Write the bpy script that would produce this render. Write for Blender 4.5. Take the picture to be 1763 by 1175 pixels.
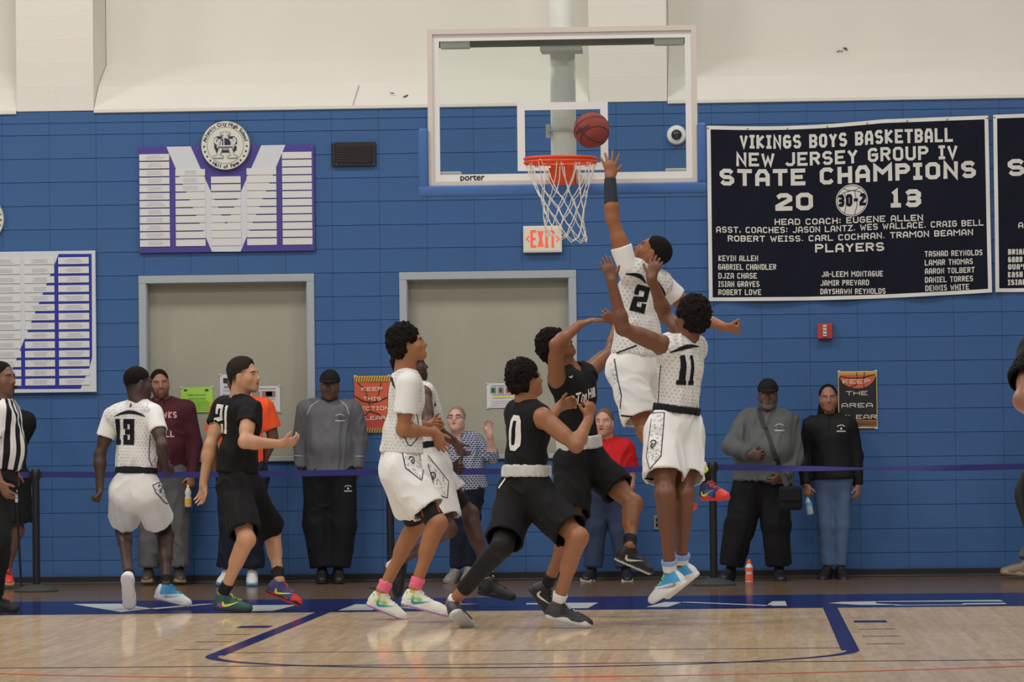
import bpy, bmesh, math, random
import numpy as np
from mathutils import Vector, Matrix
from mathutils.bvhtree import BVHTree

for o in list(bpy.data.objects): bpy.data.objects.remove(o)
SC = bpy.context.scene
COL = SC.collection
random.seed(7); RNG = np.random.RandomState(5)

# ---------------------------------------------------------------- camera
CX, CD, CH = 1.23203, 34.73894, 1.17533
YAW, PITCH, ROLL, FPX = .0580714, .0248492, -.0113755, 7023.84
fw = np.array([-math.sin(YAW)*math.cos(PITCH), math.cos(YAW)*math.cos(PITCH), math.sin(PITCH)])
rt = np.array([math.cos(YAW), math.sin(YAW), 0.0]); up0 = np.cross(rt, fw)
cr, sr = math.cos(ROLL), math.sin(ROLL)
R2 = cr*rt+sr*up0; U2 = -sr*rt+cr*up0
CAM = np.array([CX, -CD, CH])
cd = bpy.data.cameras.new('camera'); cam = bpy.data.objects.new('camera', cd); COL.objects.link(cam)
cd.sensor_width = 36; cd.sensor_fit = 'HORIZONTAL'; cd.lens = 36*FPX/1763
cd.clip_start = .5; cd.clip_end = 200
M = Matrix(((R2[0], U2[0], -fw[0], CX), (R2[1], U2[1], -fw[1], -CD), (R2[2], U2[2], -fw[2], CH), (0, 0, 0, 1)))
cam.matrix_world = M
SC.camera = cam
cd.dof.use_dof = True; cd.dof.focus_distance = 29.5; cd.dof.aperture_fstop = 20

# ---------------------------------------------------------------- light
SC.view_settings.view_transform = 'Standard'; SC.view_settings.look = 'None'
SC.view_settings.gamma = 1; SC.view_settings.use_curve_mapping = False
SC.view_settings.exposure = 0.0
W = bpy.data.worlds.new('world'); SC.world = W; W.use_nodes = True
W.node_tree.nodes['Background'].inputs[0].default_value = (1.0, .96, .91, 1)
W.node_tree.nodes['Background'].inputs[1].default_value = .1
def area_light(x, y, z, sx, sy, power, color=(1, .98, .95)):
    l = bpy.data.lights.new('ceiling_lamp', 'AREA'); l.shape = 'RECTANGLE'; l.size = sx; l.size_y = sy
    l.energy = power; l.color = color
    o = bpy.data.objects.new('ceiling_lamp', l); COL.objects.link(o); o.location = (x, y, z); return o
for lx, lk in ((-10, 1.25), (-4, 1.15), (2, .9), (8, .7)):
    for ly, pw in ((-4.2, 210), (-11, 200), (-17, 165), (-24, 160)):
        area_light(lx, ly, 9.0, 1.6, 1.6, pw*lk)

BASE_Y = -6.1912
def P(px, py, Y):
    d = fw + R2*(px-881.5)/FPX - U2*(py-587.5)/FPX
    return CAM + d*(Y-CAM[1])/d[1]
def F(px, py, z=0.0):
    d = fw + R2*(px-881.5)/FPX - U2*(py-587.5)/FPX
    return CAM + d*(z-CAM[2])/d[2]
def ray(px, py):
    d = fw + R2*(px-881.5)/FPX - U2*(py-587.5)/FPX
    return d/np.linalg.norm(d)
def nz(v):
    v = np.asarray(v, float); return v/max(1e-9, np.linalg.norm(v))

# ---------------------------------------------------------------- materials
MATS = {}
def s2l(c): return tuple(((v/255)/12.92 if v/255 <= .04045 else ((v/255+.055)/1.055)**2.4) for v in c)
def mat(name, rgb, rough=.6, metal=0, bump=0, bscale=60, var=0, vscale=8, attr=None, emit=None, spec=.5, coat=0, trans=0, alpha=1):
    if name in MATS: return MATS[name]
    m = bpy.data.materials.new(name); m.use_nodes = True; nt = m.node_tree; b = nt.nodes['Principled BSDF']
    c = s2l(rgb) + (1,)
    b.inputs['Base Color'].default_value = c; b.inputs['Roughness'].default_value = rough
    b.inputs['Metallic'].default_value = metal; b.inputs['Specular IOR Level'].default_value = spec
    b.inputs['Coat Weight'].default_value = coat; b.inputs['Transmission Weight'].default_value = trans
    b.inputs['Alpha'].default_value = alpha
    tc = nt.nodes.new('ShaderNodeTexCoord')
    src = None
    if attr:
        a = nt.nodes.new('ShaderNodeVertexColor'); a.layer_name = attr; src = a.outputs[0]
        nt.links.new(src, b.inputs['Base Color'])
    if var:
        n = nt.nodes.new('ShaderNodeTexNoise'); n.inputs['Scale'].default_value = vscale; n.inputs['Detail'].default_value = 4
        nt.links.new(tc.outputs['Object'], n.inputs['Vector'])
        h = nt.nodes.new('ShaderNodeHueSaturation')
        r = nt.nodes.new('ShaderNodeMapRange'); r.inputs[1].default_value = .3; r.inputs[2].default_value = .7
        r.inputs[3].default_value = 1-var; r.inputs[4].default_value = 1+var
        nt.links.new(n.outputs['Fac'], r.inputs[0]); nt.links.new(r.outputs[0], h.inputs['Value'])
        if src: nt.links.new(src, h.inputs['Color'])
        else: h.inputs['Color'].default_value = c
        nt.links.new(h.outputs[0], b.inputs['Base Color'])
    if bump:
        n2 = nt.nodes.new('ShaderNodeTexNoise'); n2.inputs['Scale'].default_value = bscale; n2.inputs['Detail'].default_value = 3
        nt.links.new(tc.outputs['Object'], n2.inputs['Vector'])
        bp = nt.nodes.new('ShaderNodeBump'); bp.inputs['Strength'].default_value = bump; bp.inputs['Distance'].default_value = .01
        nt.links.new(n2.outputs['Fac'], bp.inputs['Height']); nt.links.new(bp.outputs[0], b.inputs['Normal'])
    if emit:
        b.inputs['Emission Color'].default_value = s2l(emit[0])+(1,); b.inputs['Emission Strength'].default_value = emit[1]
    MATS[name] = m; return m

# ---------------------------------------------------------------- objects
def link(o, parent=None, kind=None):
    COL.objects.link(o)
    if parent is not None: o.parent = parent
    if kind: o['kind'] = kind
    return o
def thing(name, label, cat, loc, group=None, kind=None):
    o = bpy.data.objects.new(name, None); COL.objects.link(o); o.location = loc; o.empty_display_size = .1
    if label: o['label'] = label
    if cat: o['category'] = cat
    if group: o['group'] = group
    if kind: o['kind'] = kind
    return o
def tag(o, label, cat, group=None):
    o['label'] = label; o['category'] = cat
    if group: o['group'] = group
    return o
def off(parent):
    v = np.zeros(3)
    while parent is not None: v = v+np.array(parent.location); parent = parent.parent
    return v
def mesh_np(name, V, Q, m, parent=None, col=None, smooth=True, uv=None):
    """V world coordinates, Q quads or tris array"""
    V = np.asarray(V, np.float32)-off(parent).astype(np.float32); Q = np.asarray(Q, np.int32)
    me = bpy.data.meshes.new(name); n = Q.shape[1]
    me.vertices.add(len(V)); me.vertices.foreach_set('co', V.ravel())
    me.loops.add(Q.size); me.loops.foreach_set('vertex_index', Q.ravel())
    me.polygons.add(len(Q)); me.polygons.foreach_set('loop_start', np.arange(0, Q.size, n, dtype=np.int32))
    me.polygons.foreach_set('loop_total', np.full(len(Q), n, np.int32))
    me.polygons.foreach_set('use_smooth', np.full(len(Q), smooth, bool))
    me.update(calc_edges=True)
    if col is not None:
        a = me.color_attributes.new('Col', 'FLOAT_COLOR', 'POINT')
        c = np.ones((len(V), 4), np.float32); c[:, :3] = col; a.data.foreach_set('color', c.ravel())
    if uv is not None:
        l = me.uv_layers.new(name='UVMap'); l.data.foreach_set('uv', np.asarray(uv, np.float32)[Q.ravel()].ravel())
    me.materials.append(m)
    o = bpy.data.objects.new(name, me); link(o, parent); return o
def obj(name, V, Fs, m, parent=None, smooth=False, label=None):
    me = bpy.data.meshes.new(name); o3 = off(parent)
    me.from_pydata([tuple(np.asarray(v, float)-o3) for v in V], [], [tuple(int(i) for i in f) for f in Fs])
    if smooth: me.polygons.foreach_set('use_smooth', [True]*len(me.polygons))
    me.materials.append(m); me.update()
    o = bpy.data.objects.new(name, me); link(o, parent)
    if label: o['label'] = label
    return o
class MB:
    def __init__(s): s.V = []; s.F = []
    def add(s, V, Fs):
        n = len(s.V); s.V += [tuple(v) for v in V]; s.F += [tuple(i+n for i in f) for f in Fs]; return s
    def box(s, c, h, bev=0):
        x, y, z = c; a, b, d = h
        if not bev:
            V = [(x+i*a, y+j*b, z+k*d) for i in (-1, 1) for j in (-1, 1) for k in (-1, 1)]
            return s.add(V, [(0, 1, 3, 2), (4, 6, 7, 5), (0, 4, 5, 1), (2, 3, 7, 6), (0, 2, 6, 4), (1, 5, 7, 3)])
        bm = bmesh.new(); bmesh.ops.create_cube(bm, size=1)
        for v in bm.verts: v.co = Vector((v.co.x*2*a+x, v.co.y*2*b+y, v.co.z*2*d+z))
        bmesh.ops.bevel(bm, geom=bm.edges[:], offset=bev, segments=1 if bev < .01 else 3, affect='EDGES', profile=.5)
        bm.verts.index_update(); V = [tuple(v.co) for v in bm.verts]; Fs = [[v.index for v in f.verts] for f in bm.faces]
        bm.free(); return s.add(V, Fs)
    def tube(s, pts, r, n=8, caps=True, closed=False):
        pts = [np.asarray(p, float) for p in pts]; N = len(pts)
        rr = r if hasattr(r, '__len__') else [r]*N
        V = []; ref = None
        for i, p in enumerate(pts):
            t = pts[(i+1) % N]-pts[i-1] if (closed or 0 < i < N-1) else (pts[1]-pts[0] if i == 0 else pts[-1]-pts[-2])
            t = nz(t)
            if ref is None: ref = np.array([0, 0, 1.]) if abs(t[2]) < .9 else np.array([1., 0, 0])
            a = nz(ref-t*np.dot(ref, t)); ref = a; b = np.cross(t, a)
            for k in range(n):
                an = 2*math.pi*k/n; V.append(p+rr[i]*(a*math.cos(an)+b*math.sin(an)))
        Fs = []
        for i in range(N if closed else N-1):
            j = (i+1) % N
            for k in range(n): Fs.append((i*n+k, i*n+(k+1) % n, j*n+(k+1) % n, j*n+k))
        if caps and not closed: Fs.append(tuple(range(n))[::-1]); Fs.append(tuple((N-1)*n+k for k in range(n)))
        return s.add(V, Fs)
    def lathe(s, c, prof, n=24, axis=(0, 0, 1)):
        ax = nz(axis); a = nz(np.cross(ax, (0, 1, 0) if abs(ax[1]) < .9 else (1, 0, 0))); b = np.cross(ax, a); c = np.asarray(c, float)
        V = [c+ax*h+r*(a*math.cos(2*math.pi*k/n)+b*math.sin(2*math.pi*k/n)) for r, h in prof for k in range(n)]
        Fs = [(i*n+k, i*n+(k+1) % n, (i+1)*n+(k+1) % n, (i+1)*n+k) for i in range(len(prof)-1) for k in range(n)]
        Fs.append(tuple(range(n))[::-1]); Fs.append(tuple((len(prof)-1)*n+k for k in range(n)))
        return s.add(V, Fs)
    def prism(s, pts, n, t):
        """planar polygon pts (3D), extruded t along unit n"""
        pts = [np.asarray(p, float) for p in pts]; n = np.asarray(n, float); k = len(pts)
        V = pts+[p+n*t for p in pts]
        Fs = [tuple(range(k)), tuple(range(2*k-1, k-1, -1))]+[(i, i+k, (i+1) % k+k, (i+1) % k) for i in range(k)]
        return s.add(V, Fs)
    def build(s, name, m, parent=None, smooth=False, label=None, kind=None):
        o = obj(name, s.V, s.F, m, parent, smooth, label)
        bm = bmesh.new(); bm.from_mesh(o.data); bmesh.ops.recalc_face_normals(bm, faces=bm.faces); bm.to_mesh(o.data); bm.free()
        if smooth: o.data.set_sharp_from_angle(angle=.7)
        if kind: o['kind'] = kind
        return o

# ---------------------------------------------------------------- block lettering (strokes on a 4 x 6 grid)
def L_(s): return [[(float(p[0]), float(p[1])) for p in seg.split()] for seg in s.split('|')]
GL = dict(
 A='00 04 16 36 44 40|02.5 42.5', B='00 06 36 45 44 33 42 41 30 00|03 33', C='45 36 16 05 01 10 30 41', D='00 06 36 45 41 30 00',
 E='40 00 06 46|03 33', F='00 06 46|03 33', G='45 36 16 05 01 10 30 41 43 23', H='00 06|40 46|03 43', I='20 26|10 30|16 36', J='01 10 30 41 46',
 K='00 06|46 03 40', L='06 00 40', M='00 06 23 46 40', N='00 06 40 46', O='01 05 16 36 45 41 30 10 01', P='00 06 36 45 44 33 03',
 Q='01 05 16 36 45 41 30 10 01|22 40', R='00 06 36 45 44 33 03|23 40', S='45 36 16 05 04 13 33 42 41 30 10 01', T='20 26|06 46', U='06 01 10 30 41 46',
 V='06 20 46', W='06 10 24 30 46', X='00 46|06 40', Y='06 23 46|23 20', Z='06 46 00 40')
GL.update({'0': '01 05 16 36 45 41 30 10 01', '1': '20 26 15|10 30', '2': '05 16 36 45 44 01 00 40', '3': '05 16 36 45 44 33 42 41 30 10 01|13 33',
 '-': '13 33', ',': '21 10', '.': '20 21', ':': '20.9 21.2|24.2 24.5', "'": '26 24', '<': '45 03 41', '>': '05 43 01'})
def glyph(ch):
    s = GL.get(ch)
    if not s: return []
    out = []
    for seg in s.split('|'):
        pts = []
        for p in seg.split():
            if len(p) == 2: pts.append((float(p[0]), float(p[1])))
            else: pts.append((float(p[0]), float(p[1:])))
        out.append(pts)
    return out
GL['A'] = '00 04 16 36 44 40|02 42'
GRP = []
def narrow(ch): return .5 if ch in "I1.,:'" else 1
JD = {'1': 'one', '2': 'two', '3': 'three'}
GL.update(one='26 20|10 30|15.6 26', two='04.6 06 46 43.2 02.6 00 40 41.3', three='04.6 06 46 40 00 01.4|13 43')
def stroke_text(text, x0, x1, y0, y1, wt, sub=None, jersey=False):
    """2D quads list; text fills box x0..x1, y0..y1 (outer), wt = stroke width"""
    h = y1-y0; adv = []
    for ch in text: adv.append(.55 if ch == ' ' else 1.3 if ch in 'MW' else (.62 if ch in "I1-" else .35 if ch in ".,:'" else 1.0))
    EXTN[0] = h*.3; gap = .22; total = sum(adv)+gap*(len(text)-1); cw = (x1-x0)/total; x = x0; Q = []; GRP.clear()
    for ch, a in zip(text, adv):
        q_0 = len(Q)
        w = cw*a; iw = max(w-wt, 1e-6); ih = h-wt
        xs = 4.0 if ch not in "I1-.,:'" else 2.0
        for pl in glyph(JD.get(ch, ch) if jersey else ch):
            pts = []
            for gx, gy in pl:
                if xs == 2.0: gx = gx-1
                if ch == '1': gx = gx
                pts.append((x+wt/2+iw*gx/xs, y0+wt/2+ih*gy/6))
            Q += strokes(pts, wt, sub)
        x += cw*(a+gap)
        if len(Q) > q_0: GRP.append((q_0, len(Q)))
    EXTN[0] = 0
    return Q
def ext(a, b):
    d = abs(b-a); return 1.0 if min(d) < .12*max(d) else (0.0 if EXTN[0] and max(d) < EXTN[0] else .35)
EXTN = [0]
def strokes(pts, wt, sub=None, closed=False):
    """mitred polyline -> quads"""
    pts = [np.array(p, float) for p in pts]; n = len(pts)
    if n > 2 and np.allclose(pts[0], pts[-1]): pts = pts[:-1]; n -= 1; closed = True
    L = []; R = []
    for i in range(n):
        d0 = pts[i]-pts[i-1] if (i > 0 or closed) else None
        d1 = pts[(i+1) % n]-pts[i] if (i < n-1 or closed) else None
        if d0 is None: d0 = d1
        if d1 is None: d1 = d0
        d0 = d0/max(1e-9, np.linalg.norm(d0)); d1 = d1/max(1e-9, np.linalg.norm(d1))
        n0 = np.array([-d0[1], d0[0]]); n1 = np.array([-d1[1], d1[0]])
        m = n0+n1; lm = np.linalg.norm(m)
        m = n0 if lm < .3 else m/lm
        k = min(2.2, 1/max(.3, np.dot(m, n0)))
        e = np.zeros(2)
        if not closed and i == 0: e = -d1*wt/2*ext(pts[0], pts[1])
        if not closed and i == n-1: e = d0*wt/2*ext(pts[-2], pts[-1])
        L.append(pts[i]+m*k*wt/2+e); R.append(pts[i]-m*k*wt/2+e)
    Q = []
    for i in range(n if closed else n-1):
        j = (i+1) % n; ln = np.linalg.norm(L[j]-L[i]); s = 1 if not sub else max(1, int(math.ceil(ln/sub))); c = 1 if not sub else max(1, int(math.ceil(wt/sub)))
        for a in range(s):
            for b in range(c):
                f = lambda u, v: (L[i]*(1-u)+L[j]*u)*(1-v)+(R[i]*(1-u)+R[j]*u)*v
                Q.append([f(a/s, b/c), f((a+1)/s, b/c), f((a+1)/s, (b+1)/c), f(a/s, (b+1)/c)])
    return Q
def tri_poly(pts, sub=.015):
    """fill 2D polygon, cut by grid -> list of small polys"""
    bm = bmesh.new(); vs = [bm.verts.new((p[0], p[1], 0)) for p in pts]; f = bm.faces.new(vs)
    bmesh.ops.triangulate(bm, faces=bm.faces[:])
    P_ = np.array(pts)
    for ax in (0, 1):
        a, b = P_[:, ax].min(), P_[:, ax].max()
        for t in np.arange(a+sub, b, sub):
            co = [0, 0, 0]; no = [0, 0, 0]; co[ax] = t; no[ax] = 1
            bmesh.ops.bisect_plane(bm, geom=bm.verts[:]+bm.edges[:]+bm.faces[:], plane_co=co, plane_no=no)
    out = [[np.array((v.co.x, v.co.y)) for v in f.verts] for f in bm.faces]; bm.free(); return out
def flat_quads(Qs, fn):
    mb = MB()
    for i, q in enumerate(Qs): mb.add([fn(p[0], p[1], i) for p in q], [tuple(range(len(q)))])
    return mb
def font_text(body, size, bold=0.0, res=3):
    """built-in font -> 2D triangles, centred at origin"""
    cu = bpy.data.curves.new('t', 'FONT'); cu.body = body; cu.size = size; cu.offset = bold; cu.resolution_u = res
    cu.align_x = 'CENTER'; cu.align_y = 'CENTER'
    o = bpy.data.objects.new('t', cu); COL.objects.link(o); dg = bpy.context.evaluated_depsgraph_get()
    me = bpy.data.meshes.new_from_object(o.evaluated_get(dg)); out = [[np.array(me.vertices[i].co[:2]) for i in p.vertices] for p in me.polygons]
    bpy.data.objects.remove(o); bpy.data.curves.remove(cu); bpy.data.meshes.remove(me); return out
# ---------------------------------------------------------------- signed distance modelling
class Cone:
    """round cone a-b, optionally flattened by factor s along unit n; plane-capped beyond b / hollowed"""
    def __init__(s, a, b, ra, rb, n=None, s_=1.0, cap=None, capa=None, hollow=0, hdepth=.06):
        s.a = np.asarray(a, float); s.b = np.asarray(b, float); s.ra = ra; s.rb = rb; s.n = n; s.s = s_
        s.cap = cap; s.capa = capa; s.hollow = hollow; s.hd = hdepth
    def box(s):
        r = max(s.ra, s.rb); return np.minimum(s.a, s.b)-r, np.maximum(s.a, s.b)+r
    def core(s, X, Y, Z, a, b, ra, rb):
        px, py, pz = X-a[0], Y-a[1], Z-a[2]; ba = b-a
        if s.n is not None:
            n = s.n; k = 1/s.s-1; t = px*n[0]+py*n[1]+pz*n[2]; px = px+k*t*n[0]; py = py+k*t*n[1]; pz = pz+k*t*n[2]
            ba = ba+k*np.dot(ba, n)*n
        L2 = max(1e-9, ba@ba); h = np.clip((px*ba[0]+py*ba[1]+pz*ba[2])/L2, 0, 1)
        d = np.sqrt((px-h*ba[0])**2+(py-h*ba[1])**2+(pz-h*ba[2])**2)-(ra+(rb-ra)*h)
        return d*(s.s**.5) if s.n is not None else d
    def ev(s, X, Y, Z):
        if s.cap is None and s.capa is None: return s.core(X, Y, Z, s.a, s.b, s.ra, s.rb)
        ab = s.b-s.a; L = np.linalg.norm(ab); u = ab/L
        b2 = s.b+u*s.rb*1.2 if s.cap is not None else s.b; rb2 = s.rb+(s.rb-s.ra)*(s.rb*1.2/L)*.5 if s.cap is not None else s.rb
        a2 = s.a-u*s.ra*1.2 if s.capa is not None else s.a
        d = s.core(X, Y, Z, a2, b2, s.ra, rb2)
        if s.hollow:
            st = max(0, 1-s.hd/L); ai = s.a+ab*st; ri = s.ra+(s.rb-s.ra)*st
            di = s.core(X, Y, Z, ai, b2, ri-s.hollow, rb2-s.hollow)
            # taper inner start
            d = np.maximum(d, -di)
        if s.cap is not None:
            n = nz(s.cap) if not isinstance(s.cap, bool) else u
            d = np.maximum(d, (X-s.b[0])*n[0]+(Y-s.b[1])*n[1]+(Z-s.b[2])*n[2])
        if s.capa is not None:
            n = nz(s.capa) if not isinstance(s.capa, bool) else -u
            d = np.maximum(d, (X-s.a[0])*n[0]+(Y-s.a[1])*n[1]+(Z-s.a[2])*n[2])
        return d
class Ell:
    def __init__(s, c, R, r):   # R rows = axes
        s.c = np.asarray(c, float); s.R = np.asarray(R, float); s.r = np.asarray(r, float)
    def box(s):
        e = np.sqrt(((s.R*s.r[:, None])**2).sum(0)); return s.c-e, s.c+e
    def ev(s, X, Y, Z):
        x, y, z = X-s.c[0], Y-s.c[1], Z-s.c[2]; q = [(x*A[0]+y*A[1]+z*A[2]) for A in s.R]
        k0 = np.sqrt(sum((qi/ri)**2 for qi, ri in zip(q, s.r))); k1 = np.sqrt(sum((qi/ri**2)**2 for qi, ri in zip(q, s.r)))
        return k0*(k0-1)/np.maximum(k1, 1e-6)
class Half:
    def __init__(s, c, n): s.c = np.asarray(c, float); s.n = nz(n)
    def box(s): return None
    def ev(s, X, Y, Z): return (X-s.c[0])*s.n[0]+(Y-s.c[1])*s.n[1]+(Z-s.c[2])*s.n[2]
def sph(c, r): return Cone(c, np.asarray(c)+1e-4, r, r)
def smin(a, b, k):
    if k <= 0: return np.minimum(a, b)
    h = np.maximum(k-np.abs(a-b), 0)/k; return np.minimum(a, b)-h*h*k*.25
def bbox(ops):
    lo = np.full(3, 1e9); hi = -lo
    for op in ops:
        if op[0] == 'u':
            b = bbox(op[1]) if isinstance(op[1], list) else op[1].box()
            lo = np.minimum(lo, b[0]); hi = np.maximum(hi, b[1])
    return lo, hi
def field(ops, o, h, shape):
    Fd = np.full(shape, .25, np.float32)
    ax = [o[i]+h*np.arange(shape[i]) for i in range(3)]
    for op in ops:
        kind, pr, k = op
        if isinstance(pr, list):
            G = field(pr, o, h, shape); 
            Fd = smin(Fd, G, k) if kind == 'u' else -smin(-Fd, G, k)
            continue
        b = pr.box()
        if kind == 'i' or b is None: sl = tuple(slice(0, n) for n in shape)
        else:
            m = k+3*h+.012; lo = np.clip(np.floor((b[0]-m-o)/h).astype(int), 0, shape); hi = np.clip(np.ceil((b[1]+m-o)/h).astype(int)+1, 0, shape)
            if (hi <= lo).any(): continue
            sl = tuple(slice(lo[i], hi[i]) for i in range(3))
        X = ax[0][sl[0]][:, None, None].astype(np.float32); Y = ax[1][sl[1]][None, :, None].astype(np.float32); Z = ax[2][sl[2]][None, None, :].astype(np.float32)
        d = pr.ev(X, Y, Z).astype(np.float32)
        if kind == 'u': Fd[sl] = smin(Fd[sl], d, k)
        elif kind == 's': Fd[sl] = -smin(-Fd[sl], d, k)
        elif kind == 'i': Fd[sl] = np.maximum(Fd[sl], d)
    return Fd
def nets(Fd, o, h):
    s = Fd < 0; c = s.astype(np.int8)
    t = c[:-1, :-1, :-1]+c[1:, :-1, :-1]+c[:-1, 1:, :-1]+c[1:, 1:, :-1]+c[:-1, :-1, 1:]+c[1:, :-1, 1:]+c[:-1, 1:, 1:]+c[1:, 1:, 1:]
    act = (t > 0) & (t < 8); I = np.argwhere(act); 
    if len(I) == 0: return np.zeros((0, 3)), np.zeros((0, 4), int)
    idx = np.full(act.shape, -1, np.int32); idx[act] = np.arange(len(I))
    acc = np.zeros((len(I), 3)); cnt = np.zeros(len(I))
    co = [(i, j, k) for i in (0, 1) for j in (0, 1) for k in (0, 1)]
    vals = {q: Fd[I[:, 0]+q[0], I[:, 1]+q[1], I[:, 2]+q[2]] for q in co}
    for q in co:
        for a in range(3):
            if q[a] == 0:
                r = list(q); r[a] = 1; r = tuple(r); v0, v1 = vals[q], vals[r]; m = (v0 < 0) != (v1 < 0)
                den = np.where(m, v0-v1, 1.0); tt = np.clip(v0/den, 0, 1)
                p = np.array(q, float)[None, :].repeat(len(I), 0); p[:, a] = tt
                acc += p*m[:, None]; cnt += m
    V = o+h*(I+acc/cnt[:, None]); Q = []
    for a in range(3):
        b, cc = (a+1) % 3, (a+2) % 3
        s0 = np.moveaxis(s, [a, b, cc], [0, 1, 2]); id_ = np.moveaxis(idx, [a, b, cc], [0, 1, 2])
        e = s0[:-1] != s0[1:]; e = e[:, 1:-1, 1:-1]; E = np.argwhere(e)
        if len(E) == 0: continue
        i, j, k = E[:, 0], E[:, 1]+1, E[:, 2]+1
        q = np.stack([id_[i, j-1, k-1], id_[i, j, k-1], id_[i, j, k], id_[i, j-1, k]], 1)
        fl = ~s0[i, j, k]
        q[fl] = q[fl][:, ::-1]; Q.append(q)
    return V, np.concatenate(Q)
def sdf_mesh(ops, h, fine=None, pad=.03):
    """fine: list of (lo, hi, hf) boxes meshed at a finer grid"""
    lo, hi = bbox(ops); lo = lo-pad; hi = hi+pad
    shape = tuple(np.ceil((hi-lo)/h).astype(int)+1)
    V, Q = nets(field(ops, lo, h, shape), lo, h)
    if not fine: return V, Q
    C = V[Q].mean(1); keep = np.ones(len(Q), bool); VV = [V]; QQ = []
    n = len(V)
    for a, b, hf in fine:
        m = 1.0*h; keep &= ~((C > a+m).all(1) & (C < b-m).all(1))
        sh = tuple(np.ceil((b-a)/hf).astype(int)+1); v, q = nets(field(ops, a, hf, sh), a, hf)
        VV.append(v); QQ.append(q+n); n += len(v)
    V = np.concatenate(VV); Q = np.concatenate([Q[keep]]+QQ)
    used = np.zeros(len(V), bool); used[Q.ravel()] = True; re = np.cumsum(used)-1
    return V[used], re[Q]
def vnormals(V, Q):
    a = V[Q[:, 2]]-V[Q[:, 0]]; b = V[Q[:, 3]]-V[Q[:, 1]]; n = np.cross(a, b); N = np.zeros_like(V)
    for k in range(4): np.add.at(N, Q[:, k], n)
    return N/np.maximum(1e-12, np.linalg.norm(N, axis=1))[:, None]
_LAT = RNG.rand(32, 32, 32).astype(np.float32)*2-1
def noise3(p):
    i = np.floor(p).astype(int); f = p-i; f = f*f*(3-2*f); r = 0
    for a in (0, 1):
        for b in (0, 1):
            for c in (0, 1):
                w = (f[:, 0] if a else 1-f[:, 0])*(f[:, 1] if b else 1-f[:, 1])*(f[:, 2] if c else 1-f[:, 2])
                r = r+w*_LAT[(i[:, 0]+a) % 32, (i[:, 1]+b) % 32, (i[:, 2]+c) % 32]
    return r
def smooth_np(V, Q, it=1, lam=.5):
    E = np.concatenate([Q[:, [0, 1]], Q[:, [1, 2]], Q[:, [2, 3]], Q[:, [3, 0]]])
    for _ in range(it):
        S = np.zeros_like(V); c = np.zeros(len(V)); np.add.at(S, E[:, 0], V[E[:, 1]]); np.add.at(S, E[:, 1], V[E[:, 0]])
        np.add.at(c, E[:, 0], 1); np.add.at(c, E[:, 1], 1); V = V+(S/np.maximum(c, 1)[:, None]-V)*lam
    return V
def folds(V, Q, axis, amp=.006, seed=0, f1=9, f2=2.2):
    """cloth folds running along axis"""
    N = vnormals(V, Q); ax = nz(axis); t = V@ax; Pp = V-t[:, None]*ax
    w = noise3(V*3.1+seed*7.3)
    q = Pp*f1+ax*(t*f2)[:, None]+w[:, None]*.9+seed*3.17
    n = noise3(q); r = (1-np.abs(n)*2.2)
    t1 = nz(np.cross(ax, [.31, .92, .2])); t2 = np.cross(ax, t1)
    q2 = Pp*f1*1.7+ax*(t*f2*1.8)[:, None]+w[:, None]*1.3+seed*1.7+11
    r2 = noise3(q2+5.5); r3 = noise3(q+21.3)
    g = noise3(q*1.55+np.array([3., 7., 1.])); rg = (1-np.abs(g)*2.6).clip(-.3, 1)
    return V+N*(amp*1.25*rg)[:, None]+t1[:, None].T*(amp*1.1*(n+.5*r2))[:, None]+t2[:, None].T*(amp*1.1*(r3+.5*noise3(q2+9.1)))[:, None]
# ---------------------------------------------------------------- people
SKIN = lambda: mat('skin', (150, 110, 90), .48, attr='Col', bump=.12, bscale=90, spec=.45)
def cloth(name, rgb, rough=.85, **k): return mat(name, rgb, rough, bump=.25, bscale=260, spec=.25, **k)
HAIRM = lambda: mat('hair', (24, 18, 16), .9, bump=1.0, bscale=120, spec=.2)
def put(px, py, s, par, L, Y):
    d = ray(px, py)
    if not isinstance(s, str): return CAM + d*((Y+s-CAM[1])/d[1])
    m = CAM-par; b = m@d; c = m@m-L*L; disc = b*b-c
    t = -b if disc <= 0 else (-b+math.sqrt(disc) if s == '+' else -b-math.sqrt(disc))
    return CAM+d*t
def frame(up, front):
    up = nz(up); f = np.asarray(front, float); f = nz(f-up*(f@up)); return np.cross(f, up), f, up     # (right side of figure's own right hand), front, up
class Body: pass
LEN = dict(e=.30, w=.265, k=.44, a=.425)
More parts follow.
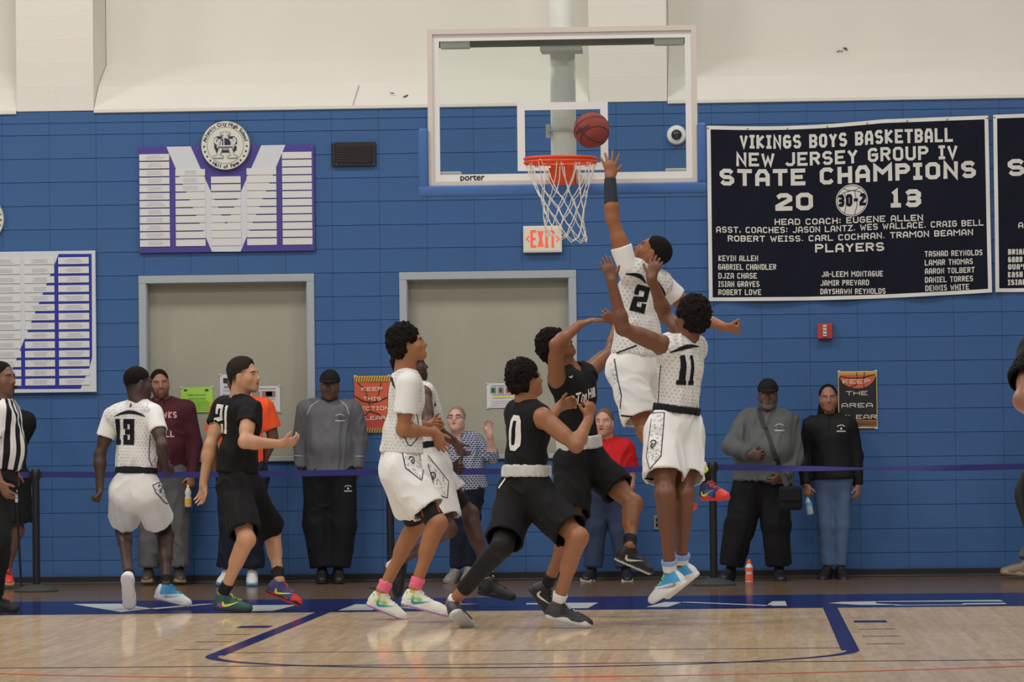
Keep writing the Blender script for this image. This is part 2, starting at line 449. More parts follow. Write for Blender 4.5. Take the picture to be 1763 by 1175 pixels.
def solve(Y, J, s=1.0):
    B = Body(); B.s = s; B.J = {}; g = lambda k: J[k]
    q = g('pel'); pel = put(q[0], q[1], q[2] if len(q) > 2 else 0., None, 0, Y)
    q = g('neck'); neck = put(q[0], q[1], q[2] if len(q) > 2 else 0., pel, .5*s, Y)
    q = g('head'); head = put(q[0], q[1], q[2] if len(q) > 2 else (neck[1]-Y), neck, .2*s, Y)
    D = dict(pel=pel, neck=neck, head=head)
    for S in 'LR':
        for k, par, L in (('s', 'neck', .195*s), ('h', 'pel', .095*s)):
            q = g(k+S); D[k+S] = put(q[0], q[1], q[2] if len(q) > 2 else 0., D[par], L, Y)
        for k, par in (('e', 's'), ('w', 'e'), ('k', 'h'), ('a', 'k')):
            q = g(k+S); pv = D[par+S]; D[k+S] = put(q[0], q[1], q[2] if len(q) > 2 else pv[1]-Y, pv, LEN[k]*s, Y)
        if 'heel'+S in J:
            q = g('heel'+S); D['heel'+S] = put(q[0], q[1], q[2] if len(q) > 2 else D['a'+S][1]-Y, D['a'+S], .09, Y)
            q = g('toe'+S); D['toe'+S] = put(q[0], q[1], q[2] if len(q) > 2 else D['heel'+S][1]-Y, D['heel'+S], .30*s, Y)
            he, to, an = D['heel'+S], D['toe'+S], D['a'+S]; f = nz(to-he); u = np.array(J.get('u'+S, an-he), float); u = nz(u-f*(u@f)); D['u'+S] = u
            Lf = np.linalg.norm(to-he); c0 = (he+to)/2-f*min(max(Lf, .27), .33)/2; D['a'+S] = c0+f*.062+u*.12
    B.__dict__.update(D); B.D = D
    up = nz(neck-pel); B.up = up
    xl = B.sL-B.sR; f = nz(np.cross(xl, up)); B.front = f; B.right = -nz(xl-up*(xl@up))
    xh = B.hL-B.hR; fh = np.cross(xh, up)
    B.hfront = nz(fh) if np.linalg.norm(fh) > .03 else f
    return B
SOLVE_LOG = []
def torso_ops(B, inf=0.0, k=.05, belly=0.0, w=1.0, upper=True):
    s = B.s; up = B.up; f = B.front; n, p = B.neck, B.pel; L = np.linalg.norm(n-p); ch = n-up*.17*s; wa = n+(p-n)*.66; I = inf
    mid = (B.sL+B.sR)/2
    o = [('u', Cone(ch+f*.005, wa, .152*s*w+I, .122*s*w+I, f, .68), 0),
         ('u', Cone(wa, p, .122*s*w+I, .138*s*w+I, B.hfront, .76), k),
         ('u', Cone(B.sL*.8+mid*.2-up*.02, B.sR*.8+mid*.2-up*.02, .062*s+I, .062*s+I), k),
         ('u', Cone(n-up*.03+B.right*.02, B.sR*.6+mid*.4+up*.005, .05*s+I, .048*s+I), k),
         ('u', Cone(n-up*.03-B.right*.02, B.sL*.6+mid*.4+up*.005, .05*s+I, .048*s+I), k),
         ('u', Cone(ch+f*.04*s-B.right*.06-up*.02, ch+f*.04*s-B.right*.075+up*.05, .06*s+I, .05*s+I), k),
         ('u', Cone(ch+f*.04*s+B.right*.06-up*.02, ch+f*.04*s+B.right*.075+up*.05, .06*s+I, .05*s+I), k)]
    if belly: o.append(('u', Ell(wa+f*.04*s+up*.02, [B.right, f, up], [(.13*w+belly*.5)*s+I, (.085+belly)*s+I, .15*s+I]), .08))
    return o
def hip_ops(B, inf=0.0, k=.05, w=1.0):
    s = B.s; p = B.pel; f = B.hfront; up = B.up
    return [('u', Cone(B.hL+up*.03, B.hR+up*.03, .098*s*w+inf, .098*s*w+inf), 0),
            ('u', sph(B.hL*.85+B.hR*.15-f*.036*s-up*.03, .082*s*w+inf), k), ('u', sph(B.hR*.85+B.hL*.15-f*.036*s-up*.03, .082*s*w+inf), k)]
def bend_front(a, b, c, dflt):
    """direction the joint b points to"""
    d = b-(a+c)/2; l = np.linalg.norm(d); return d/l if l > .03 else nz(dflt)
def arm_ops(B, S, inf=0.0, w=1.0, k=.03):
    s = B.s; sh, el, wr = B.D['s'+S], B.D['e'+S], B.D['w'+S]; I = inf; u = nz(wr-el); ua = nz(el-sh)
    return [('u', sph(sh+ua*.015, .06*s*w+I), .04), ('u', Cone(sh+ua*.03, el, .052*s*w+I, .041*s*w+I), k),
            ('u', Cone(sh+ua*.1*s, sh+ua*.19*s, .051*s*w+I, .048*s*w+I), k),
            ('u', Cone(el, el+u*.07*s, .04*s*w+I, .044*s*w+I), k), ('u', Cone(el+u*.07*s, wr, .044*s*w+I, .029*s*w+I), k)]
def leg_ops(B, S, inf=0.0, w=1.0, k=.04):
    s = B.s; h, kn, an = B.D['h'+S], B.D['k'+S], B.D['a'+S]; I = inf; kf = bend_front(h, kn, an, B.hfront); sd = nz(an-kn); th = nz(kn-h)
    return [('u', Cone(h, kn, .09*s*w+I, .058*s*w+I), k), ('u', Cone(h+th*.1+kf*.02, h+th*.26+kf*.015, .082*s*w+I, .07*s*w+I), k),
            ('u', sph(kn+kf*.008, .057*s*w+I), .03),
            ('u', Cone(kn, an, .05*s*w+I, .036*s*w+I), k), ('u', Cone(kn+sd*.07*s-kf*.018*s, kn+sd*.19*s-kf*.014*s, .053*s*w+I, .046*s*w+I), k),
            ('u', sph(an, .034*s*w+I), .02)]
def head_frame(B, face, hup=None):
    f = nz(face); u = np.array(hup, float) if hup is not None else (B.head-B.neck)*.5+np.array([0, 0, .1])
    u = nz(u-f*(u@f)); return f, u, np.cross(f, u)
def head_ops(B, H, mouth=0.0, hs=1.0):
    f, u, r = H; c = B.head; k = hs*.98
    A = lambda x, y, z: c+(f*x+r*y+u*z)*k
    R = [f, r, u]
    o = [('u', Ell(A(-.012, 0, .035), R, np.array([.098, .076, .088])*k), 0),
         ('u', Ell(A(.028, 0, -.035), R, np.array([.062, .058, .078])*k), .05),
         ('u', Cone(A(-.012, .053, -.045), A(.062, .018, -.098), .022*k, .02*k), .03), ('u', Cone(A(-.012, -.053, -.045), A(.062, -.018, -.098), .022*k, .02*k), .03),
         ('u', sph(A(.07, 0, -.1), .021*k), .025),
         ('u', Cone(A(.078, -.032, .018), A(.078, .032, .018), .016*k, .016*k), .022),
         ('u', sph(A(.052, .046, -.03), .026*k), .03), ('u', sph(A(.052, -.046, -.03), .026*k), .03),
         ('s', sph(A(.101, .032, -.002), .015*k), .012), ('s', sph(A(.101, -.032, -.002), .015*k), .012),
         ('u', sph(A(.0755, .0315, -.003), .0125*k), .003), ('u', sph(A(.0755, -.0315, -.003), .0125*k), .003),
         ('u', Cone(A(.086, 0, .008), A(.108, 0, -.034), .009*k, .013*k), .016), ('u', Cone(A(.092, -.014, -.038), A(.092, .014, -.038), .009*k, .009*k), .008),
         ('u', sph(A(.07, 0, -.066), .03*k), .02),
         ('u', Cone(A(.09, -.017, -.061+mouth*.2), A(.09, .017, -.061+mouth*.2), .0068*k, .0068*k), .006), ('u', Cone(A(.088, -.015, -.074-mouth), A(.088, .015, -.074-mouth), .0075*k, .0075*k), .006)]
    if mouth: o.append(('s', Ell(A(.096, 0, -.068-mouth*.4), R, np.array([.022, .017, mouth*.55+.003])*k), .004))
    for q in (1, -1):
        o.append(('u', Ell(A(-.008, .077*q, -.012), [nz(f*.95+r*.35*q), nz(r*q-f*.3), nz(u-f*.15)], np.array([.019, .008, .033])*k), .008))
        o.append(('s', Ell(A(.0, .088*q, -.012), R, np.array([.008, .006, .018])*k), .006))
    nb = B.neck
    o += [('u', Cone(A(-.02, 0, -.05), nb-nz(B.up)*.02, .058*B.s*B.nk, .066*B.s*B.nk), .035), ('u', Cone(A(-.03, .0, -.02), nb-B.front*.02, .055*B.s*B.nk, .06*B.s*B.nk), .03)]
    return o
def hand_ops(wr, fdir, thumb, side, sc=1.0, curl=(25, 30, 20), spread=8, tcurl=20, pcurl=None):
    d = nz(fdir); t = np.asarray(thumb, float); t = nz(t-d*(t@d)); n = np.cross(t, d) if side == 'R' else np.cross(d, t)
    o = []; sc = sc*1.02; pl = .092*sc
    kn = wr+d*pl
    o.append(('u', Cone(wr-d*.02, wr+d*.02, .027*sc, .027*sc, n, .75), .02))
    o.append(('u', Cone(wr+d*.025*sc+t*.008, wr+d*.07*sc, .034*sc, .038*sc, n, .42), .015))
    o.append(('u', Cone(wr+d*.02+t*.018*sc+n*.006, wr+d*.05*sc+t*.026*sc+n*.008, .016*sc, .015*sc), .012))
    for i, (w_, L) in enumerate(((.030, .073), (.010, .081), (-.010, .075), (-.029, .058))):
        base = wr+d*(pl-.012-.006*abs(i-1))*sc/sc+t*w_*sc; a = math.radians(spread)*(1.4-i)/1.2
        dd = nz(d*math.cos(a)+t*math.sin(a)); p = base; ang = 0; r = .0092*sc; cc = curl if pcurl is None else pcurl[i]
        for j, (fr, cu) in enumerate(zip((.45, .3, .25), cc)):
            ang += math.radians(cu); v = dd*math.cos(ang)+n*math.sin(ang); q = p+v*L*fr*sc*1.05; o.append(('u', Cone(p, q, r, r*.9), .006 if j == 0 else .003)); p = q; r *= .9
    a = math.radians(tcurl); b0 = wr+d*.032*sc+t*.03*sc+n*.006; v = nz(t*math.cos(a)*.75+d*.65+n*math.sin(a)*.8); p1 = b0+v*.034*sc; v2 = nz(v+d*.35+n*math.sin(a)*.5-t*.25*math.sin(a)); p2 = p1+v2*.03*sc
    o += [('u', Cone(b0-v*.01, p1, .0125*sc, .0105*sc), .01), ('u', Cone(p1, p2, .0105*sc, .008*sc), .003)]
    return o
def skin_cols(V, B, H, base, o, hs=1.0):
    base = np.array(s2l(base)); C = np.tile(base, (len(V), 1)); f, u, r = H; k = hs*.98
    q = (V-B.head)/k; x, y, z = q@f, q@r, q@u; hair = np.array(s2l(o.get('haircol', (26, 20, 18))))
    hd = (np.abs(x) < .16) & (np.abs(y) < .12) & (z > -.14) & (z < .16)
    C *= (1+.05*noise3(V*22))[:, None]
    lips = hd & (x > .075) & (np.abs(y) < .024-.25*np.abs(z+.068)) & (z > -.084-o.get('mouth', 0)) & (z < -.054)
    C[lips] = C[lips]*np.array([.92, .7, .7])
    if o.get('mouth', 0) > 0:
        mi = hd & (x > .06) & (x < .0885) & (np.abs(y) < .0165) & (z < -.064) & (z > -.07-o['mouth']*.9); C[mi] = (.05, .012, .01)
        te = mi & (z > -.0705); C[te] = (.6, .57, .5)
    for q_ in (1, -1):
        ey = (y-.0315*q_); e = hd & (x > .076) & (ey**2/.0125**2+(z+.003)**2/.0052**2 < 1)
        C[e] = (.38, .35, .32)
        g = o.get('gaze', (0, 0)); ir = hd & (x > .076) & ((ey-g[0])**2+(z+.003-g[1])**2 < .0048**2); C[ir] = (.012, .008, .006)
        br = hd & (x > .055) & (np.abs(ey-.002*q_) < .02) & (np.abs(z-.021+(ey*q_)**2*9) < .0045); C[br] = hair*.9+base*.1
    if o.get('hairkind') in ('fade', 'mohawk', 'afro', 'afrobig', 'short', 'long'):
        nn = noise3(V*60)*.004
        hz = np.interp(x, [-.12, -.04, .0, .03, .06], [-.05, -.038, -.005, .022, .05])+nn
        reg = hd & (z > hz-.02) & (x < .068-.25*(z-.05).clip(0, 1)-(np.abs(y)*.25)) & ~((np.abs(y) > .072) & (z < .02) & (np.abs(x+.008) < .024))
        g_ = ((z-hz+.02)/.05).clip(0, 1)[:, None]; C = np.where(reg[:, None], C*(1-g_)+hair*g_, C)
    fh = o.get('beard', 0)
    if fh:
        bc = np.array(s2l(o.get('beardcol', (28, 21, 18)))); 
        m = hd & ((((z < -.072) & (x > -.03)) | ((z < -.035) & (np.abs(y) > .05) & (x > -.03) & (x < .05)) | ((z > -.058) & (z < -.045) & (x > .07) & (np.abs(y) < .03)) | ((np.abs(y) > .022) & (np.abs(y) < .034) & (z < -.045) & (x > .05)))) & (z > -.135) & ~lips
        ed = ((-z-.028)/.03).clip(0, 1)*(1-((-z-.1)/.035).clip(0, 1)*.6)*(.8+.4*noise3(V*160)); w_ = np.where(m, (fh*ed).clip(0, 1), 0)[:, None]; C = C*(1-w_)+bc*w_
    # palms and finger pads a touch lighter
    return C
def flip_ok(V, Q):
    a, b, c, d = (V[Q[:, i]] for i in range(4)); vol = (np.einsum('ij,ij->i', a, np.cross(b, c))+np.einsum('ij,ij->i', a, np.cross(c, d))).sum()
    return Q if vol > 0 else Q[:, ::-1]
def cloth_mesh(name, ops, h, m, par, axis, amp=.006, seed=0, sm=2, uvB=None, f1=9, f2=2.2, col=None):
    V, Q = sdf_mesh(ops, h); Q = flip_ok(V, Q)
    V = smooth_np(V, Q, sm, .5)
    if amp: V = folds(V, Q, axis, amp, seed, f1, f2)
    uv = None
    if uvB is not None:
        B = uvB; d = V-B.neck; c_ = (B.sL+B.sR)/2; z = d@B.up; x = (V-B.neck)@B.right; y = (V-B.neck)@B.front; an = np.arctan2(x, -y)
        uv = np.stack([an*.155, z], 1)
    o = mesh_np(name, V, Q, m, par, uv=uv, col=(col(V) if col else None)); o_geo[o.name] = (V, Q); return o
o_geo = {}
BVH = {}
def bvh(o):
    if o.name not in BVH: V, Q = o_geo[o.name]; BVH[o.name] = BVHTree.FromPolygons([tuple(v) for v in V], [tuple(int(i) for i in q) for q in Q])
    return BVH[o.name]
def decal(name, target, px, py, Qs, m, par, n=None, upv=None, rightv=None, off_=.0035, label=None, rot=0.0, lift=.5, through=None):
    """print 2D polygons (metres) onto target round the point seen at px,py"""
    T = bvh(target); d = ray(px, py)
    hit = T.ray_cast(Vector(CAM), Vector(d))
    if hit[0] is None:
        near = T.find_nearest(Vector(CAM+d*((off(par)[1]-CAM[1])/d[1]))); c = np.array(near[0]); hn = np.array(near[1])
    else: c = np.array(hit[0]); hn = np.array(hit[1])
    n = nz(n) if n is not None else hn
    u = np.array(upv, float) if upv is not None else np.array([0, 0, 1.]); u = nz(u-n*(u@n)); r = np.cross(u, n)
    if rot: a = math.radians(rot); r, u = r*math.cos(a)+u*math.sin(a), u*math.cos(a)-r*math.sin(a)
    mb = MB()
    for i, q in enumerate(Qs):
        pts = []
        for p in q:
            o3 = c+r*p[0]+u*p[1]+n*lift*.35
            hh = T.ray_cast(Vector(o3), Vector(-n), .55)
            if hh[0] is None: pts = None; break
            hv = np.array(hh[1]); 
            if hv@n < 0: hv = -hv
            pts.append(np.array(hh[0])+hv*(off_+.00008*(i % 12)))
        if pts is None: continue
        if max(np.linalg.norm(pts[a]-pts[a-1]) for a in range(len(pts))) > .07: continue
        mb.add(pts, [tuple(range(len(pts)))])
    if not mb.V: return None
    return mb.build(name, m, par, label=label)
def shoe(par, A, heel, toe, cols, label=None, sw=None, laces=(235, 235, 235), upv=None, roll=0.0, sc=1.0, h=.0062, zone=None):
    """A ankle; heel/toe: ends of the sole"""
    L = np.linalg.norm(toe-heel); f = nz(toe-heel); L = min(max(L, .27), .33)
    c0 = (heel+toe)/2-f*L/2
    u = (A-heel) if upv is None or isinstance(upv, str) else np.asarray(upv, float); u = nz(u-f*(u@f)); r = np.cross(f, u)
    A_ = lambda x, y, z: c0+f*x+r*y+u*z
    N = [f, r, u]
    up = [('u', Ell(A_(L-.075, 0, .03), N, [.075, .044, .036]), 0), ('u', Ell(A_(L-.04, 0, .022), N, [.04, .036, .028]), .03),
          ('u', Cone(A_(.055, 0, .05), A_(L-.1, 0, .036), .044, .042, r, .9), .04), ('u', Ell(A_(.045, 0, .045), N, [.044, .036, .05]), .03),
          ('u', Cone(A_(.06, 0, .05), A_(.058, 0, .122), .044, .044, r, .95, cap=f*-.25+u, hollow=.006, hdepth=.035), .03),
          ('u', Cone(A_(.09, 0, .085), A_(.16, 0, .055), .03, .03), .03), ('i', Half(A_(0, 0, .018), -u), 0)]
    V, Q = sdf_mesh(up, h); Q = flip_ok(V, Q); V = smooth_np(V, Q, 1)
    loc = np.stack([(V-c0)@f, (V-c0)@r, (V-c0)@u], 1)
    base = np.array([s2l(c) for c in cols]); 
    C = np.tile(base[0], (len(V), 1))
    if zone: C = zone(loc, base, L, C)
    o = mesh_np('shoe', V, Q, mat('shoe_upper', (200, 200, 200), .5, attr='Col', bump=.1, bscale=200), par, col=C); o_geo[o.name] = (V, Q)
    if label: o['label'] = label
    so = [('u', [('u', Cone(A_(.042, 0, .02), A_(.13, .0, .02), .045, .04), 0), ('u', Cone(A_(.13, 0, .02), A_(L-.055, 0, .018), .04, .049), .02), ('u', Ell(A_(L-.045, 0, .02), N, [.05, .045, .03]), .01),
                 ('i', Half(A_(0, 0, .03), nz(u-f*.06)), 0), ('i', Half(A_(0, 0, 0), -u), 0), ('i', Half(A_(L, 0, .012), nz(-u*.8+f*.6)), 0)], 0)]
    V2, Q2 = sdf_mesh(so, h); Q2 = flip_ok(V2, Q2); V2 = smooth_np(V2, Q2, 1, .35)
    C2 = np.tile(base[1], (len(V2), 1)); z2 = (V2-c0)@u
    if len(base) > 2: C2[z2 < .013] = base[2]
    mesh_np('sole', V2, Q2, mat('shoe_sole', (200, 200, 200), .55, attr='Col'), o, col=C2)
    T = bvh(o); mb = MB()
    for i in range(5):
        x = .105+i*.021; pts = []
        for y in (-.024, -.012, 0, .012, .024):
            p0 = A_(x+(.006 if (i % 2) else -.006)*(y/.024), y, .16); hh = T.ray_cast(Vector(p0), Vector(-u), .2)
            if hh[0] is not None: pts.append(np.array(hh[0])+u*.002)
        if len(pts) > 2: mb.tube(pts, .0034, 5)
    if mb.V:
        mb.tube([A_(.1, .0, .108), A_(.112, .02, .122), A_(.13, .03, .112), A_(.105, .004, .108)], .003, 5); mb.tube([A_(.1, .0, .108), A_(.112, -.02, .122), A_(.13, -.03, .108)], .003, 5)
        mb.build('laces', mat('lace_%d_%d_%d' % laces, laces, .8), o)
    if sw:
        side = 1 if (r@(CAM-c0)) > 0 else -1
        pts = [(-.055, .012), (-.047, .020), (-.043, .002), (-.034, -.004), (-.01, .003), (.055, .026), (-.012, -.012), (-.036, -.021), (-.052, -.014)]
        Qs = tri_poly(pts, .012); n = r*side; m = mat('swoosh_%d_%d_%d' % sw, sw, .5); mb = MB(); cc = A_(.125, 0, .048); fx = f if True else -f
        for q in Qs:
            pp = []
            for p in q:
                o3 = cc+fx*p[0]*1.15+u*p[1]*1.0+n*.1; hh = T.ray_cast(Vector(o3), Vector(-n), .12)
                if hh[0] is None: pp = None; break
                pp.append(np.array(hh[0])+n*.002)
            if pp: mb.add(pp, [tuple(range(len(pp)))])
        if mb.V: mb.build('side_mark', m, o)
    return o
def sock(par, A, K, heel, m, top=.12, r=.047, name='sock'):
    d = nz(K-A); a = A-d*.0
    ops = [('u', Cone(a, A+d*.02, .033, .0395), 0), ('u', Cone(A+d*.02, A+d*(top+.012), .0405, r, cap=True), .01)]
    V, Q = sdf_mesh(ops, .006); Q = flip_ok(V, Q); V = smooth_np(V, Q, 1); V = folds(V, Q, np.cross(d, [.3, .9, .1]), .0025, 3, 22, 3)
    o = mesh_np(name, V, Q, m, par); o_geo[o.name] = (V, Q); return o
def hair_ops(B, H, kind, hs=1.0):
    f, u, r = H; c = B.head; k = hs*.98; A = lambda x, y, z: c+(f*x+r*y+u*z)*k; R = [f, r, u]
    if kind in ('fade', 'short'):
        t = .0035 if kind == 'fade' else .014
        return [('u', Ell(A(-.014, 0, .036), R, np.array([.098+t, .077+t*.7, .089+t*1.2])*k), 0), ('i', Half(A(.062, 0, .05), nz(f*.96-u*.25)), 0),
                ('i', Half(A(-.0, 0, .012), nz(-u*.9+f*.5)), 0)]
    if kind == 'afro':
        return [('u', Ell(A(-.03, 0, .055), R, np.array([.118, .115, .112])*k), 0), ('u', Ell(A(-.055, 0, .01), R, np.array([.085, .1, .09])*k), .03), ('u', Ell(A(.02, 0, .1), R, np.array([.085, .085, .06])*k), .03),
                ('s', Ell(A(.105, 0, -.02), R, np.array([.055, .085, .1])*k), .02), ('i', Half(A(-.02, 0, -.055), nz(-u+f*.55)), 0)]
    if kind == 'afrobig':
        return [('u', Ell(A(-.028, 0, .055), R, np.array([.118, .115, .113])*k), 0), ('u', Ell(A(-.055, 0, .0), R, np.array([.09, .103, .095])*k), .03),
                ('s', Ell(A(.125, 0, -.03), R, np.array([.06, .09, .1])*k), .02), ('i', Half(A(-.02, 0, -.08), nz(-u+f*.5)), 0), ('s', sph(A(.012, .105, -.022), .05*k), .012), ('s', sph(A(.012, -.105, -.022), .05*k), .012)]
    if kind == 'mohawk':
        return [('u', Ell(A(-.02, 0, .06), R, np.array([.116, .062, .09])*k), 0), ('u', Ell(A(-.014, 0, .036), R, np.array([.1, .0775, .088])*k), .02), ('u', Ell(A(-.09, 0, .0), R, np.array([.035, .04, .07])*k), .03),
                ('i', Half(A(.064, 0, .05), nz(f*.96-u*.2)), 0), ('i', Half(A(-.03, 0, -.03), nz(-u*.9+f*.6)), 0)]
    if kind == 'long':
        return [('u', Ell(A(-.022, 0, .038), R, np.array([.102, .083, .092])*k), 0), ('u', Cone(A(-.05, .03, -.03), A(-.02, .075, -.2), .05, .035), .03), ('u', Cone(A(-.05, -.03, -.03), A(-.02, -.055, -.25), .05, .03), .03),
                ('s', Ell(A(.1, 0, -.025), R, np.array([.06, .066, .096])*k), .01)]
    return []
def fit_hair(par, B, H, kind, hs=1.0, rgb=None, amp=None):
    ops = hair_ops(B, H, kind, hs); h = .0055 if kind in ('afro', 'afrobig') else .005
    V, Q = sdf_mesh(ops, h); Q = flip_ok(V, Q); N = vnormals(V, Q)
    if kind in ('afro', 'afrobig'): V = V+N*(.010*noise3(V*38)+.011*noise3(V*80))[:, None]
    elif kind == 'long': V = V+N*(.002*noise3(V*np.array([60, 60, 8])))[:, None]
    else: V = V+N*(.0012*noise3(V*90))[:, None]
    m = HAIRM() if rgb is None else mat('hair_%d' % rgb[0], rgb, .85, bump=.8, bscale=140, spec=.25)
    return mesh_np('hair', V, Q, m, par)
def fit_cap(par, B, H, rgb, hs=1.0):
    f, u, r = H; c = B.head; k = hs; A = lambda x, y, z: c+(f*x+r*y+u*z)*k; R = [f, r, u]
    m = cloth('cap_cloth_%d' % rgb[0], rgb)
    ops = [('u', Ell(A(-.012, 0, .045), R, np.array([.108, .088, .098])*k), 0), ('i', Half(A(0, 0, .034), nz(-u-f*.05)), 0)]
    V, Q = sdf_mesh(ops, .006); Q = flip_ok(V, Q); o = mesh_np('cap', V, Q, m, par)
    ops = [('u', [('u', Ell(A(.075, 0, .035), R, np.array([.088, .075, .03])*k), 0), ('i', Half(A(.1, 0, .047), nz(u+f*.25)), 0), ('i', Half(A(.1, 0, .037), nz(-u-f*.25)), 0), ('i', Half(A(.07, 0, 0), -f), 0)], 0)]
    V, Q = sdf_mesh(ops, .0045); Q = flip_ok(V, Q); mesh_np('cap_peak', V, Q, m, o); return o
def make_person(label, Y, J, skin, face, s=1.0, hair='fade', hs=1.0, hands=None, group=None, w=1.0, belly=0, h=.0095, nk=1.0, hup=None, **o):
    B = solve(Y, J, s); B.nk = nk; H = head_frame(B, face, hup); B.H = H
    zlow = min(B.D[k][2] for k in B.D if not k.startswith('u')); root = thing('person', label, 'person', (B.pel[0], B.pel[1], max(0, zlow-.02) if zlow > .12 else 0), group)
    B.root = root
    ops = torso_ops(B, 0, belly=belly, w=w)+[('u', x[1], .04) for x in hip_ops(B)]
    for S in 'LR':
        ops += arm_ops(B, S, 0, w=o.get('armw', 1.0)); ops += leg_ops(B, S, 0, w=o.get('legw', .84 if o.get('far') else 1.0))
        if 'heel'+S in B.D:
            A, he, to = B.D['a'+S], B.D['heel'+S], B.D['toe'+S]; u = nz(A-he); ops.append(('u', Cone(he*.7+to*.3+u*.04, he*.25+to*.75+u*.03, .026, .022), .02)); ops.append(('u', Cone(A, he*.8+to*.2+u*.045, .03, .027), .02))
    hops = head_ops(B, H, o.get('mouth', 0), hs); ops.append(('u', hops, .03))
    fine = [(B.head-.175*hs, B.head+.165*hs, .004 if not o.get('far') else .0045)]
    for S in 'LR':
        if hands and hands.get(S):
            hh = dict(hands[S]); fd, th = hh.pop('d'), hh.pop('t'); wr = B.D['w'+S]; sc = hh.pop('sc', B.s)
            hp = hand_ops(wr, fd, th, S, sc=sc, **hh); ops.append(('u', hp, .012)); lo, hi = bbox(hp); fine.append((lo-.012, hi+.012, .0042))
    V, Q = sdf_mesh(ops, h, fine); Q = flip_ok(V, Q)
    o.setdefault('hairkind', hair); C = skin_cols(V, B, H, skin, o, hs)
    if o.get('skinfx'): C = o['skinfx'](V, C, B)
    body = mesh_np('body', V, Q, SKIN(), root, col=C); o_geo[body.name] = (V, Q); B.body = body
    if hair: fit_hair(root, B, H, hair, hs, o.get('hairrgb'))
    D = B.D
    SOLVE_LOG.append((label[:40], {a+S: round(float(np.linalg.norm(D[a+S]-D[b+S])), 2) for a, b in (('e', 's'), ('w', 'e'), ('k', 'h'), ('a', 'k')) for S in 'LR'}, round(float(np.linalg.norm(B.neck-B.pel)), 2), round(float(np.linalg.norm(B.sL-B.sR)), 2), round(float(np.linalg.norm(B.neck-B.head)), 2)))
    return B
# ---- garments
def top(B, m, name='jersey', sleeve=0.0, inf=.014, hem=.95, loose=.0, neckr=.075, amp=.0065, seed=0, uv=True, h=.008, armhole=.07, belly=0, w=1.0, longs=False, sr=None, vneck=.0, hollow=True, body_ext=None, low=None):
    s = B.s; up = B.up; f = B.front; n, p = B.neck, B.pel
    core = torso_ops(B, inf, k=.06, belly=belly, w=w)
    wa = n+(p-n)*.66
    if loose: core.append(('u', Cone(n-up*.2*s, p, .15*s*w+loose*.5, .142*s*w+loose, f, .72), .05))
    hp = n+(p-n)*hem
    if low: core.append(('u', Cone(wa, n+(p-n)*(hem+.05), .13*s*w+low*.6, .145*s*w+low, B.hfront, .78), .06))
    core.append(('i', Half(hp, -up), 0))
    if hollow: core.append(('s', Cone(hp-up*(-.03), hp-up*.3, .1*s*w, .1*s*w, f, .7), 0))
    ops = [('u', core, 0)]
    for S in 'LR':
        sh, el, wr = B.D['s'+S], B.D['e'+S], B.D['w'+S]; ua = nz(el-sh)
        if longs:
            r = sr or .068
            ops.append(('u', Cone(sh, el, r*1.05*s, r*.82*s), .035)); ops.append(('u', Cone(el, wr, r*.82*s, r*.62*s, cap=True), .03))
        elif sleeve:
            r = sr or .07; e = sh+(el-sh)*sleeve; ops.append(('u', Cone(sh, e, r*s, (r+.006)*s, cap=True, hollow=.014, hdepth=.06), .035))
        else:
            ops.append(('s', Cone(sh+ua*.035-nz(sh-n)*-.03, el, armhole*s, armhole*s*.8), .02))
    hd = nz(B.head-n)
    ops.append(('s', Cone(n+hd*.02, n+hd*.16, neckr*s, neckr*s*1.35), .01))
    if vneck: ops.append(('s', Cone(n+f*.07+up*.02, n+f*(.12)-up*vneck, .045*s, .012*s), .008))
    return cloth_mesh(name, ops, h, m, B.root, up, amp, seed, uvB=B if uv else None)
def shorts(B, m, hemL=.85, hemR=.85, r1=.125, r0=.112, name='shorts', amp=.0075, seed=0, top_=.78, h=.008, wr=None, capL=None, capR=None, bag=(0, 0)):
    s = B.s; n, p, up = B.neck, B.pel, B.up; wt = n+(p-n)*top_
    ops = [('u', [('u', Cone(wt, p, (wr or .142)*s, .162*s, B.hfront, .78, capa=True), 0), ('u', Cone(B.hL+up*.02, B.hR+up*.02, .115*s, .115*s), .05)], 0)]
    for S, hm, cp in (('L', hemL, capL), ('R', hemR, capR)):
        hh, kn = B.D['h'+S], B.D['k'+S]; e = hh+(kn-hh)*hm
        if cp is not None and not isinstance(cp, bool): cp = nz(cp)
        ops.append(('u', Cone(hh, e, r0*s, r1*s, cap=(True if cp is None else cp), hollow=.016, hdepth=.1), .05))
    return cloth_mesh(name, ops, h, m, B.root, nz(B.D['kL']+B.D['kR']-B.D['hL']-B.D['hR']), amp, seed, sm=2)
def band(B, m, t0=.68, t1=.76, r=.161, name='waistband', amp=.002, seed=0):
    n, p = B.neck, B.pel; a, b = n+(p-n)*t0, n+(p-n)*t1
    return cloth_mesh(name, [('u', Cone(a, b, r*B.s, (r+.004)*B.s, B.hfront, .8, cap=True, capa=True), 0)], .007, m, B.root, B.up, amp, seed, sm=1, f1=30)
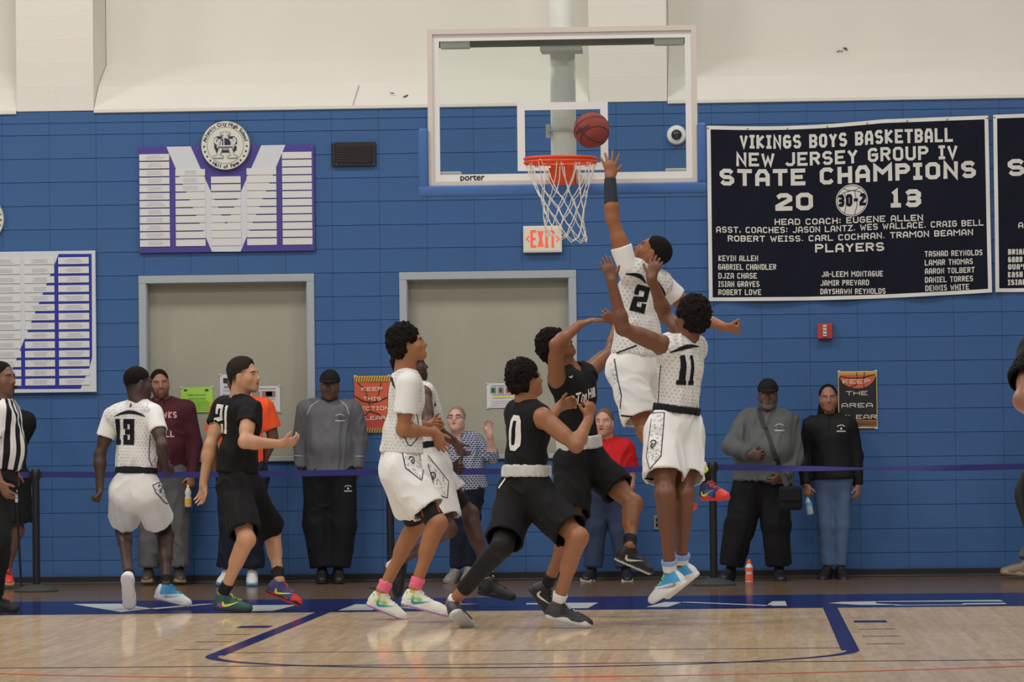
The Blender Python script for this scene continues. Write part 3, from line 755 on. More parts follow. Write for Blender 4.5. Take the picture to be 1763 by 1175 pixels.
def pants(B, m, r=(.115, .085, .075), end=.97, name='trousers', seed=0, h=.0095, amp=.008, top_=.72, w=1.0, wr=.15):
    s = B.s; n, p, up = B.neck, B.pel, B.up; wt = n+(p-n)*top_
    ops = [('u', Cone(wt, p, wr*s*w, .165*s*w, B.hfront, .8, capa=True), 0), ('u', Cone(B.hL+up*.02, B.hR+up*.02, .118*s*w, .118*s*w), .05)]+[('u', x[1], .05) for x in hip_ops(B, .025, w=w)[1:]]
    for S in 'LR':
        hh, kn, an = B.D['h'+S], B.D['k'+S], B.D['a'+S]; e = kn+(an-kn)*end
        ops += [('u', Cone(hh, kn, r[0]*s, r[1]*s), .05), ('u', Cone(kn, e, r[1]*s, r[2]*s, cap=True), .03)]
    return cloth_mesh(name, ops, h, m, B.root, up, amp, seed, sm=2, f1=7)
def limbwrap(B, a, b, ra, rb, m, name, seed=0, n=None, h=.006, amp=.0015):
    """tight sleeve round a limb from a to b"""
    return cloth_mesh(name, [('u', Cone(a, b, ra, rb, cap=True, capa=True), 0)], h, m, B.root, nz(b-a), amp, seed, sm=1)
# ---------------------------------------------------------------- the hall
BLUE = mat('blue_block_paint', (57, 94, 143), .5, bump=.2, bscale=55, var=.07, vscale=1.6, spec=.35)
BJ = mat('blue_joint_paint', (56, 92, 140), .6)
WHITE = mat('white_block_paint', (226, 219, 208), .6, bump=.25, bscale=45, var=.02, vscale=1.2)
WSMOOTH = mat('white_smooth_paint', (222, 217, 206), .5, var=.015, vscale=2)
BW, BH, PH = .4064, .2032, .3*.4064
def struct(name, mb, m, **k): return mb.build(name, m, None, kind='structure', **k)
wall = struct('wall_back', MB().add([(-12, .012, 0), (-3.99, .012, 0), (-3.99, .012, 4.07), (-12, .012, 4.07)], [(0, 1, 2, 3)])
    .add([(-3.99, .012, 0), (-.232, .012, 0), (-.232, .012, 1.036), (-3.99, .012, 1.036)], [(0, 1, 2, 3)])
    .add([(-3.99, .012, 2.64), (-.232, .012, 2.64), (-.232, .012, 4.07), (-3.99, .012, 4.07)], [(0, 1, 2, 3)])
    .add([(-2.477, .012, 1.036), (-1.748, .012, 1.036), (-1.748, .012, 2.64), (-2.477, .012, 2.64)], [(0, 1, 2, 3)])
    .add([(-.232, .012, 0), (12, .012, 0), (12, .012, 4.07), (-.232, .012, 4.07)], [(0, 1, 2, 3)]), BJ)
wall.location = (0, 0, 0)
BLK = {}
def block_mesh(w, hh, m):
    key = (round(w, 3), round(hh, 3), m.name)
    if key not in BLK:
        a, b, e, ex = w/2-.0003, hh/2-.0014, .0022, .0011
        V = [(-a, 0, -b), (a, 0, -b), (a, 0, b), (-a, 0, b), (-a+ex, -.0028, -b+e), (a-ex, -.0028, -b+e), (a-ex, -.0028, b-e), (-a+ex, -.0028, b-e), (-a, .012, -b), (a, .012, -b), (a, .012, b), (-a, .012, b)]
        V = [(x, y if y < 0 else (0 if y == 0 else y), z) for x, y, z in V]
        Fs = [(4, 5, 6, 7), (0, 1, 5, 4), (1, 2, 6, 5), (2, 3, 7, 6), (3, 0, 4, 7), (0, 8, 9, 1), (1, 9, 10, 2), (2, 10, 11, 3), (3, 11, 8, 0)]
        me = bpy.data.meshes.new('block'); me.from_pydata(V, [], Fs); me.materials.append(m); me.update(); BLK[key] = me
    return BLK[key]
wins = [(-3.991, -2.477), (-1.748, -.232)]
cells = []
for j in range(20):
    z0 = j*BH; half = (j == 19)
    for i in range(-14, 11):
        x0 = i*BW+PH; segs = [(x0, x0+BW)]
        if 5 <= j < 13:
            for a, b in wins:
                ns = []
                for p, q in segs:
                    if q <= a or p >= b: ns.append((p, q)); continue
                    if p < a: ns.append((p, a))
                    if q > b: ns.append((b, q))
                segs = ns
        for p, q in segs:
            if q-p < .03: continue
            if half: cells += [(p, q, z0, z0+BH/2), (p, q, z0+BH/2, z0+BH)]
            else: cells.append((p, q, z0, z0+BH))
def in_view(c): return -5.2 < (c[0]+c[1])/2 < 3.85 and c[2] > 1.0
vis = [c for c in cells if in_view(c)]; vis = sorted(vis, key=lambda c: -((c[1]-c[0])*(c[3]-c[2])))[:295]; vs = set(vis)
rest = MB()
for c in cells:
    w, hh = c[1]-c[0], c[3]-c[2]; ctr = ((c[0]+c[1])/2, random.uniform(-.0006, .0004), (c[2]+c[3])/2); me = block_mesh(w, hh, BLUE)
    if c in vs: o = bpy.data.objects.new('block', me); o.location = ctr; link(o, wall)
    else: rest.add([(v.co.x+ctr[0], v.co.y+ctr[1], v.co.z+ctr[2]) for v in me.vertices], [tuple(p.vertices) for p in me.polygons])
o = rest.build('block', BLUE, wall); o['kind'] = 'stuff'
# baseboard: black rubber base
struct('baseboard_back', MB().box((0, -.012, .034), (12, .012, .034), .004).add([(-12, -.03, .004), (12, -.03, .004), (12, -.02, .03), (-12, -.02, .03)], [(0, 1, 2, 3)]), mat('black_rubber', (22, 20, 20), .5))
# upper wall: recessed bays with sloped ledges between pilasters
pil = [(-5.035, -4.367), (-.104, .56)]
up = MB()
for a, b in pil:
    up.add([(a, 0, 4.07), (b, 0, 4.07), (b, 0, 9.5), (a, 0, 9.5)], [(0, 1, 2, 3)])
    up.add([(a, 0, 4.07), (a, .7, 4.07), (a, .7, 9.5), (a, 0, 9.5)], [(0, 1, 2, 3)]).add([(b, 0, 4.07), (b, .7, 4.07), (b, .7, 9.5), (b, 0, 9.5)], [(0, 1, 2, 3)])
wu = struct('wall_upper_back', up, WSMOOTH)
def ledge(a, b):
    prof = [(-.012, 4.045), (-.02, 4.05), (-.02, 4.075), (-.008, 4.082), (.22, 4.275), (.235, 4.292), (.69, 4.523), (.7, 9.5)]
    mb = MB(); V = [(x, y, z) for x in (a, b) for y, z in prof]; n = len(prof)
    mb.add(V, [(i, i+1, n+i+1, n+i) for i in range(n-1)]); mb.add([(a, -.012, 4.045), (b, -.012, 4.045), (b, .05, 4.045), (a, .05, 4.045)], [(0, 1, 2, 3)])
    mb.add([(a, y, z) for y, z in prof[:7]]+[(a, .69, 4.045)], [tuple(range(8))]); return mb.build('sloped_ledge', WSMOOTH, wu)
for a, b in ((-12, -5.035), (-4.367+.004, -.104-.004), (.56+.004, 12)): ledge(a, b)
for a, b in pil:
    for j in range(8):
        for k in range(2):
            w = (b-a)/2; o = bpy.data.objects.new('block', block_mesh(w, BH, WHITE)); o.location = (a+w*(k+.5), .002, 4.07+BH*(j+.5)); link(o, wu)
for a, b in ((-4.363, -.108), (.564, 4.4), (-5.9, -5.04)):
    n = int((b-a)/BW)
    for i in range(n+1):
        x0 = a+i*BW; x1 = min(b, x0+BW)
        if x1-x0 < .05: continue
        for j in range(4):
            o = bpy.data.objects.new('block', block_mesh(x1-x0, BH, WHITE)); o.location = ((x0+x1)/2, .697, 4.53+BH*(j+.5)); link(o, wu)
# painted seams in the ledge panels
sm = mat('seam_shadow_gap', (150, 146, 138), .8)
for x in (-2.13,): MB().add([(x, -.0205, 4.08), (x+.006, -.0205, 4.08), (x+.04, .2, 4.272), (x+.034, .2, 4.272)], [(0, 1, 2, 3)]).build('panel_seam', sm, wu)
# scuffs
scf = mat('ball_scuff', (95, 85, 76), .9)
for px, py, w_, r in ((699, 166, 14, .9), (675, 161, 7, -.6), (1447, 88, 7, .4), (1456, 84, 9, -.7)):
    c = P(px, py, .1 if py > 140 else .68)
    c[1] = .08 if py > 140 else .685; mb = MB()
    for k in range(3):
        a = r+random.uniform(-.3, .3); L = w_/204*random.uniform(.5, 1)/2; d = np.array((math.cos(a), 0, math.sin(a)))
        if py > 140: d = np.array((math.cos(a), .76*math.sin(a), .64*math.sin(a)))
        q = c+np.array((random.uniform(-.02, .02), -.006, 0)); mb.tube([q-d*L, q+d*L], .0035, 4)
    mb.build('scuff_mark', scf, wu)

# ---- recessed grey panels in steel frames
FR = mat('frame_grey_paint', (166, 171, 174), .45, spec=.4)
PN = mat('grey_fabric_panel', (168, 165, 147), .8, bump=.5, bscale=240, var=.03, vscale=3)
for n, (a, b) in enumerate(wins):
    z0, z1, fwid, dep = 1.036, 2.64, .066, .13
    mb = MB(); mb.box(((a+b)/2, -.004, z1-fwid/2), ((b-a)/2, .012, fwid/2), .003); mb.box(((a+b)/2, -.008, z0+.02), ((b-a)/2, .016, .02), .003)
    for x in (a+fwid/2, b-fwid/2): mb.box((x, -.0035, (z0+z1)/2-.013), (fwid/2-.0005, .012, (z1-z0)/2-.053), .003)
    w_ = struct('window_%d' % (n+1), mb, FR)
    m2 = MB()
    for x in (a+fwid, b-fwid): m2.box((x, dep/2+.01, (z0+z1)/2), (.006, dep/2, (z1-z0)/2-.02))
    m2.box(((a+b)/2, dep/2+.01, z1-fwid), ((b-a)/2-.06, dep/2, .006)); m2.build('reveal', FR, w_)
    MB().box(((a+b)/2, dep, (z0+z1)/2), ((b-a)/2-.03, .01, (z1-z0)/2-.01)).build('panel', PN, w_)
    m3 = MB()
    for x, zz in ((a+.16, z1-.13), (b-.16, z1-.13)): m3.tube([(x, dep-.018, zz), (x, dep-.009, zz)], .005, 8)
    m3.build('screw', mat('steel', (150, 150, 150), .3, metal=1), w_)

# ---- floor
fm = bpy.data.materials.new('maple_floor'); fm.use_nodes = True; nt = fm.node_tree; nt.nodes.clear()
N = nt.nodes.new; Lk = nt.links.new
out = N('ShaderNodeOutputMaterial'); tc = N('ShaderNodeTexCoord'); mp = N('ShaderNodeMapping'); mp.inputs['Rotation'].default_value = (0, 0, math.pi/2)
Lk(tc.outputs['Object'], mp.inputs[0])
br = N('ShaderNodeTexBrick'); br.offset = .37; br.offset_frequency = 3; br.squash = 1; br.inputs['Scale'].default_value = 1; br.inputs['Mortar Size'].default_value = .0006
br.inputs['Brick Width'].default_value = 1.0; br.inputs['Row Height'].default_value = .057; br.inputs['Color1'].default_value = s2l((190, 163, 130))+(1,); br.inputs['Color2'].default_value = s2l((203, 178, 146))+(1,); br.inputs['Mortar'].default_value = s2l((172, 146, 114))+(1,)
Lk(mp.outputs[0], br.inputs['Vector'])
ns = N('ShaderNodeTexNoise'); ns.inputs['Scale'].default_value = 6; mp2 = N('ShaderNodeMapping'); mp2.inputs['Scale'].default_value = (4, .6, 1); Lk(tc.outputs['Object'], mp2.inputs[0]); Lk(mp2.outputs[0], ns.inputs['Vector'])
hs_ = N('ShaderNodeHueSaturation'); mr = N('ShaderNodeMapRange'); mr.inputs[1].default_value = .3; mr.inputs[2].default_value = .7; mr.inputs[3].default_value = .88; mr.inputs[4].default_value = 1.1
Lk(ns.outputs['Fac'], mr.inputs[0]); Lk(mr.outputs[0], hs_.inputs['Value']); Lk(br.outputs['Color'], hs_.inputs['Color'])
def varnish(nt, colsock, rgb, fac=.3, rough=.13):
    N = nt.nodes.new; Lk = nt.links.new
    df = N('ShaderNodeBsdfDiffuse'); gl = N('ShaderNodeBsdfGlossy'); mx = N('ShaderNodeMixShader'); gl.inputs['Roughness'].default_value = rough
    gl.inputs['Color'].default_value = (1, .98, .95, 1)
    if colsock: Lk(colsock, df.inputs['Color'])
    else: df.inputs['Color'].default_value = s2l(rgb)+(1,)
    tc = N('ShaderNodeTexCoord'); mp = N('ShaderNodeMapping'); mp.inputs['Scale'].default_value = (9, 1.4, 1); n = N('ShaderNodeTexNoise'); n.inputs['Scale'].default_value = 3; bp = N('ShaderNodeBump'); bp.inputs['Strength'].default_value = .022; bp.inputs['Distance'].default_value = .02
    Lk(tc.outputs['Object'], mp.inputs[0]); Lk(mp.outputs[0], n.inputs['Vector']); Lk(n.outputs['Fac'], bp.inputs['Height']); Lk(bp.outputs[0], gl.inputs['Normal'])
    mx.inputs[0].default_value = fac; Lk(df.outputs[0], mx.inputs[1]); Lk(gl.outputs[0], mx.inputs[2]); Lk(mx.outputs[0], nt.nodes.get('Material Output').inputs[0])
out.name = 'Material Output'
varnish(nt, hs_.outputs[0], None, .48, .065)
def paint(name, rgb, fac=.3):
    if name in MATS: return MATS[name]
    m = bpy.data.materials.new(name); m.use_nodes = True; m.node_tree.nodes.remove(m.node_tree.nodes['Principled BSDF']); varnish(m.node_tree, None, rgb, fac); MATS[name] = m; return m
floor = struct('floor', MB().add([(-16, -38, 0), (16, -38, 0), (16, .9, 0), (-16, .9, 0)], [(0, 1, 2, 3)]), fm)
NAVY = paint('navy_court_paint', (28, 38, 92), .36); LINEB = paint('dark_line_paint', (44, 44, 66), .3); LETT = paint('white_court_paint', (190, 194, 190), .36); ORL = paint('orange_line_paint', (200, 90, 50), .3)
def fpoly(name, pts, m, z=.001): return MB().add([(p[0], p[1], z) for p in pts], [tuple(range(len(pts)))]).build(name, m, floor)
fpoly('dark_border', [(-16, -3.85), (16, -3.85), (16, 0), (-16, 0)], paint('dark_brown_maple', (100, 80, 60), .42), .0008)  # strip between band and wall, coloured a darker brown than the court
fpoly('baseline_band', [(-16, -6.27), (16, -6.27), (16, -3.85), (-16, -3.85)], NAVY)
LT = [[(125, 1041), (206.7, 1040.5), (263, 1049), (209, 1055)], [(258, 1048.4), (352, 1040.7), (372, 1040.5), (268, 1050)],
      [(438, 1043), (512, 1042.6), (470, 1053), (400, 1053.6)], [(612, 1041.5), (672, 1041.3), (640, 1051.5), (582, 1052.2)], [(640, 1047), (800, 1040.6), (826, 1040.4), (680, 1047.6)], [(668, 1046.6), (706, 1045.6), (792, 1050.4), (738, 1050.9)],
      [(906, 1039.4), (1030, 1038.6), (1012, 1048), (962, 1048.7), (975, 1042), (906, 1041.8)],
      [(1144, 1037.6), (1176, 1037.4), (1150, 1046), (1112, 1046.3)], [(1160, 1037.6), (1188, 1037.4), (1330, 1043.2), (1330, 1044.6)], [(1330, 1036.3), (1352, 1036.1), (1355, 1044), (1318, 1044.4)],
      [(1426, 1039.6), (1450, 1037.2), (1510, 1036.2), (1508, 1040), (1560, 1042.6), (1480, 1042.6)], [(1508, 1036.2), (1722, 1034), (1728, 1036.6), (1640, 1036.8), (1508, 1037.4)], [(1655, 1039.8), (1730, 1039), (1734, 1042), (1662, 1042.4)], [(1540, 1042.6), (1734, 1041.2), (1734, 1042), (1540, 1043.6)]]
for q in LT: fpoly('painted_letter', [F(*p) for p in q], LETT, .002)
lw = .05
for x in (-1.82, 1.82):
    xi = x-lw*np.sign(x)*2; fpoly('lane_line', [(x, -6.27), (xi, -6.27), (xi, -12.0), (x, -12.0)], NAVY, .0015)
pts = [(1.82*math.cos(a), -12.0-1.5*math.sin(a)) for a in np.linspace(0, math.pi, 40)]; inn = [(1.75*math.cos(a), -12.0-1.43*math.sin(a)) for a in np.linspace(0, math.pi, 40)]
MB().add([(p[0], p[1], .0015) for p in pts+inn[::-1]], [(i, i+1, 79-i-1, 79-i) for i in range(39)]).build('free_throw_arc', NAVY, floor)
fpoly('thin_line', [(-1.75, -11.72), (1.75, -11.72), (1.75, -11.76), (-1.75, -11.76)], LINEB, .0012)
fpoly('thin_line', [(-8, -13.1), (8, -13.1), (8, -13.15), (-8, -13.15)], LINEB, .0012)
for sx in (-1, 1):
    fpoly('lane_block', [(sx*1.88, -8.32), (sx*2.09, -8.32), (sx*2.09, -8.6), (sx*1.88, -8.6)], NAVY, .0012)
    for y in (-9.5, -10.4, -11.3): fpoly('lane_hash', [(sx*1.88, y), (sx*2.1, y), (sx*2.1, y-.045), (sx*1.88, y-.045)], LINEB, .0012)
arc = [(6.0*math.cos(a), -7.8-6.6*math.sin(a)) for a in np.linspace(0, math.pi, 60)]; arc2 = [(5.94*math.cos(a), -7.8-6.54*math.sin(a)) for a in np.linspace(0, math.pi, 60)]
MB().add([(p[0], p[1], .0013) for p in arc+arc2[::-1]], [(i, i+1, 119-i-1, 119-i) for i in range(59)]).build('orange_arc', ORL, floor)

# ---------------------------------------------------------------- things on the wall
def wp(px, py, Y=-.012): return P(px, py, Y)
PURP = mat('purple_board', (78, 66, 142), .35, spec=.4); PLATE = mat('name_plate_plastic', (216, 214, 210), .35, spec=.4); VW = mat('board_white', (208, 210, 212), .35); GREYT = mat('faint_grey_print', (168, 166, 178), .6)
DARK = mat('navy_black_print', (30, 32, 52), .55); GOLD = mat('screw_brass', (180, 150, 90), .4, metal=1)
def seal(cx, cz, label):
    t = thing('seal_plaque', label, 'plaque', (cx, -.03, cz)); R = .213
    MB().lathe((cx, -.012, cz), [(R-.004, 0), (R, .004), (R, .016), (R-.003, .019)], 64, (0, -1, 0)).build('disc', mat('plaque_cream', (214, 211, 198), .4), t)
    y = -.0335
    def ring(r0, r1, m, nm):
        n = 64; MB().add([(cx+r*math.cos(2*math.pi*k/n), y, cz+r*math.sin(2*math.pi*k/n)) for r in (r0, r1) for k in range(n)], [(k, (k+1) % n, n+(k+1) % n, n+k) for k in range(n)]).build(nm, m, t)
    ring(.156, .1585, DARK, 'inner_ring'); ring(.2085, .2125, DARK, 'outer_ring')
    def arc_text(s, r, a0, a1, inside, nm):
        mb = MB()
        for i, ch in enumerate(s):
            if ch == ' ': continue
            a = math.radians(a0+(a1-a0)*i/(len(s)-1)); rot = a-math.pi/2 if inside else a+math.pi/2
            for tq in font_text(ch, .042, .0012):
                mb.add([(cx+r*math.cos(a)+p[0]*math.cos(rot)-p[1]*math.sin(rot), y, cz+r*math.sin(a)+p[0]*math.sin(rot)+p[1]*math.cos(rot)) for p in tq], [tuple(range(len(tq)))])
        mb.build(nm, DARK, t, kind='stuff')
    arc_text('Atlantic City High School', .182, 166, 12, True, 'lettering'); arc_text('Hall of Fame', .184, 238, 304, False, 'lettering')
    for a in (183, 197, 211, 225, -3, -17, -31, -45):
        q = math.radians(a); c = (cx+.184*math.cos(q), cz+.184*math.sin(q)); V = []
        for k in range(10):
            rr = .013 if k % 2 == 0 else .0055; an = math.pi/2+k*math.pi/5; V.append((c[0]+rr*math.cos(an), y, c[1]+rr*math.sin(an)))
        V.append((c[0], y, c[1])); MB().add(V, [(k, (k+1) % 10, 10) for k in range(10)]).build('star', DARK, t)
    # monogram: navy C and R arms behind a light A, with a horned helmet
    def em(Qs, m, nm, yy): 
        mb = MB()
        for i, q in enumerate(Qs): mb.add([(cx+p[0], yy-.00008*i, cz+p[1]) for p in q], [tuple(range(len(q)))])
        mb.build(nm, m, t)
    NV = mat('emblem_navy', (32, 34, 66), .5); LG = mat('emblem_light', (206, 206, 196), .5); GR = mat('emblem_outline', (120, 118, 112), .5)
    em(strokes([(-.075, .0), (-.075, -.045), (-.07, -.052), (.065, -.052), (.085, -.036), (.085, -.02)], .022)+strokes([(-.085, -.02), (-.085, .055), (-.07, .066), (-.03, .066)], .022)+strokes([(.03, .066), (.072, .066), (.088, .052), (.09, .02)], .02), NV, 'emblem', y-.001)
    em(strokes([(-.09, -.1), (-.03, -.1)], .026)+strokes([(-.062, -.09), (-.008, .07), (.008, .07), (.062, -.09)], .036)+strokes([(.03, -.1), (.09, -.1)], .026)+strokes([(-.03, .098), (.03, .098)], .026)+strokes([(0, .1), (0, .06)], .036), GR, 'emblem', y-.003)
    em(strokes([(-.088, -.1), (-.032, -.1)], .017)+strokes([(-.062, -.09), (-.008, .07), (.008, .07), (.062, -.09)], .027)+strokes([(.032, -.1), (.088, -.1)], .017)+strokes([(-.028, .098), (.028, .098)], .017)+strokes([(0, .1), (0, .06)], .027), LG, 'emblem', y-.005)
    hel = [(.05*math.cos(a), .0+.06*math.sin(a)) for a in np.linspace(0, math.pi, 16)]
    em([hel], NV, 'helmet', y-.007); em(strokes([(-.012, .0), (-.012, .05)], .009)+strokes([(-.035, .0), (-.032, .03)], .012)+strokes([(-.062, -.012), (.062, -.012)], .022), LG, 'helmet', y-.009)
    for q in (-1, 1): em(strokes([(q*.05, .008), (q*.075, .012), (q*.088, .032), (q*.082, .055), (q*.07, .06)], .016), LG, 'helmet_horn', y-.009)
    em(strokes([(-.06, -.016), (.06, -.016)], .007), NV, 'helmet', y-.011)
    return t
def printed(mb, x0, x1, z, y, n=3, w=.006):
    for k in range(n):
        L = (x1-x0)*random.uniform(.35, .6)/2; c = (x0+x1)/2; zz = z-(k-1)*.0125; x = c-L
        while x < c+L:
            a = random.uniform(.004, .016); mb.add([(x, y, zz-w/2), (x+a, y, zz-w/2), (x+a, y, zz+w/2), (x, y, zz+w/2)], [(0, 1, 2, 3)]); x += a+.003
def c3(u, v): return P(230+u/4.897, 200+v/4.897, 0)
b1 = thing('honor_board', 'purple wall board of white name plates with a big white V below a round seal', 'board', (c3(785, 700)[0], -.012, c3(785, 1140)[2]))
ca, cb = c3(51, 1155), c3(1525, 240); x0, x1 = ca[0], cb[0]; zt = (c3(50, 262)[2]+c3(1520, 240)[2])/2; zb = (c3(52, 1155)[2]+c3(1530, 1140)[2])/2
MB().box(((x0+x1)/2, -.006, (zt+zb)/2), ((x1-x0)/2, .006, (zt-zb)/2), .003).build('backing', PURP, b1)
def q3(u, v): p = c3(u, v); return (p[0], -.0125, min(max(p[2], zb+.002), zt-.002))
vo = [q3(280, 255), q3(485, 252), q3(783, 925), q3(1080, 245), q3(1283, 243), q3(905, 1145), q3(665, 1145)]
MB().add(vo, [(0, 1, 2, 6), (2, 3, 4, 5), (2, 5, 6)]).build('letter_v', VW, b1)
PR = MB(); pz = c3(180, 351)[2]; pitch = 66.7/4.897/203.0
for cidx, (ua, ub, r0) in enumerate(((55, 308, 0), (358, 608, 2), (658, 908, 3), (958, 1208, 2), (1258, 1508, 0))):
    xa, xb = c3(ua, 700)[0], c3(ub, 700)[0]
    for r in range(r0, 12):
        z = pz-r*pitch; o = MB().box(((xa+xb)/2, -.0155, z), ((xb-xa)/2, .002, .0285), .001).build('name_plate', PLATE, b1)
        if cidx == 0 or (cidx == 1 and r < 5): printed(PR, xa, xb, z, -.0178)
PR.build('printed_names', GREYT, b1, kind='stuff')
for u, v in ((58, 280), (540, 272), (1022, 262), (1502, 262), (1508, 1105), (65, 1120)):
    p = c3(u, v); MB().lathe((p[0], -.012, p[2]), [(.006, 0), (.005, .004)], 10, (0, -1, 0)).build('screw', GOLD, b1)
b1.location.y -= .016; ps = c3(782, 250); _s = seal(ps[0], ps[2], 'round cream school seal with a horned helmet monogram above the purple board')
def c4(u, v): return P(u/3.178, 320+v/3.178, 0)
b2 = thing('honor_board', 'large white-framed board of name plates with blue stripes at the left edge behind the referee', 'board', (c4(100, 700)[0], -.012, c4(100, 1130)[2]))
xr = c4(528, 700)[0]; xl = xr-1.62; zt = c4(524, 356)[2]; zb = c4(530, 1130)[2]
MB().box(((xl+xr)/2, -.01, (zt+zb)/2), ((xr-xl)/2, .01, (zt-zb)/2), .004).build('backing', VW, b2)
BPR = mat('board_blue_print', (38, 50, 150), .35)
def q4(u, v, y=-.0212): p = c4(u, v); return (p[0], y, p[2])
MB().add([q4(325, 375), q4(505, 374), q4(508, 940), q4(492, 1000), q4(445, 1112), q4(28, 1114)], [tuple(range(6))]).build('blue_field', BPR, b2)
MB().add([q4(4, 378), q4(-150, 378), q4(-150, 700), q4(-120, 700)], [tuple(range(4))]).build('blue_field', BPR, b2)
PR = MB(); z0 = c4(410, 411)[2]; pitch = 51.2/3.178/201.5
for ua, ub in ((325, 492), (140, 303), (-45, 118), (-230, -67)):
    xa, xb = c4(ua, 700)[0], c4(ub, 700)[0]
    for r in range(14):
        z = z0-r*pitch; MB().box(((xa+xb)/2, -.0235, z), ((xb-xa)/2, .002, .029), .001).build('name_plate', PLATE, b2); printed(PR, xa, xb, z, -.0262)
PR.build('printed_names', GREYT, b2, kind='stuff')
p = P(-34, 378, 0); seal(p[0], p[2], 'round cream school seal cut by the left edge of the picture')

_s.location.y -= .03; b2.location.y -= .016
# championship banners
BN = mat('navy_banner_cloth', (20, 21, 36), .8, bump=.3, bscale=300, spec=.2); BWH = mat('banner_white_cloth', (222, 219, 212), .75, bump=.2, bscale=300); BT = mat('banner_letter_felt', (214, 210, 200), .8)
def banner(corners, label, texts, ball=True, sag=0.0, xclip=None):
    """corners TL TR BR BL in pixels"""
    TL, TR, BR, BL = [P(*c, 0) for c in corners]; t = thing('championship_banner', label, 'banner', ((TL[0]+TR[0])/2, -.02, (BL[2]+BR[2])/2))
    def S(u, v, lift=0):
        top = TL*(1-u)+TR*u; bot = BL*(1-u)+BR*u; p = top*(1-v)+bot*v
        p = p.copy(); p[2] -= sag*math.sin(math.pi*min(u*1.6, 1))*(1-v); p[2] -= .022*math.sin(math.pi*u)*v
        y = -.03-.008*math.sin(u*23+v*3)*(.3+v)-.006*math.sin(u*9-v*7)-.003*math.sin(u*40+v*15)
        return np.array((p[0], y-lift, p[2]))
    def grid(u0, u1, v0, v1, nu, nv, m, nm, lift):
        V = [S(u0+(u1-u0)*i/nu, v0+(v1-v0)*j/nv, lift) for j in range(nv+1) for i in range(nu+1)]
        Fs = [(j*(nu+1)+i, j*(nu+1)+i+1, (j+1)*(nu+1)+i+1, (j+1)*(nu+1)+i) for j in range(nv) for i in range(nu)]
        return MB().add(V, Fs).build(nm, m, t, smooth=True)
    grid(0, 1, 0, 1, 90, 40, BN, 'cloth', 0)
    bu, bv = .0135, .021
    for a in ((0, 1, 0, bv, 90, 2), (0, 1, 1-bv, 1, 90, 2), (0, bu, bv, 1-bv, 2, 40), (1-bu, 1, bv, 1-bv, 2, 40)): grid(*a, BWH, 'border', .0015)
    W_, H_ = np.linalg.norm(TR-TL), np.linalg.norm(BL-TL)
    def inv(px, py):
        p = P(px, py, -.03); u, v = .5, .5
        for _ in range(12):
            q = S(u, v); e = (p-q)[[0, 2]]; du = (S(u+.01, v)-q)[[0, 2]]/.01; dv = (S(u, v+.01)-q)[[0, 2]]/.01
            s_ = np.linalg.solve(np.stack([du, dv], 1), e); u += s_[0]; v += s_[1]
        return u, v
    for txt, xa, ya, xb, yb, hh, wt in texts:       # baseline-left px, baseline-right px, letter height px, stroke px
        ua, va = inv(xa, ya); ub, vb = inv(xb, yb); dx = (ub-ua)*W_; h_ = hh/204.; Qs = stroke_text(txt, 0, dx, 0, h_, wt/204., .03); mb = MB()
        def mapq(q, i):
            pp = []
            for x, z in q:
                f = x/max(dx, 1e-6); u = ua+(ub-ua)*f; v = va+(vb-va)*f-z/H_; pp.append(S(u, v, .003+.00006*(i % 20)))
            return pp
        if hh > 13:
            for g0, g1 in list(GRP):
                mb = MB(); [mb.add(mapq(Qs[i], i), [(0, 1, 2, 3)]) for i in range(g0, g1)]; mb.build('letter', BT, t)
        else:
            [mb.add(mapq(q, i), [(0, 1, 2, 3)]) for i, q in enumerate(Qs)]; mb.build('small_lettering', BT, t, kind='stuff')
    if ball:
        def disc(px, py, r, m, nm, lift, r0=0):
            u, v = inv(px, py); n = 40; V = []
            for rr in (r0, r):
                for k in range(n): a = 2*math.pi*k/n; V.append(S(u+rr*math.cos(a)/204/W_, v-rr*math.sin(a)/204/H_, lift))
            MB().add(V, [(k, (k+1) % n, n+(k+1) % n, n+k) for k in range(n)]).build(nm, m, t)
        cx_, cy_ = 1190+833/3.012, 170+528/3.012
        disc(cx_, cy_, 27.5, BT, 'ball_emblem', .003, .2); disc(cx_, cy_, 26, BN, 'ball_seam', .0036, 25)
        u, v = inv(cx_, cy_)
        def seam(pts, wt):
            mb = MB()
            for i, q in enumerate(strokes(pts, wt, 3)): mb.add([S(u+x/204/W_, v-z/204/H_, .0038) for x, z in q], [(0, 1, 2, 3)])
            mb.build('ball_seam', BN, t)
        seam([(-24, 6), (-14, 14), (0, 17), (14, 14), (24, 6)], 1); seam([(-13, -22), (-9, 0), (-12, 13)], 1); seam([(4, -26), (9, -8), (5, 16)], 1); seam([(-14, 21), (-5, 17), (5, 17), (14, 21)], 1)
        mb = MB()
        for i, q in enumerate(stroke_text('30-2', -24, 24, -10, 11, 5, 5)): mb.add([S(u+x/204/W_, v-z/204/H_, .0045+.0001*(i % 9)) for x, z in q], [(0, 1, 2, 3)])
        mb.build('lettering', BN, t)
    for k in range(8):
        p = S(.004+.992*k/7, .014, .002); MB().lathe(p, [(.008, 0), (.008, .003), (.004, .004)], 10, (0, -1, 0)).build('grommet', GOLD, t)
    return t
def b3(x, y): return (1190+x/3.012, 170+y/3.012)
TX = []
def tx(s, x0_, y0_, x1_, y1_, h, w): a = b3(x0_, y0_); b = b3(x1_, y1_); TX.append((s, a[0], a[1], b[0], b[1], h/3.012, w/3.012))
tx('VIKINGS BOYS BASKETBALL', 252, 258, 1357, 224, 72, 14.5); tx('NEW JERSEY GROUP IV', 234, 350, 1382, 312, 72, 14.5); tx('STATE CHAMPIONS', 148, 450, 1477, 410, 88, 21)
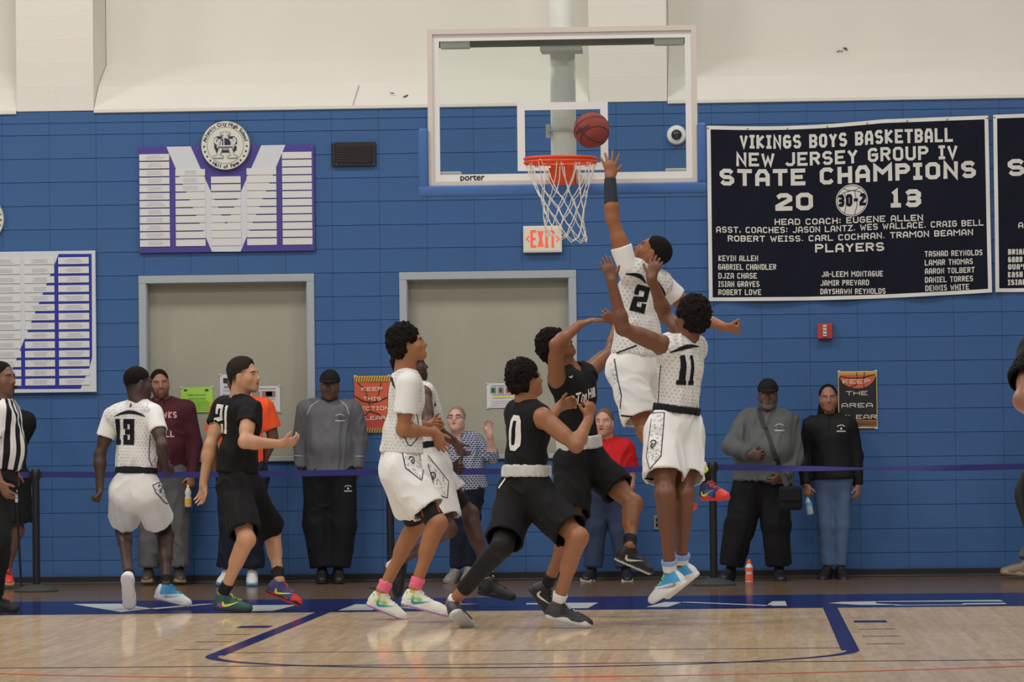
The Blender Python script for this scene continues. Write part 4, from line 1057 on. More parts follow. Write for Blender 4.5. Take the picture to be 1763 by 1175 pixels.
tx('20', 437, 582, 632, 578, 92, 23); tx('13', 1035, 566, 1193, 561, 92, 23); tx('HEAD COACH: EUGENE ALLEN', 433, 655, 1202, 633, 32, 6)
tx('ASST. COACHES: JASON LANTZ, WES WALLACE, CRAIG BELL', 130, 695, 1517, 658, 32, 5.6); tx('ROBERT WEISS, CARL COCHRAN, TRAMON BEAMAN', 190, 741, 1462, 708, 32, 6); tx('PLAYERS', 643, 798, 1001, 790, 45, 9.5)
for s_, xa, xb, ya in (('KEVIN ALLEN', 142, 347, 843), ('GABRIEL CHANDLER', 140, 441, 888), ('DJZA CHASE', 141, 341, 934), ('ISIAH GRAVES', 141, 354, 977), ('ROBERT LOWE', 141, 363, 1019)): tx(s_, xa, ya, xb, ya, 30, 4.9)
for s_, xa, xb, ya in (('JA-LEEM MONTAGUE', 676, 995, 924), ('JAMIR PREVARD', 670, 923, 970), ('DAYSHAWN REYNOLDS', 670, 1008, 1014)): tx(s_, xa, ya+1, xb, ya-2, 29, 4.9)
for s_, xa, xb, ya in (('TASHAD REYNOLDS', 1211, 1511, 818), ('LAMAR THOMAS', 1211, 1461, 864), ('AARON TOLBERT', 1212, 1470, 908), ('DANIEL TORRES', 1212, 1462, 953), ('DENNIS WHITE', 1214, 1441, 996)): tx(s_, xa, ya+3, xb, ya-6, 29, 4.9)
banner([(1216.8, 217), (1701, 199.5), (1707.5, 504), (1220.5, 519)], 'navy championship banner with white border listing coaches and players, right of the hoop', TX, sag=.028)
TX = []
tx('STATE', 1642, 402, 2160, 388, 88, 21); tx('ASST. COACHES', 1696, 672, 2080, 662, 30, 5.6)
for s_, ya in (('BRIAN', 810), ('GABR', 850), ("QUA'S", 888), ('KASH', 928), ('ISIAH', 968)): tx(s_, 1643, ya, 1643+19*len(s_), ya-2, 29, 7.2)
banner([(1709.5, 198.5), (2196, 181), (2200, 486), (1713.5, 503.5)], 'second navy banner cut off by the right edge of the picture', TX, ball=False)

# exit sign
def rectobj(nm, px0, py0, px1, py1, th, m, par=None, y0=0.0):
    a, b = P(px0, py0, 0), P(px1, py1, 0); return MB().box(((a[0]+b[0])/2, y0-th/2, (a[2]+b[2])/2), (abs(b[0]-a[0])/2, th/2, abs(a[2]-b[2])/2), min(.004, th/3)).build(nm, m, par)
def rth(name, label, cat, px, py, y=-.01, group=None): p = P(px, py, 0); return thing(name, label, cat, (p[0], y, p[2]), group)
t = rth('exit_sign', 'white EXIT sign with red letters and arrows, under the hoop net', 'sign', 934, 435)
rectobj('housing', 901, 390, 968, 435, .045, mat('sign_ivory', (220, 214, 196), .5), t, -.006); rectobj('face_panel', 903.5, 392.5, 965.5, 432.5, .004, mat('sign_face', (224, 218, 200), .4), t, -.05)
a, b = P(914, 427.5, 0), P(957, 396.5, 0); ER = mat('exit_red', (232, 92, 62), .5, emit=((232, 92, 62), .35))
Qs = stroke_text('EXIT', 0, b[0]-a[0], 0, b[2]-a[2], .021)
for g0, g1 in list(GRP):
    mb = MB(); [mb.add([(a[0]+q[0], -.0552-.0001*i, a[2]+q[1]) for q in Qs[i]], [(0, 1, 2, 3)]) for i in range(g0, g1)]; mb.build('letter', ER, t)
for s_, xx in ((-1, 909.5), (1, 960.5)):
    c = P(xx, 412, 0); MB().add([(c[0]+p[0]*s_, -.0555, c[2]+p[1]) for q in strokes([(-.012, .024), (.012, 0), (-.012, -.024)] if s_ < 0 else [(-.012, .024), (.012, 0), (-.012, -.024)], .01) for p in q], [tuple(range(4*i, 4*i+4)) for i in range(2)]).build('arrow', ER, t)
# louvred speaker box
t = rth('wall_vent', 'small black rectangular vent box high on the blue wall', 'vent', 609, 285)
BK = mat('black_metal', (30, 27, 27), .45); rectobj('frame', 571.5, 246, 647.5, 285.5, .03, BK, t, -.006)
rectobj('grille', 577, 251, 642, 281, .008, mat('dark_red_grille', (34, 18, 18), .6), t, -.036)
for k in range(7): rectobj('slat', 578, 252.5+k*4, 641, 254+k*4, .006, BK, t, -.042)
for px, py in ((574, 248), (645, 249), (645, 283), (580, 283)):
    p = P(px, py, 0); MB().lathe((p[0], -.036, p[2]), [(.007, 0), (.005, .004)], 8, (0, -1, 0)).build('screw', mat('steel', (150, 150, 150), .3, metal=1), t)
# strobe / pull box
t = rth('fire_alarm', 'red fire alarm strobe on the wall below the banner', 'alarm', 1420, 583)
rectobj('housing', 1407, 557.5, 1433, 583.5, .05, mat('alarm_red', (178, 58, 46), .45), t, -.006); rectobj('lens', 1416.5, 560, 1423.5, 580, .016, mat('strobe_lens', (205, 205, 200), .15), t, -.056)
for k in range(3): rectobj('lens_rib', 1416.8, 563+k*6, 1423.2, 564.5+k*6, .004, mat('lens_grey', (130, 130, 130), .3), t, -.072)
# security camera dome
p = P(1165, 233, 0); t = thing('security_camera', 'white round dome camera seen through the right side of the glass backboard', 'camera', (p[0], -.01, p[2]))
MB().lathe((p[0], -.006, p[2]), [(.084, 0), (.084, .03), (.075, .045), (.05, .052)], 32, (0, -1, 0)).build('housing', mat('camera_white', (225, 224, 218), .4), t, smooth=True)
MB().lathe((p[0], -.055, p[2]-.0), [(.046, 0), (.043, .02), (.032, .036), (.015, .045), (.004, .047)], 24, (0, -1, 0)).build('dome', mat('smoked_dome', (52, 52, 56), .12), t, smooth=True)
# outlet plate
t = rth('wall_outlet', 'small grey outlet plate low on the blue wall behind the jumping players', 'outlet', 1131, 912)
rectobj('plate', 1125.5, 888, 1137, 912, .008, mat('steel_plate', (160, 158, 150), .4, metal=.6), t, -.006); rectobj('socket', 1129, 892, 1134, 899, .004, BK, t, -.014); rectobj('socket', 1129, 901, 1134, 908, .004, BK, t, -.014)

# posters and papers
def paper(label, px0, py0, px1, py1, rgb, y=-.0075, name='paper_notice'):
    a, b = P(px0, py0, 0), P(px1, py1, 0); t = thing(name, label, 'poster' if name == 'poster' else 'paper', ((a[0]+b[0])/2, y, b[2]))
    m = mat('paper_%d_%d_%d' % rgb, rgb, .7); n = 6; V = []; w, hh = abs(b[0]-a[0]), a[2]-b[2]
    x0_ = min(a[0], b[0])
    for j in range(n+1):
        for i in range(n+1): V.append((x0_+w*i/n, y-.002*math.sin(i*1.1+j*.6)-(.003*(j/n)**4), b[2]+hh*(1-j/n)))
    MB().add(V, [(j*(n+1)+i, j*(n+1)+i+1, (j+1)*(n+1)+i+1, (j+1)*(n+1)+i) for j in range(n) for i in range(n)]).build('sheet', m, t, smooth=True)
    def rect(u0, v0, u1, v1, rgb2, nm='print', lift=.005):
        MB().add([(x0_+w*u, y-lift, b[2]+hh*(1-v)) for u, v in ((u0, v1), (u1, v1), (u1, v0), (u0, v0))], [(0, 1, 2, 3)]).build(nm, mat('ink_%d_%d_%d' % rgb2, rgb2, .6), t)
    def text(s, u0, v0, u1, v1, rgb2, wt=.14, lift=.006):
        hgt = (v1-v0)*hh; Qs = stroke_text(s, 0, (u1-u0)*w, 0, hgt, hgt*wt)
        for g0, g1 in list(GRP):
            mb = MB()
            for i in range(g0, g1): mb.add([(x0_+w*u0+p[0], y-lift-.00003*(i % 15), b[2]+hh*(1-v1)+p[1]) for p in Qs[i]], [(0, 1, 2, 3)])
            mb.build('letter', mat('ink_%d_%d_%d' % rgb2, rgb2, .6), t)
    def lines(v0, v1, n, rgb2, u0=.12, u1=.88):
        mb = MB()
        for k in range(n):
            zz = b[2]+hh*(1-(v0+(v1-v0)*k/max(1, n-1))); x = x0_+w*u0+random.uniform(0, .1)*w; e = x0_+w*u1-random.uniform(0, .1)*w
            while x < e:
                l = random.uniform(.006, .02); mb.add([(x, y-.0055, zz-.003), (x+l, y-.0055, zz-.003), (x+l, y-.0055, zz+.003), (x, y-.0055, zz+.003)], [(0, 1, 2, 3)]); x += l+.004
        mb.build('printed_lines', mat('ink_%d_%d_%d' % rgb2, rgb2, .6), t, kind='stuff')
    def tape():
        for u, v in ((.03, .0), (.97, 0.), (.03, 1.), (.97, 1.)):
            MB().box((x0_+w*u, y-.004, b[2]+hh*(1-v)), (.012, .0006, .008)).build('tape', mat('clear_tape', (190, 195, 205), .3), t)
    return t, rect, text, lines, tape, (x0_, w, b[2], hh)
G1 = .115
t, rect, text, lines, tape, _ = paper('bright green notice taped to the left grey panel', 308, 667, 364, 710, (166, 212, 78), y=G1)
lines(.3, .45, 2, (70, 120, 40), .2, .8); lines(.55, .92, 6, (120, 170, 60), .08, .92); rect(.1, .08, .2, .15, (40, 80, 50)); rect(.75, .08, .86, .15, (40, 80, 50)); tape()
t, rect, text, lines, tape, _ = paper('white notice with a black header half hidden by the head of player 21', 375.5, 645, 405, 706, (206, 208, 212), y=G1)
rect(.2, .1, .95, .24, (36, 34, 36)); rect(.45, .14, .6, .2, (200, 140, 100)); lines(.33, .36, 2, (70, 70, 76), .2, .95); lines(.45, .9, 5, (120, 120, 126)); tape()
t, rect, text, lines, tape, _ = paper('white flyer with small photos taped right of player 21', 425, 665, 480, 709, (212, 208, 210), y=G1)
rect(.42, .2, .85, .42, (150, 110, 108)); rect(.55, .22, .75, .4, (50, 40, 60)); rect(.1, .2, .36, .42, (140, 140, 130)); lines(.1, .1, 1, (110, 110, 116)); lines(.5, .5, 1, (110, 110, 116)); rect(.4, .58, .82, .64, (214, 210, 70)); lines(.75, .9, 3, (170, 160, 170)); tape()
t, rect, text, lines, tape, _ = paper('white flyer with three small photos on the right grey panel', 836, 660, 890, 702, (214, 212, 212), y=G1)
for k, c in enumerate(((80, 150, 110), (150, 130, 110), (190, 130, 120))): rect(.13+.24*k, .17, .31+.24*k, .4, c); rect(.18+.24*k, .22, .25+.24*k, .37, (50, 50, 60), lift=.0056)
lines(.1, .1, 1, (110, 110, 116)); lines(.47, .47, 1, (110, 110, 116)); rect(.18, .54, .9, .6, (220, 214, 70)); lines(.72, .9, 3, (180, 170, 180)); tape()
# orange KEEP THIS SECTION CLEAR poster
t, rect, text, lines, tape, (x0_, w, zb_, hh) = paper('orange basketball poster reading KEEP THIS SECTION CLEAR beside the capped man', 610, 648, 673, 745, (206, 92, 60), y=-.0125, name='poster')
BKI = mat('ink_black', (34, 26, 26), .6)
def pst(pts, wt, x0_, w, zb_, hh, m=BKI, nm='ball_seam', y=-.018):
    mb = MB(); [mb.add([(x0_+w*p[0], y, zb_+hh*(1-p[1])) for p in q], [(0, 1, 2, 3)]) for q in strokes(pts, wt)]; mb.build(nm, m, t)
rect(0, 0, 1, .1, (214, 168, 66)); rect(0, .92, 1, 1, (196, 150, 70)); rect(0, .7, 1, .92, (188, 66, 58), lift=.0045)
for k in range(14): pst([(.02+k*.07, .09), (.05+k*.07, .02)], .022, x0_, w, zb_, hh, nm='stripe', y=-.0185)
for k in range(14): pst([(.02+k*.07, .99), (.05+k*.07, .93)], .022, x0_, w, zb_, hh, nm='stripe', y=-.0185)
pst([(0, .35), (.2, .43), (.45, .47), (.7, .44), (1, .36)], .018, x0_, w, zb_, hh); pst([(.1, .12), (.3, .25), (.42, .45), (.42, .6)], .018, x0_, w, zb_, hh); pst([(.15, .9), (.25, .72), (.42, .62), (.7, .68), (.9, .85)], .018, x0_, w, zb_, hh); pst([(.75, .12), (.68, .3), (.6, .46)], .018, x0_, w, zb_, hh)
CRM = (238, 222, 200)
text('KEEP', .2, .2, .78, .265, CRM, .17, .0078); text('THIS', .24, .37, .74, .435, CRM, .17, .0078); text('SECTION', .03, .54, .97, .605, CRM, .17, .0078); text('CLEAR', .14, .71, .86, .775, CRM, .17, .0078); tape()
# black KEEP THE AREA CLEAR poster
t, rect, text, lines, tape, (x0_, w, zb_, hh) = paper('black basketball poster reading KEEP THE AREA CLEAR beside the woman', 1442.5, 640, 1511, 737.5, (216, 188, 120), y=-.0125, name='poster')
rect(.02, .02, .98, .98, (196, 150, 62), lift=.0042); rect(.02, .1, .98, .86, (26, 24, 28), lift=.0048)
a_ = np.linspace(0, math.pi, 24); mb = MB(); mb.add([(x0_+w*(.5+.46*math.cos(q)), -.0178, zb_+hh*(1-(.06+.24*math.sin(q)))) for q in a_], [tuple(range(24))]); mb.build('ball_print', mat('ink_ball', (196, 92, 60), .6), t)
pst([(.05, .09), (.3, .12), (.6, .12), (.95, .06)], .02, x0_, w, zb_, hh, y=-.0185); pst([(.48, .02), (.5, .15), (.47, .24), (.3, .28)], .02, x0_, w, zb_, hh, y=-.0185); pst([(.68, .02), (.66, .15), (.66, .28)], .02, x0_, w, zb_, hh, y=-.0185)
text('KEEP', .12, .14, .82, .215, CRM, .15, .0078); text('THE', .2, .35, .75, .42, CRM, .15, .0078); text('AREA', .08, .56, .88, .635, CRM, .15, .0078); text('CLEAR', .08, .765, .98, .84, CRM, .15, .0078)
rect(.02, .87, .98, .97, (120, 80, 50), lift=.005); lines(.93, .93, 1, (30, 26, 24), .3, .95); tape()

# ---------------------------------------------------------------- hoop
hoop = thing('basketball_hoop', 'glass backboard with orange rim and white net hung on a white pole', 'basketball hoop', (0, -7.3, 2.8))
gm = bpy.data.materials.new('backboard_glass'); gm.use_nodes = True; nt = gm.node_tree; nt.nodes.remove(nt.nodes['Principled BSDF'])
tr = nt.nodes.new('ShaderNodeBsdfTransparent'); tr.inputs[0].default_value = (.93, .975, .955, 1); gs = nt.nodes.new('ShaderNodeBsdfGlossy'); gs.inputs['Roughness'].default_value = .02; mx = nt.nodes.new('ShaderNodeMixShader'); fr = nt.nodes.new('ShaderNodeFresnel'); fr.inputs[0].default_value = 1.45
nt.links.new(fr.outputs[0], mx.inputs[0]); nt.links.new(tr.outputs[0], mx.inputs[1]); nt.links.new(gs.outputs[0], mx.inputs[2]); nt.links.new(mx.outputs[0], nt.nodes['Material Output'].inputs[0])
YB = -7.41
MB().add([(-.9, YB, 2.905), (.9, YB, 2.905), (.9, YB, 3.955), (-.9, YB, 3.955)], [(0, 1, 2, 3)]).build('glass_pane', gm, hoop)
WB = mat('backboard_white_paint', (232, 231, 228), .35); AL = mat('backboard_frame_cream', (214, 203, 194), .45)
def frame_rect(x0, x1, z0, z1, w, y, th, m, nm):
    mb = MB(); mb.box(((x0+x1)/2, y, z1-w/2), ((x1-x0)/2, th, w/2)); mb.box(((x0+x1)/2, y, z0+w/2), ((x1-x0)/2, th, w/2))
    for x in (x0+w/2, x1-w/2): mb.box((x, y, (z0+z1)/2), (w/2, th, (z1-z0)/2-w))
    return mb.build(nm, m, hoop)
frame_rect(-.872, .872, 2.935, 3.925, .045, YB-.002, .004, WB, 'white_border'); frame_rect(-.905, .905, 2.9, 3.96, .034, YB, .022, AL, 'steel_frame')
frame_rect(-.3048, .3048, 2.997, 3.457, .0508, YB-.002, .003, WB, 'target_square')
STL = mat('white_hoop_steel', (206, 206, 198), .45)
MB().box((0, YB+.09, 3.868), (.84, .03, .022), .004).build('back_rail', mat('grey_rail', (122, 122, 112), .5), hoop)
MB().box((-.72, YB+.05, 3.862), (.1, .03, .03), .006).build('rail_bracket', STL, hoop); MB().box((.72, YB+.05, 3.862), (.1, .03, .03), .006).build('rail_bracket', STL, hoop)
for sx in (-1, 1): MB().box((sx*.76, YB+.04, 2.985), (.075, .02, .018), .008).build('lower_bracket', STL, hoop)
MB().tube([(-.009, YB+.32, 2.95), (-.009, YB+.32, 9.5)], .0865, 32).build('support_pole', mat('pole_cream_paint', (238, 238, 228), .4, var=.03, vscale=5), hoop, smooth=True)
MB().tube([(-.009+.098*math.cos(a), YB+.32-.098*math.sin(a)*1.0, 3.29) for a in np.linspace(-.3, math.pi+.3, 20)], .008, 8).build('pole_clamp', STL, hoop, smooth=True)
MB().box((-.112, YB+.28, 3.285), (.014, .02, .045), .003).build('clamp_plate', STL, hoop)
MB().box((-.009, YB+.19, 3.83), (.14, .12, .02), .004).box((-.009, YB+.19, 2.98), (.12, .12, .03), .004).build('pole_mount', STL, hoop)
PAD = mat('blue_bolster_pad', (62, 104, 166), .55, bump=.2, bscale=30)
pad = MB()
prof = [(-.965, 3.29), (-.965, 2.865), (-.93, 2.835), (.925, 2.85), (.962, 2.88), (.962, 3.3)]
pad.box((-.936, YB-.001, 3.09), (.032, .05, .2), .014); pad.box((.932, YB-.001, 3.1), (.03, .05, .2), .014); pad.box((-.003, YB, 2.868), (.967, .052, .036), .014); pad.build('edge_padding', PAD, hoop, smooth=True)
mb = MB(); 
pa = P(813, 306, YB)
for q in font_text('porter', .062, .0012): mb.add([(pa[0]+p[0], YB-.008, pa[2]+p[1]) for p in q], [tuple(range(len(q)))])
mb.build('lettering', mat('ink_black', (34, 26, 26), .6), hoop)
OR = mat('rim_orange', (226, 74, 26), .4)
RY, RR, RZ = YB-.38, .237, 3.05
rim = MB().tube([(RR*math.cos(a), RY+RR*math.sin(a), RZ) for a in np.linspace(0, 2*math.pi, 49)[:-1]], .0095, 10, closed=True).build('rim', OR, hoop, smooth=True)
MB().tube([(RR*math.cos(a), RY+RR*math.sin(a), RZ-.024) for a in np.linspace(0, 2*math.pi, 49)[:-1]], .008, 8, closed=True).build('rim_lower_ring', OR, rim, smooth=True)
_n = 48; MB().add([(r_*math.cos(2*math.pi*k/_n), RY+r_*math.sin(2*math.pi*k/_n), z_) for r_, z_ in ((.2385, RZ-.004), (.2385, RZ-.026), (.232, RZ-.026), (.232, RZ-.004)) for k in range(_n)], [(q*_n+k, q*_n+(k+1) % _n, ((q+1) % 4)*_n+(k+1) % _n, ((q+1) % 4)*_n+k) for q in range(4) for k in range(_n)]).build('rim_band', OR, rim, smooth=False)
ml = MB()
for k in range(12):
    a = 2*math.pi*(k+.5)/12; ml.tube([(RR*math.cos(a+d), RY+RR*math.sin(a+d), z) for d, z in ((-.06, RZ-.02), (-.04, RZ-.04), (.04, RZ-.04), (.06, RZ-.02))], .004, 5)
ml.build('net_hook', OR, rim)
MB().box((0, YB-.07, 3.0), (.092, .07, .006)).box((0, YB-.02, 2.94), (.09, .016, .075), .005).add([(-.08, YB-.036, 2.88), (.08, YB-.036, 2.88), (.075, RY+.225, 3.02), (-.075, RY+.225, 3.02)], [(0, 1, 2, 3)]).add([(-.08, YB-.036, 2.88), (-.075, RY+.225, 3.02), (-.08, YB-.036, 3.03)], [(0, 1, 2)]).add([(.08, YB-.036, 2.88), (.075, RY+.225, 3.02), (.08, YB-.036, 3.03)], [(0, 1, 2)]).build('rim_bracket', OR, hoop)
MB().box((0, YB-.015, 2.862), (.03, .012, .012), .003).build('bolt_housing', BK, hoop)
# net
NR = 12; lv = [(RZ-.035, .232), (RZ-.2, .172), (RZ-.265, .152), (RZ-.33, .142), (RZ-.395, .14), (RZ-.455, .145), (RZ-.51, .15)]
def nnode(l, k):
    z, r = lv[l]; a = 2*math.pi*(k+.5*(l % 2))/NR; t_ = (RZ-z)/.5; hz = math.sin(k*2.1+l)*.008; 
    sx = .035*t_*t_-.015*t_*t_*math.cos(a-.5)
    return np.array((r*math.cos(a)+sx+hz, RY+r*math.sin(a)+hz*.7, z+math.cos(k*1.7+l*2)*.008*t_-.02*t_*t_*math.cos(a)*1.2))
net = MB()
for k in range(NR):
    for l in range(len(lv)-1):
        for dk in ((0, -1) if l % 2 == 0 else (0, 1)):
            a, b = nnode(l, k), nnode(l+1, (k+dk) % NR); m_ = (a+b)/2; m_ = m_+np.array((0, 0, -.006)) if l else m_+nz([m_[0], m_[1]-RY, 0])*.004
            if l == 0:
                tt = nz([-a[1]+RY, a[0], 0])*.014*(1 if dk == 0 else -1); a = a+tt
            net.tube([a, m_, b], .0033, 5)
    l = 0; a = nnode(0, k); tt = nz([-a[1]+RY, a[0], 0]); net.tube([a+tt*.014, a+tt*.008+np.array((0, 0, .018)), a-tt*.008+np.array((0, 0, .018)), a-tt*.014], .0033, 5)
    b, c = nnode(6, k), nnode(6, (k+1) % NR); net.tube([b, (b+c)/2-np.array((0, 0, .028)), c], .0033, 5)
net.build('net', mat('net_cord', (226, 222, 212), .8), hoop, smooth=True, kind='stuff')
# ball
bc = P(1018.5, 223.8, -7.75); BR_ = .1195
ball = thing('basketball', 'reddish brown basketball in the air above the rim', 'ball', (bc[0], bc[1], bc[2]-BR_))
MB().lathe(bc, [(max(.0005, BR_*math.sin(a)), -BR_*math.cos(a)) for a in np.linspace(0, math.pi, 33)], 48).build('ball_skin', mat('ball_leather', (146, 62, 54), .55, bump=.6, bscale=420, spec=.4), ball, smooth=True)
def seamr(fn):
    pts = [bc+nz(fn(a))*(BR_+.0002) for a in np.linspace(0, 2*math.pi, 65)[:-1]]; return MB().tube(pts, .0022, 5, closed=True)
RM = np.array(Matrix.Rotation(.65, 3, 'X') @ Matrix.Rotation(.6, 3, 'Y') @ Matrix.Rotation(.35, 3, 'Z'))
SMM = mat('seam_black', (38, 22, 22), .7)
for fn in (lambda a: RM@np.array((math.cos(a), math.sin(a), 0)), lambda a: RM@np.array((math.cos(a), 0, math.sin(a))), lambda a: RM@np.array((math.cos(a), .62*math.sin(a)*0+.75, math.sin(a))), lambda a: RM@np.array((math.cos(a), -.75, math.sin(a)))): seamr(fn).build('seam', SMM, ball)
mb = MB(); ctr = nz([-.52, -.83, -.05]); e1 = nz(np.cross([0, 0, 1], ctr)*-1); e1 = nz(np.cross(ctr, [0, 0, 1])*-1); e2 = np.cross(ctr, e1)*-1
e1 = nz(np.cross([0, 0, 1], -ctr)); e1 = e1 if e1[0] > 0 else -e1; e2 = np.array([0, 0, 1.])-ctr*ctr[2]; e2 = nz(e2); e1, e2 = nz(e1+e2*.5), nz(e2-e1*.5)
for q in font_text('Wilson', .05, .001): mb.add([bc+nz(ctr*BR_+e1*p[0]+e2*p[1])*(BR_+.0012) for p in q], [tuple(range(len(q)))])
mb.build('lettering', SMM, ball)

# ---------------------------------------------------------------- crowd barrier
posts = []
PLB = mat('post_black', (26, 25, 28), .4); RUB = mat('rubber_base', (52, 54, 54), .7, bump=.3)
def stanchion(px, label, ytop, Y=-1.7):
    p = P(px, 900, Y); x = p[0]; zt = P(px, ytop, Y)[2]; t = thing('crowd_post', label, 'barrier post', (x, Y, 0), 'crowd control posts along the wall')
    MB().lathe((x, Y, 0), [(.175, 0), (.18, .012), (.16, .03), (.09, .05), (.04, .062)], 32).build('base', RUB, t, smooth=True)
    MB().tube([(x, Y, .05), (x, Y, zt)], .031, 20).build('pole', PLB, t, smooth=True)
    MB().lathe((x, Y, zt-.085), [(.034, 0), (.036, .01), (.036, .075), (.03, .085)], 20).build('belt_head', PLB, t, smooth=True)
    MB().box((x-.045, Y, zt-.045), (.012, .012, .028), .003).build('belt_clip', PLB, t); MB().box((x+.042, Y, zt-.045), (.01, .012, .028), .003).build('belt_clip', PLB, t)
    posts.append((x, Y, zt-.045)); return t
stanchion(62, 'black belt post with round base behind the referee', 808); stanchion(672, 'black belt post behind the two white-shirted players', 803); stanchion(1228, 'black belt post right of jumping player 11', 795.5)
BLT = mat('blue_belt_webbing', (32, 32, 104), .7)
def belt(pts, label, hs):
    a = pts[0]; V = []
    for p, (h_, tw) in zip(pts, hs): V += [(p[0], p[1]-tw, p[2]-h_), (p[0], p[1]+tw, p[2]+h_)]
    n = len(pts); V2 = [(x, y+.003, z) for x, y, z in V]
    mb = MB().add(V+V2, [(2*i, 2*i+2, 2*i+3, 2*i+1) for i in range(n-1)]+[(2*n+2*i, 2*n+2*i+1, 2*n+2*i+3, 2*n+2*i+2) for i in range(n-1)]+[(2*i, 2*n+2*i, 2*n+2*i+2, 2*i+2) for i in range(n-1)]+[(2*i+1, 2*i+3, 2*n+2*i+3, 2*n+2*i+1) for i in range(n-1)])
    o = mb.build('barrier_belt', BLT, None); tag(o, label, 'barrier belt', 'blue barrier belts'); return o
def span(p, q, n, sag, w=.024, tw=lambda f: 0):
    out = []; hs = []
    for i in range(n+1):
        f = i/n; c = np.array(p)*(1-f)+np.array(q)*f; c[2] -= sag*4*f*(1-f); out.append(c); t_ = tw(f); hs.append((w*math.cos(t_), w*math.sin(t_)))
    return out, hs
a, b, c = [np.array(p) for p in posts]; g = np.array((.056, 0, 0))
s_, h_ = span(P(-80, 806, -1.7), a-g, 10, .03); belt(s_, 'blue belt left of the post behind the referee', h_)
s_, h_ = span(a+g, b-g, 24, .012); belt(s_, 'blue belt between the left and middle posts', h_)
s_, h_ = span(b+g, c-g, 24, .012); belt(s_, 'blue belt between the middle and right posts', h_)
d = P(1840, 801, -1.7); s_, h_ = span(c+g, d, 30, .02, tw=lambda f: max(0, 1.25-abs(f-.42)*4.5)); belt(s_, 'blue belt running right from the right post past the couple', h_)
# bottle on the floor
p = F(1290, 999.5); x, y = p[0], -1.0
t = thing('sports_bottle', 'clear sports drink bottle with orange cap standing on the floor by the bearded man', 'bottle', (x, y, 0))
MB().lathe((x, y, 0), [(.028, 0), (.033, .006), (.033, .05), (.028, .075), (.033, .1), (.031, .13), (.018, .15), (.016, .158)], 20).build('bottle_body', mat('pale_drink_plastic', (205, 200, 196), .2), t, smooth=True)
MB().lathe((x, y, .012), [(.0338, 0), (.0338, .055)], 20).lathe((x, y, .09), [(.034, 0), (.033, .03)], 20).build('label_wrap', mat('orange_label', (214, 96, 60), .5), t, smooth=True)
MB().lathe((x, y, .156), [(.019, 0), (.019, .016), (.012, .02), (.01, .032)], 16).build('cap', mat('orange_cap', (232, 92, 40), .4), t, smooth=True)
# leaning pole at left
p0 = P(37, 1006, -1.2); p1 = P(26, 818, -1.2); t = thing('pole', 'thin black pole with a white label held upright behind the referee', 'pole', (p0[0], -1.2, 0)); p0[2] = 0
MB().tube([p0, p1], .011, 10).build('shaft', PLB, t, smooth=True); q = p1+(p0-p1)*.17; q2 = p1+(p0-p1)*.24; MB().tube([q, q2], .0125, 10).build('label_band', mat('sticker_white', (190, 190, 190), .5), t); q = p1+(p0-p1)*.13; q2 = p1+(p0-p1)*.15; MB().tube([q, q2], .0125, 10).build('label_band', mat('sticker_white', (190, 190, 190), .5), t)
# ---------------------------------------------------------------- the people
WJ_BASE = (226, 223, 219)
def jersey_mat(name='white_dotted_jersey', base=WJ_BASE, dot=(196, 191, 182)):
    if name in MATS: return MATS[name]
    m = mat(name, base, .8, bump=.25, bscale=260, spec=.25); nt = m.node_tree; b = nt.nodes['Principled BSDF']
    N = nt.nodes.new; Lk = nt.links.new; uv = N('ShaderNodeUVMap'); uv.uv_map = 'UVMap'; sp = N('ShaderNodeSeparateXYZ'); Lk(uv.outputs[0], sp.inputs[0])
    def cell(ox, oy):
        def fr(sock, sc, o_):
            a = N('ShaderNodeMath'); a.operation = 'MULTIPLY_ADD'; Lk(sock, a.inputs[0]); a.inputs[1].default_value = 1/sc; a.inputs[2].default_value = o_+50
            f = N('ShaderNodeMath'); f.operation = 'FRACT'; Lk(a.outputs[0], f.inputs[0]); g = N('ShaderNodeMath'); g.operation = 'SUBTRACT'; Lk(f.outputs[0], g.inputs[0]); g.inputs[1].default_value = .5
            h = N('ShaderNodeMath'); h.operation = 'MULTIPLY'; Lk(g.outputs[0], h.inputs[0]); h.inputs[1].default_value = sc; q = N('ShaderNodeMath'); q.operation = 'POWER'; Lk(h.outputs[0], q.inputs[0]); q.inputs[1].default_value = 2; return q
        x = fr(sp.outputs[0], .030, ox); y = fr(sp.outputs[1], .046, oy); s = N('ShaderNodeMath'); s.operation = 'ADD'; Lk(x.outputs[0], s.inputs[0]); Lk(y.outputs[0], s.inputs[1]); r = N('ShaderNodeMath'); r.operation = 'SQRT'; Lk(s.outputs[0], r.inputs[0]); return r
    r0, r1 = cell(0, 0), cell(.5, .5); mn = N('ShaderNodeMath'); mn.operation = 'MINIMUM'; Lk(r0.outputs[0], mn.inputs[0]); Lk(r1.outputs[0], mn.inputs[1])
    nsz = N('ShaderNodeTexNoise'); nsz.inputs['Scale'].default_value = 9; Lk(uv.outputs[0], nsz.inputs['Vector']); mr0 = N('ShaderNodeMapRange'); mr0.inputs[1].default_value = .3; mr0.inputs[2].default_value = .7; mr0.inputs[3].default_value = .004; mr0.inputs[4].default_value = .0115; Lk(nsz.outputs['Fac'], mr0.inputs[0])
    d = N('ShaderNodeMath'); d.operation = 'SUBTRACT'; Lk(mr0.outputs[0], d.inputs[0]); Lk(mn.outputs[0], d.inputs[1]); mr = N('ShaderNodeMapRange'); mr.inputs[1].default_value = -.001; mr.inputs[2].default_value = .002; Lk(d.outputs[0], mr.inputs[0])
    mx = N('ShaderNodeMix'); mx.data_type = 'RGBA'; mx.inputs[6].default_value = s2l(base)+(1,); mx.inputs[7].default_value = s2l(dot)+(1,); Lk(mr.outputs[0], mx.inputs[0]); Lk(mx.outputs[2], b.inputs['Base Color'])
    return m
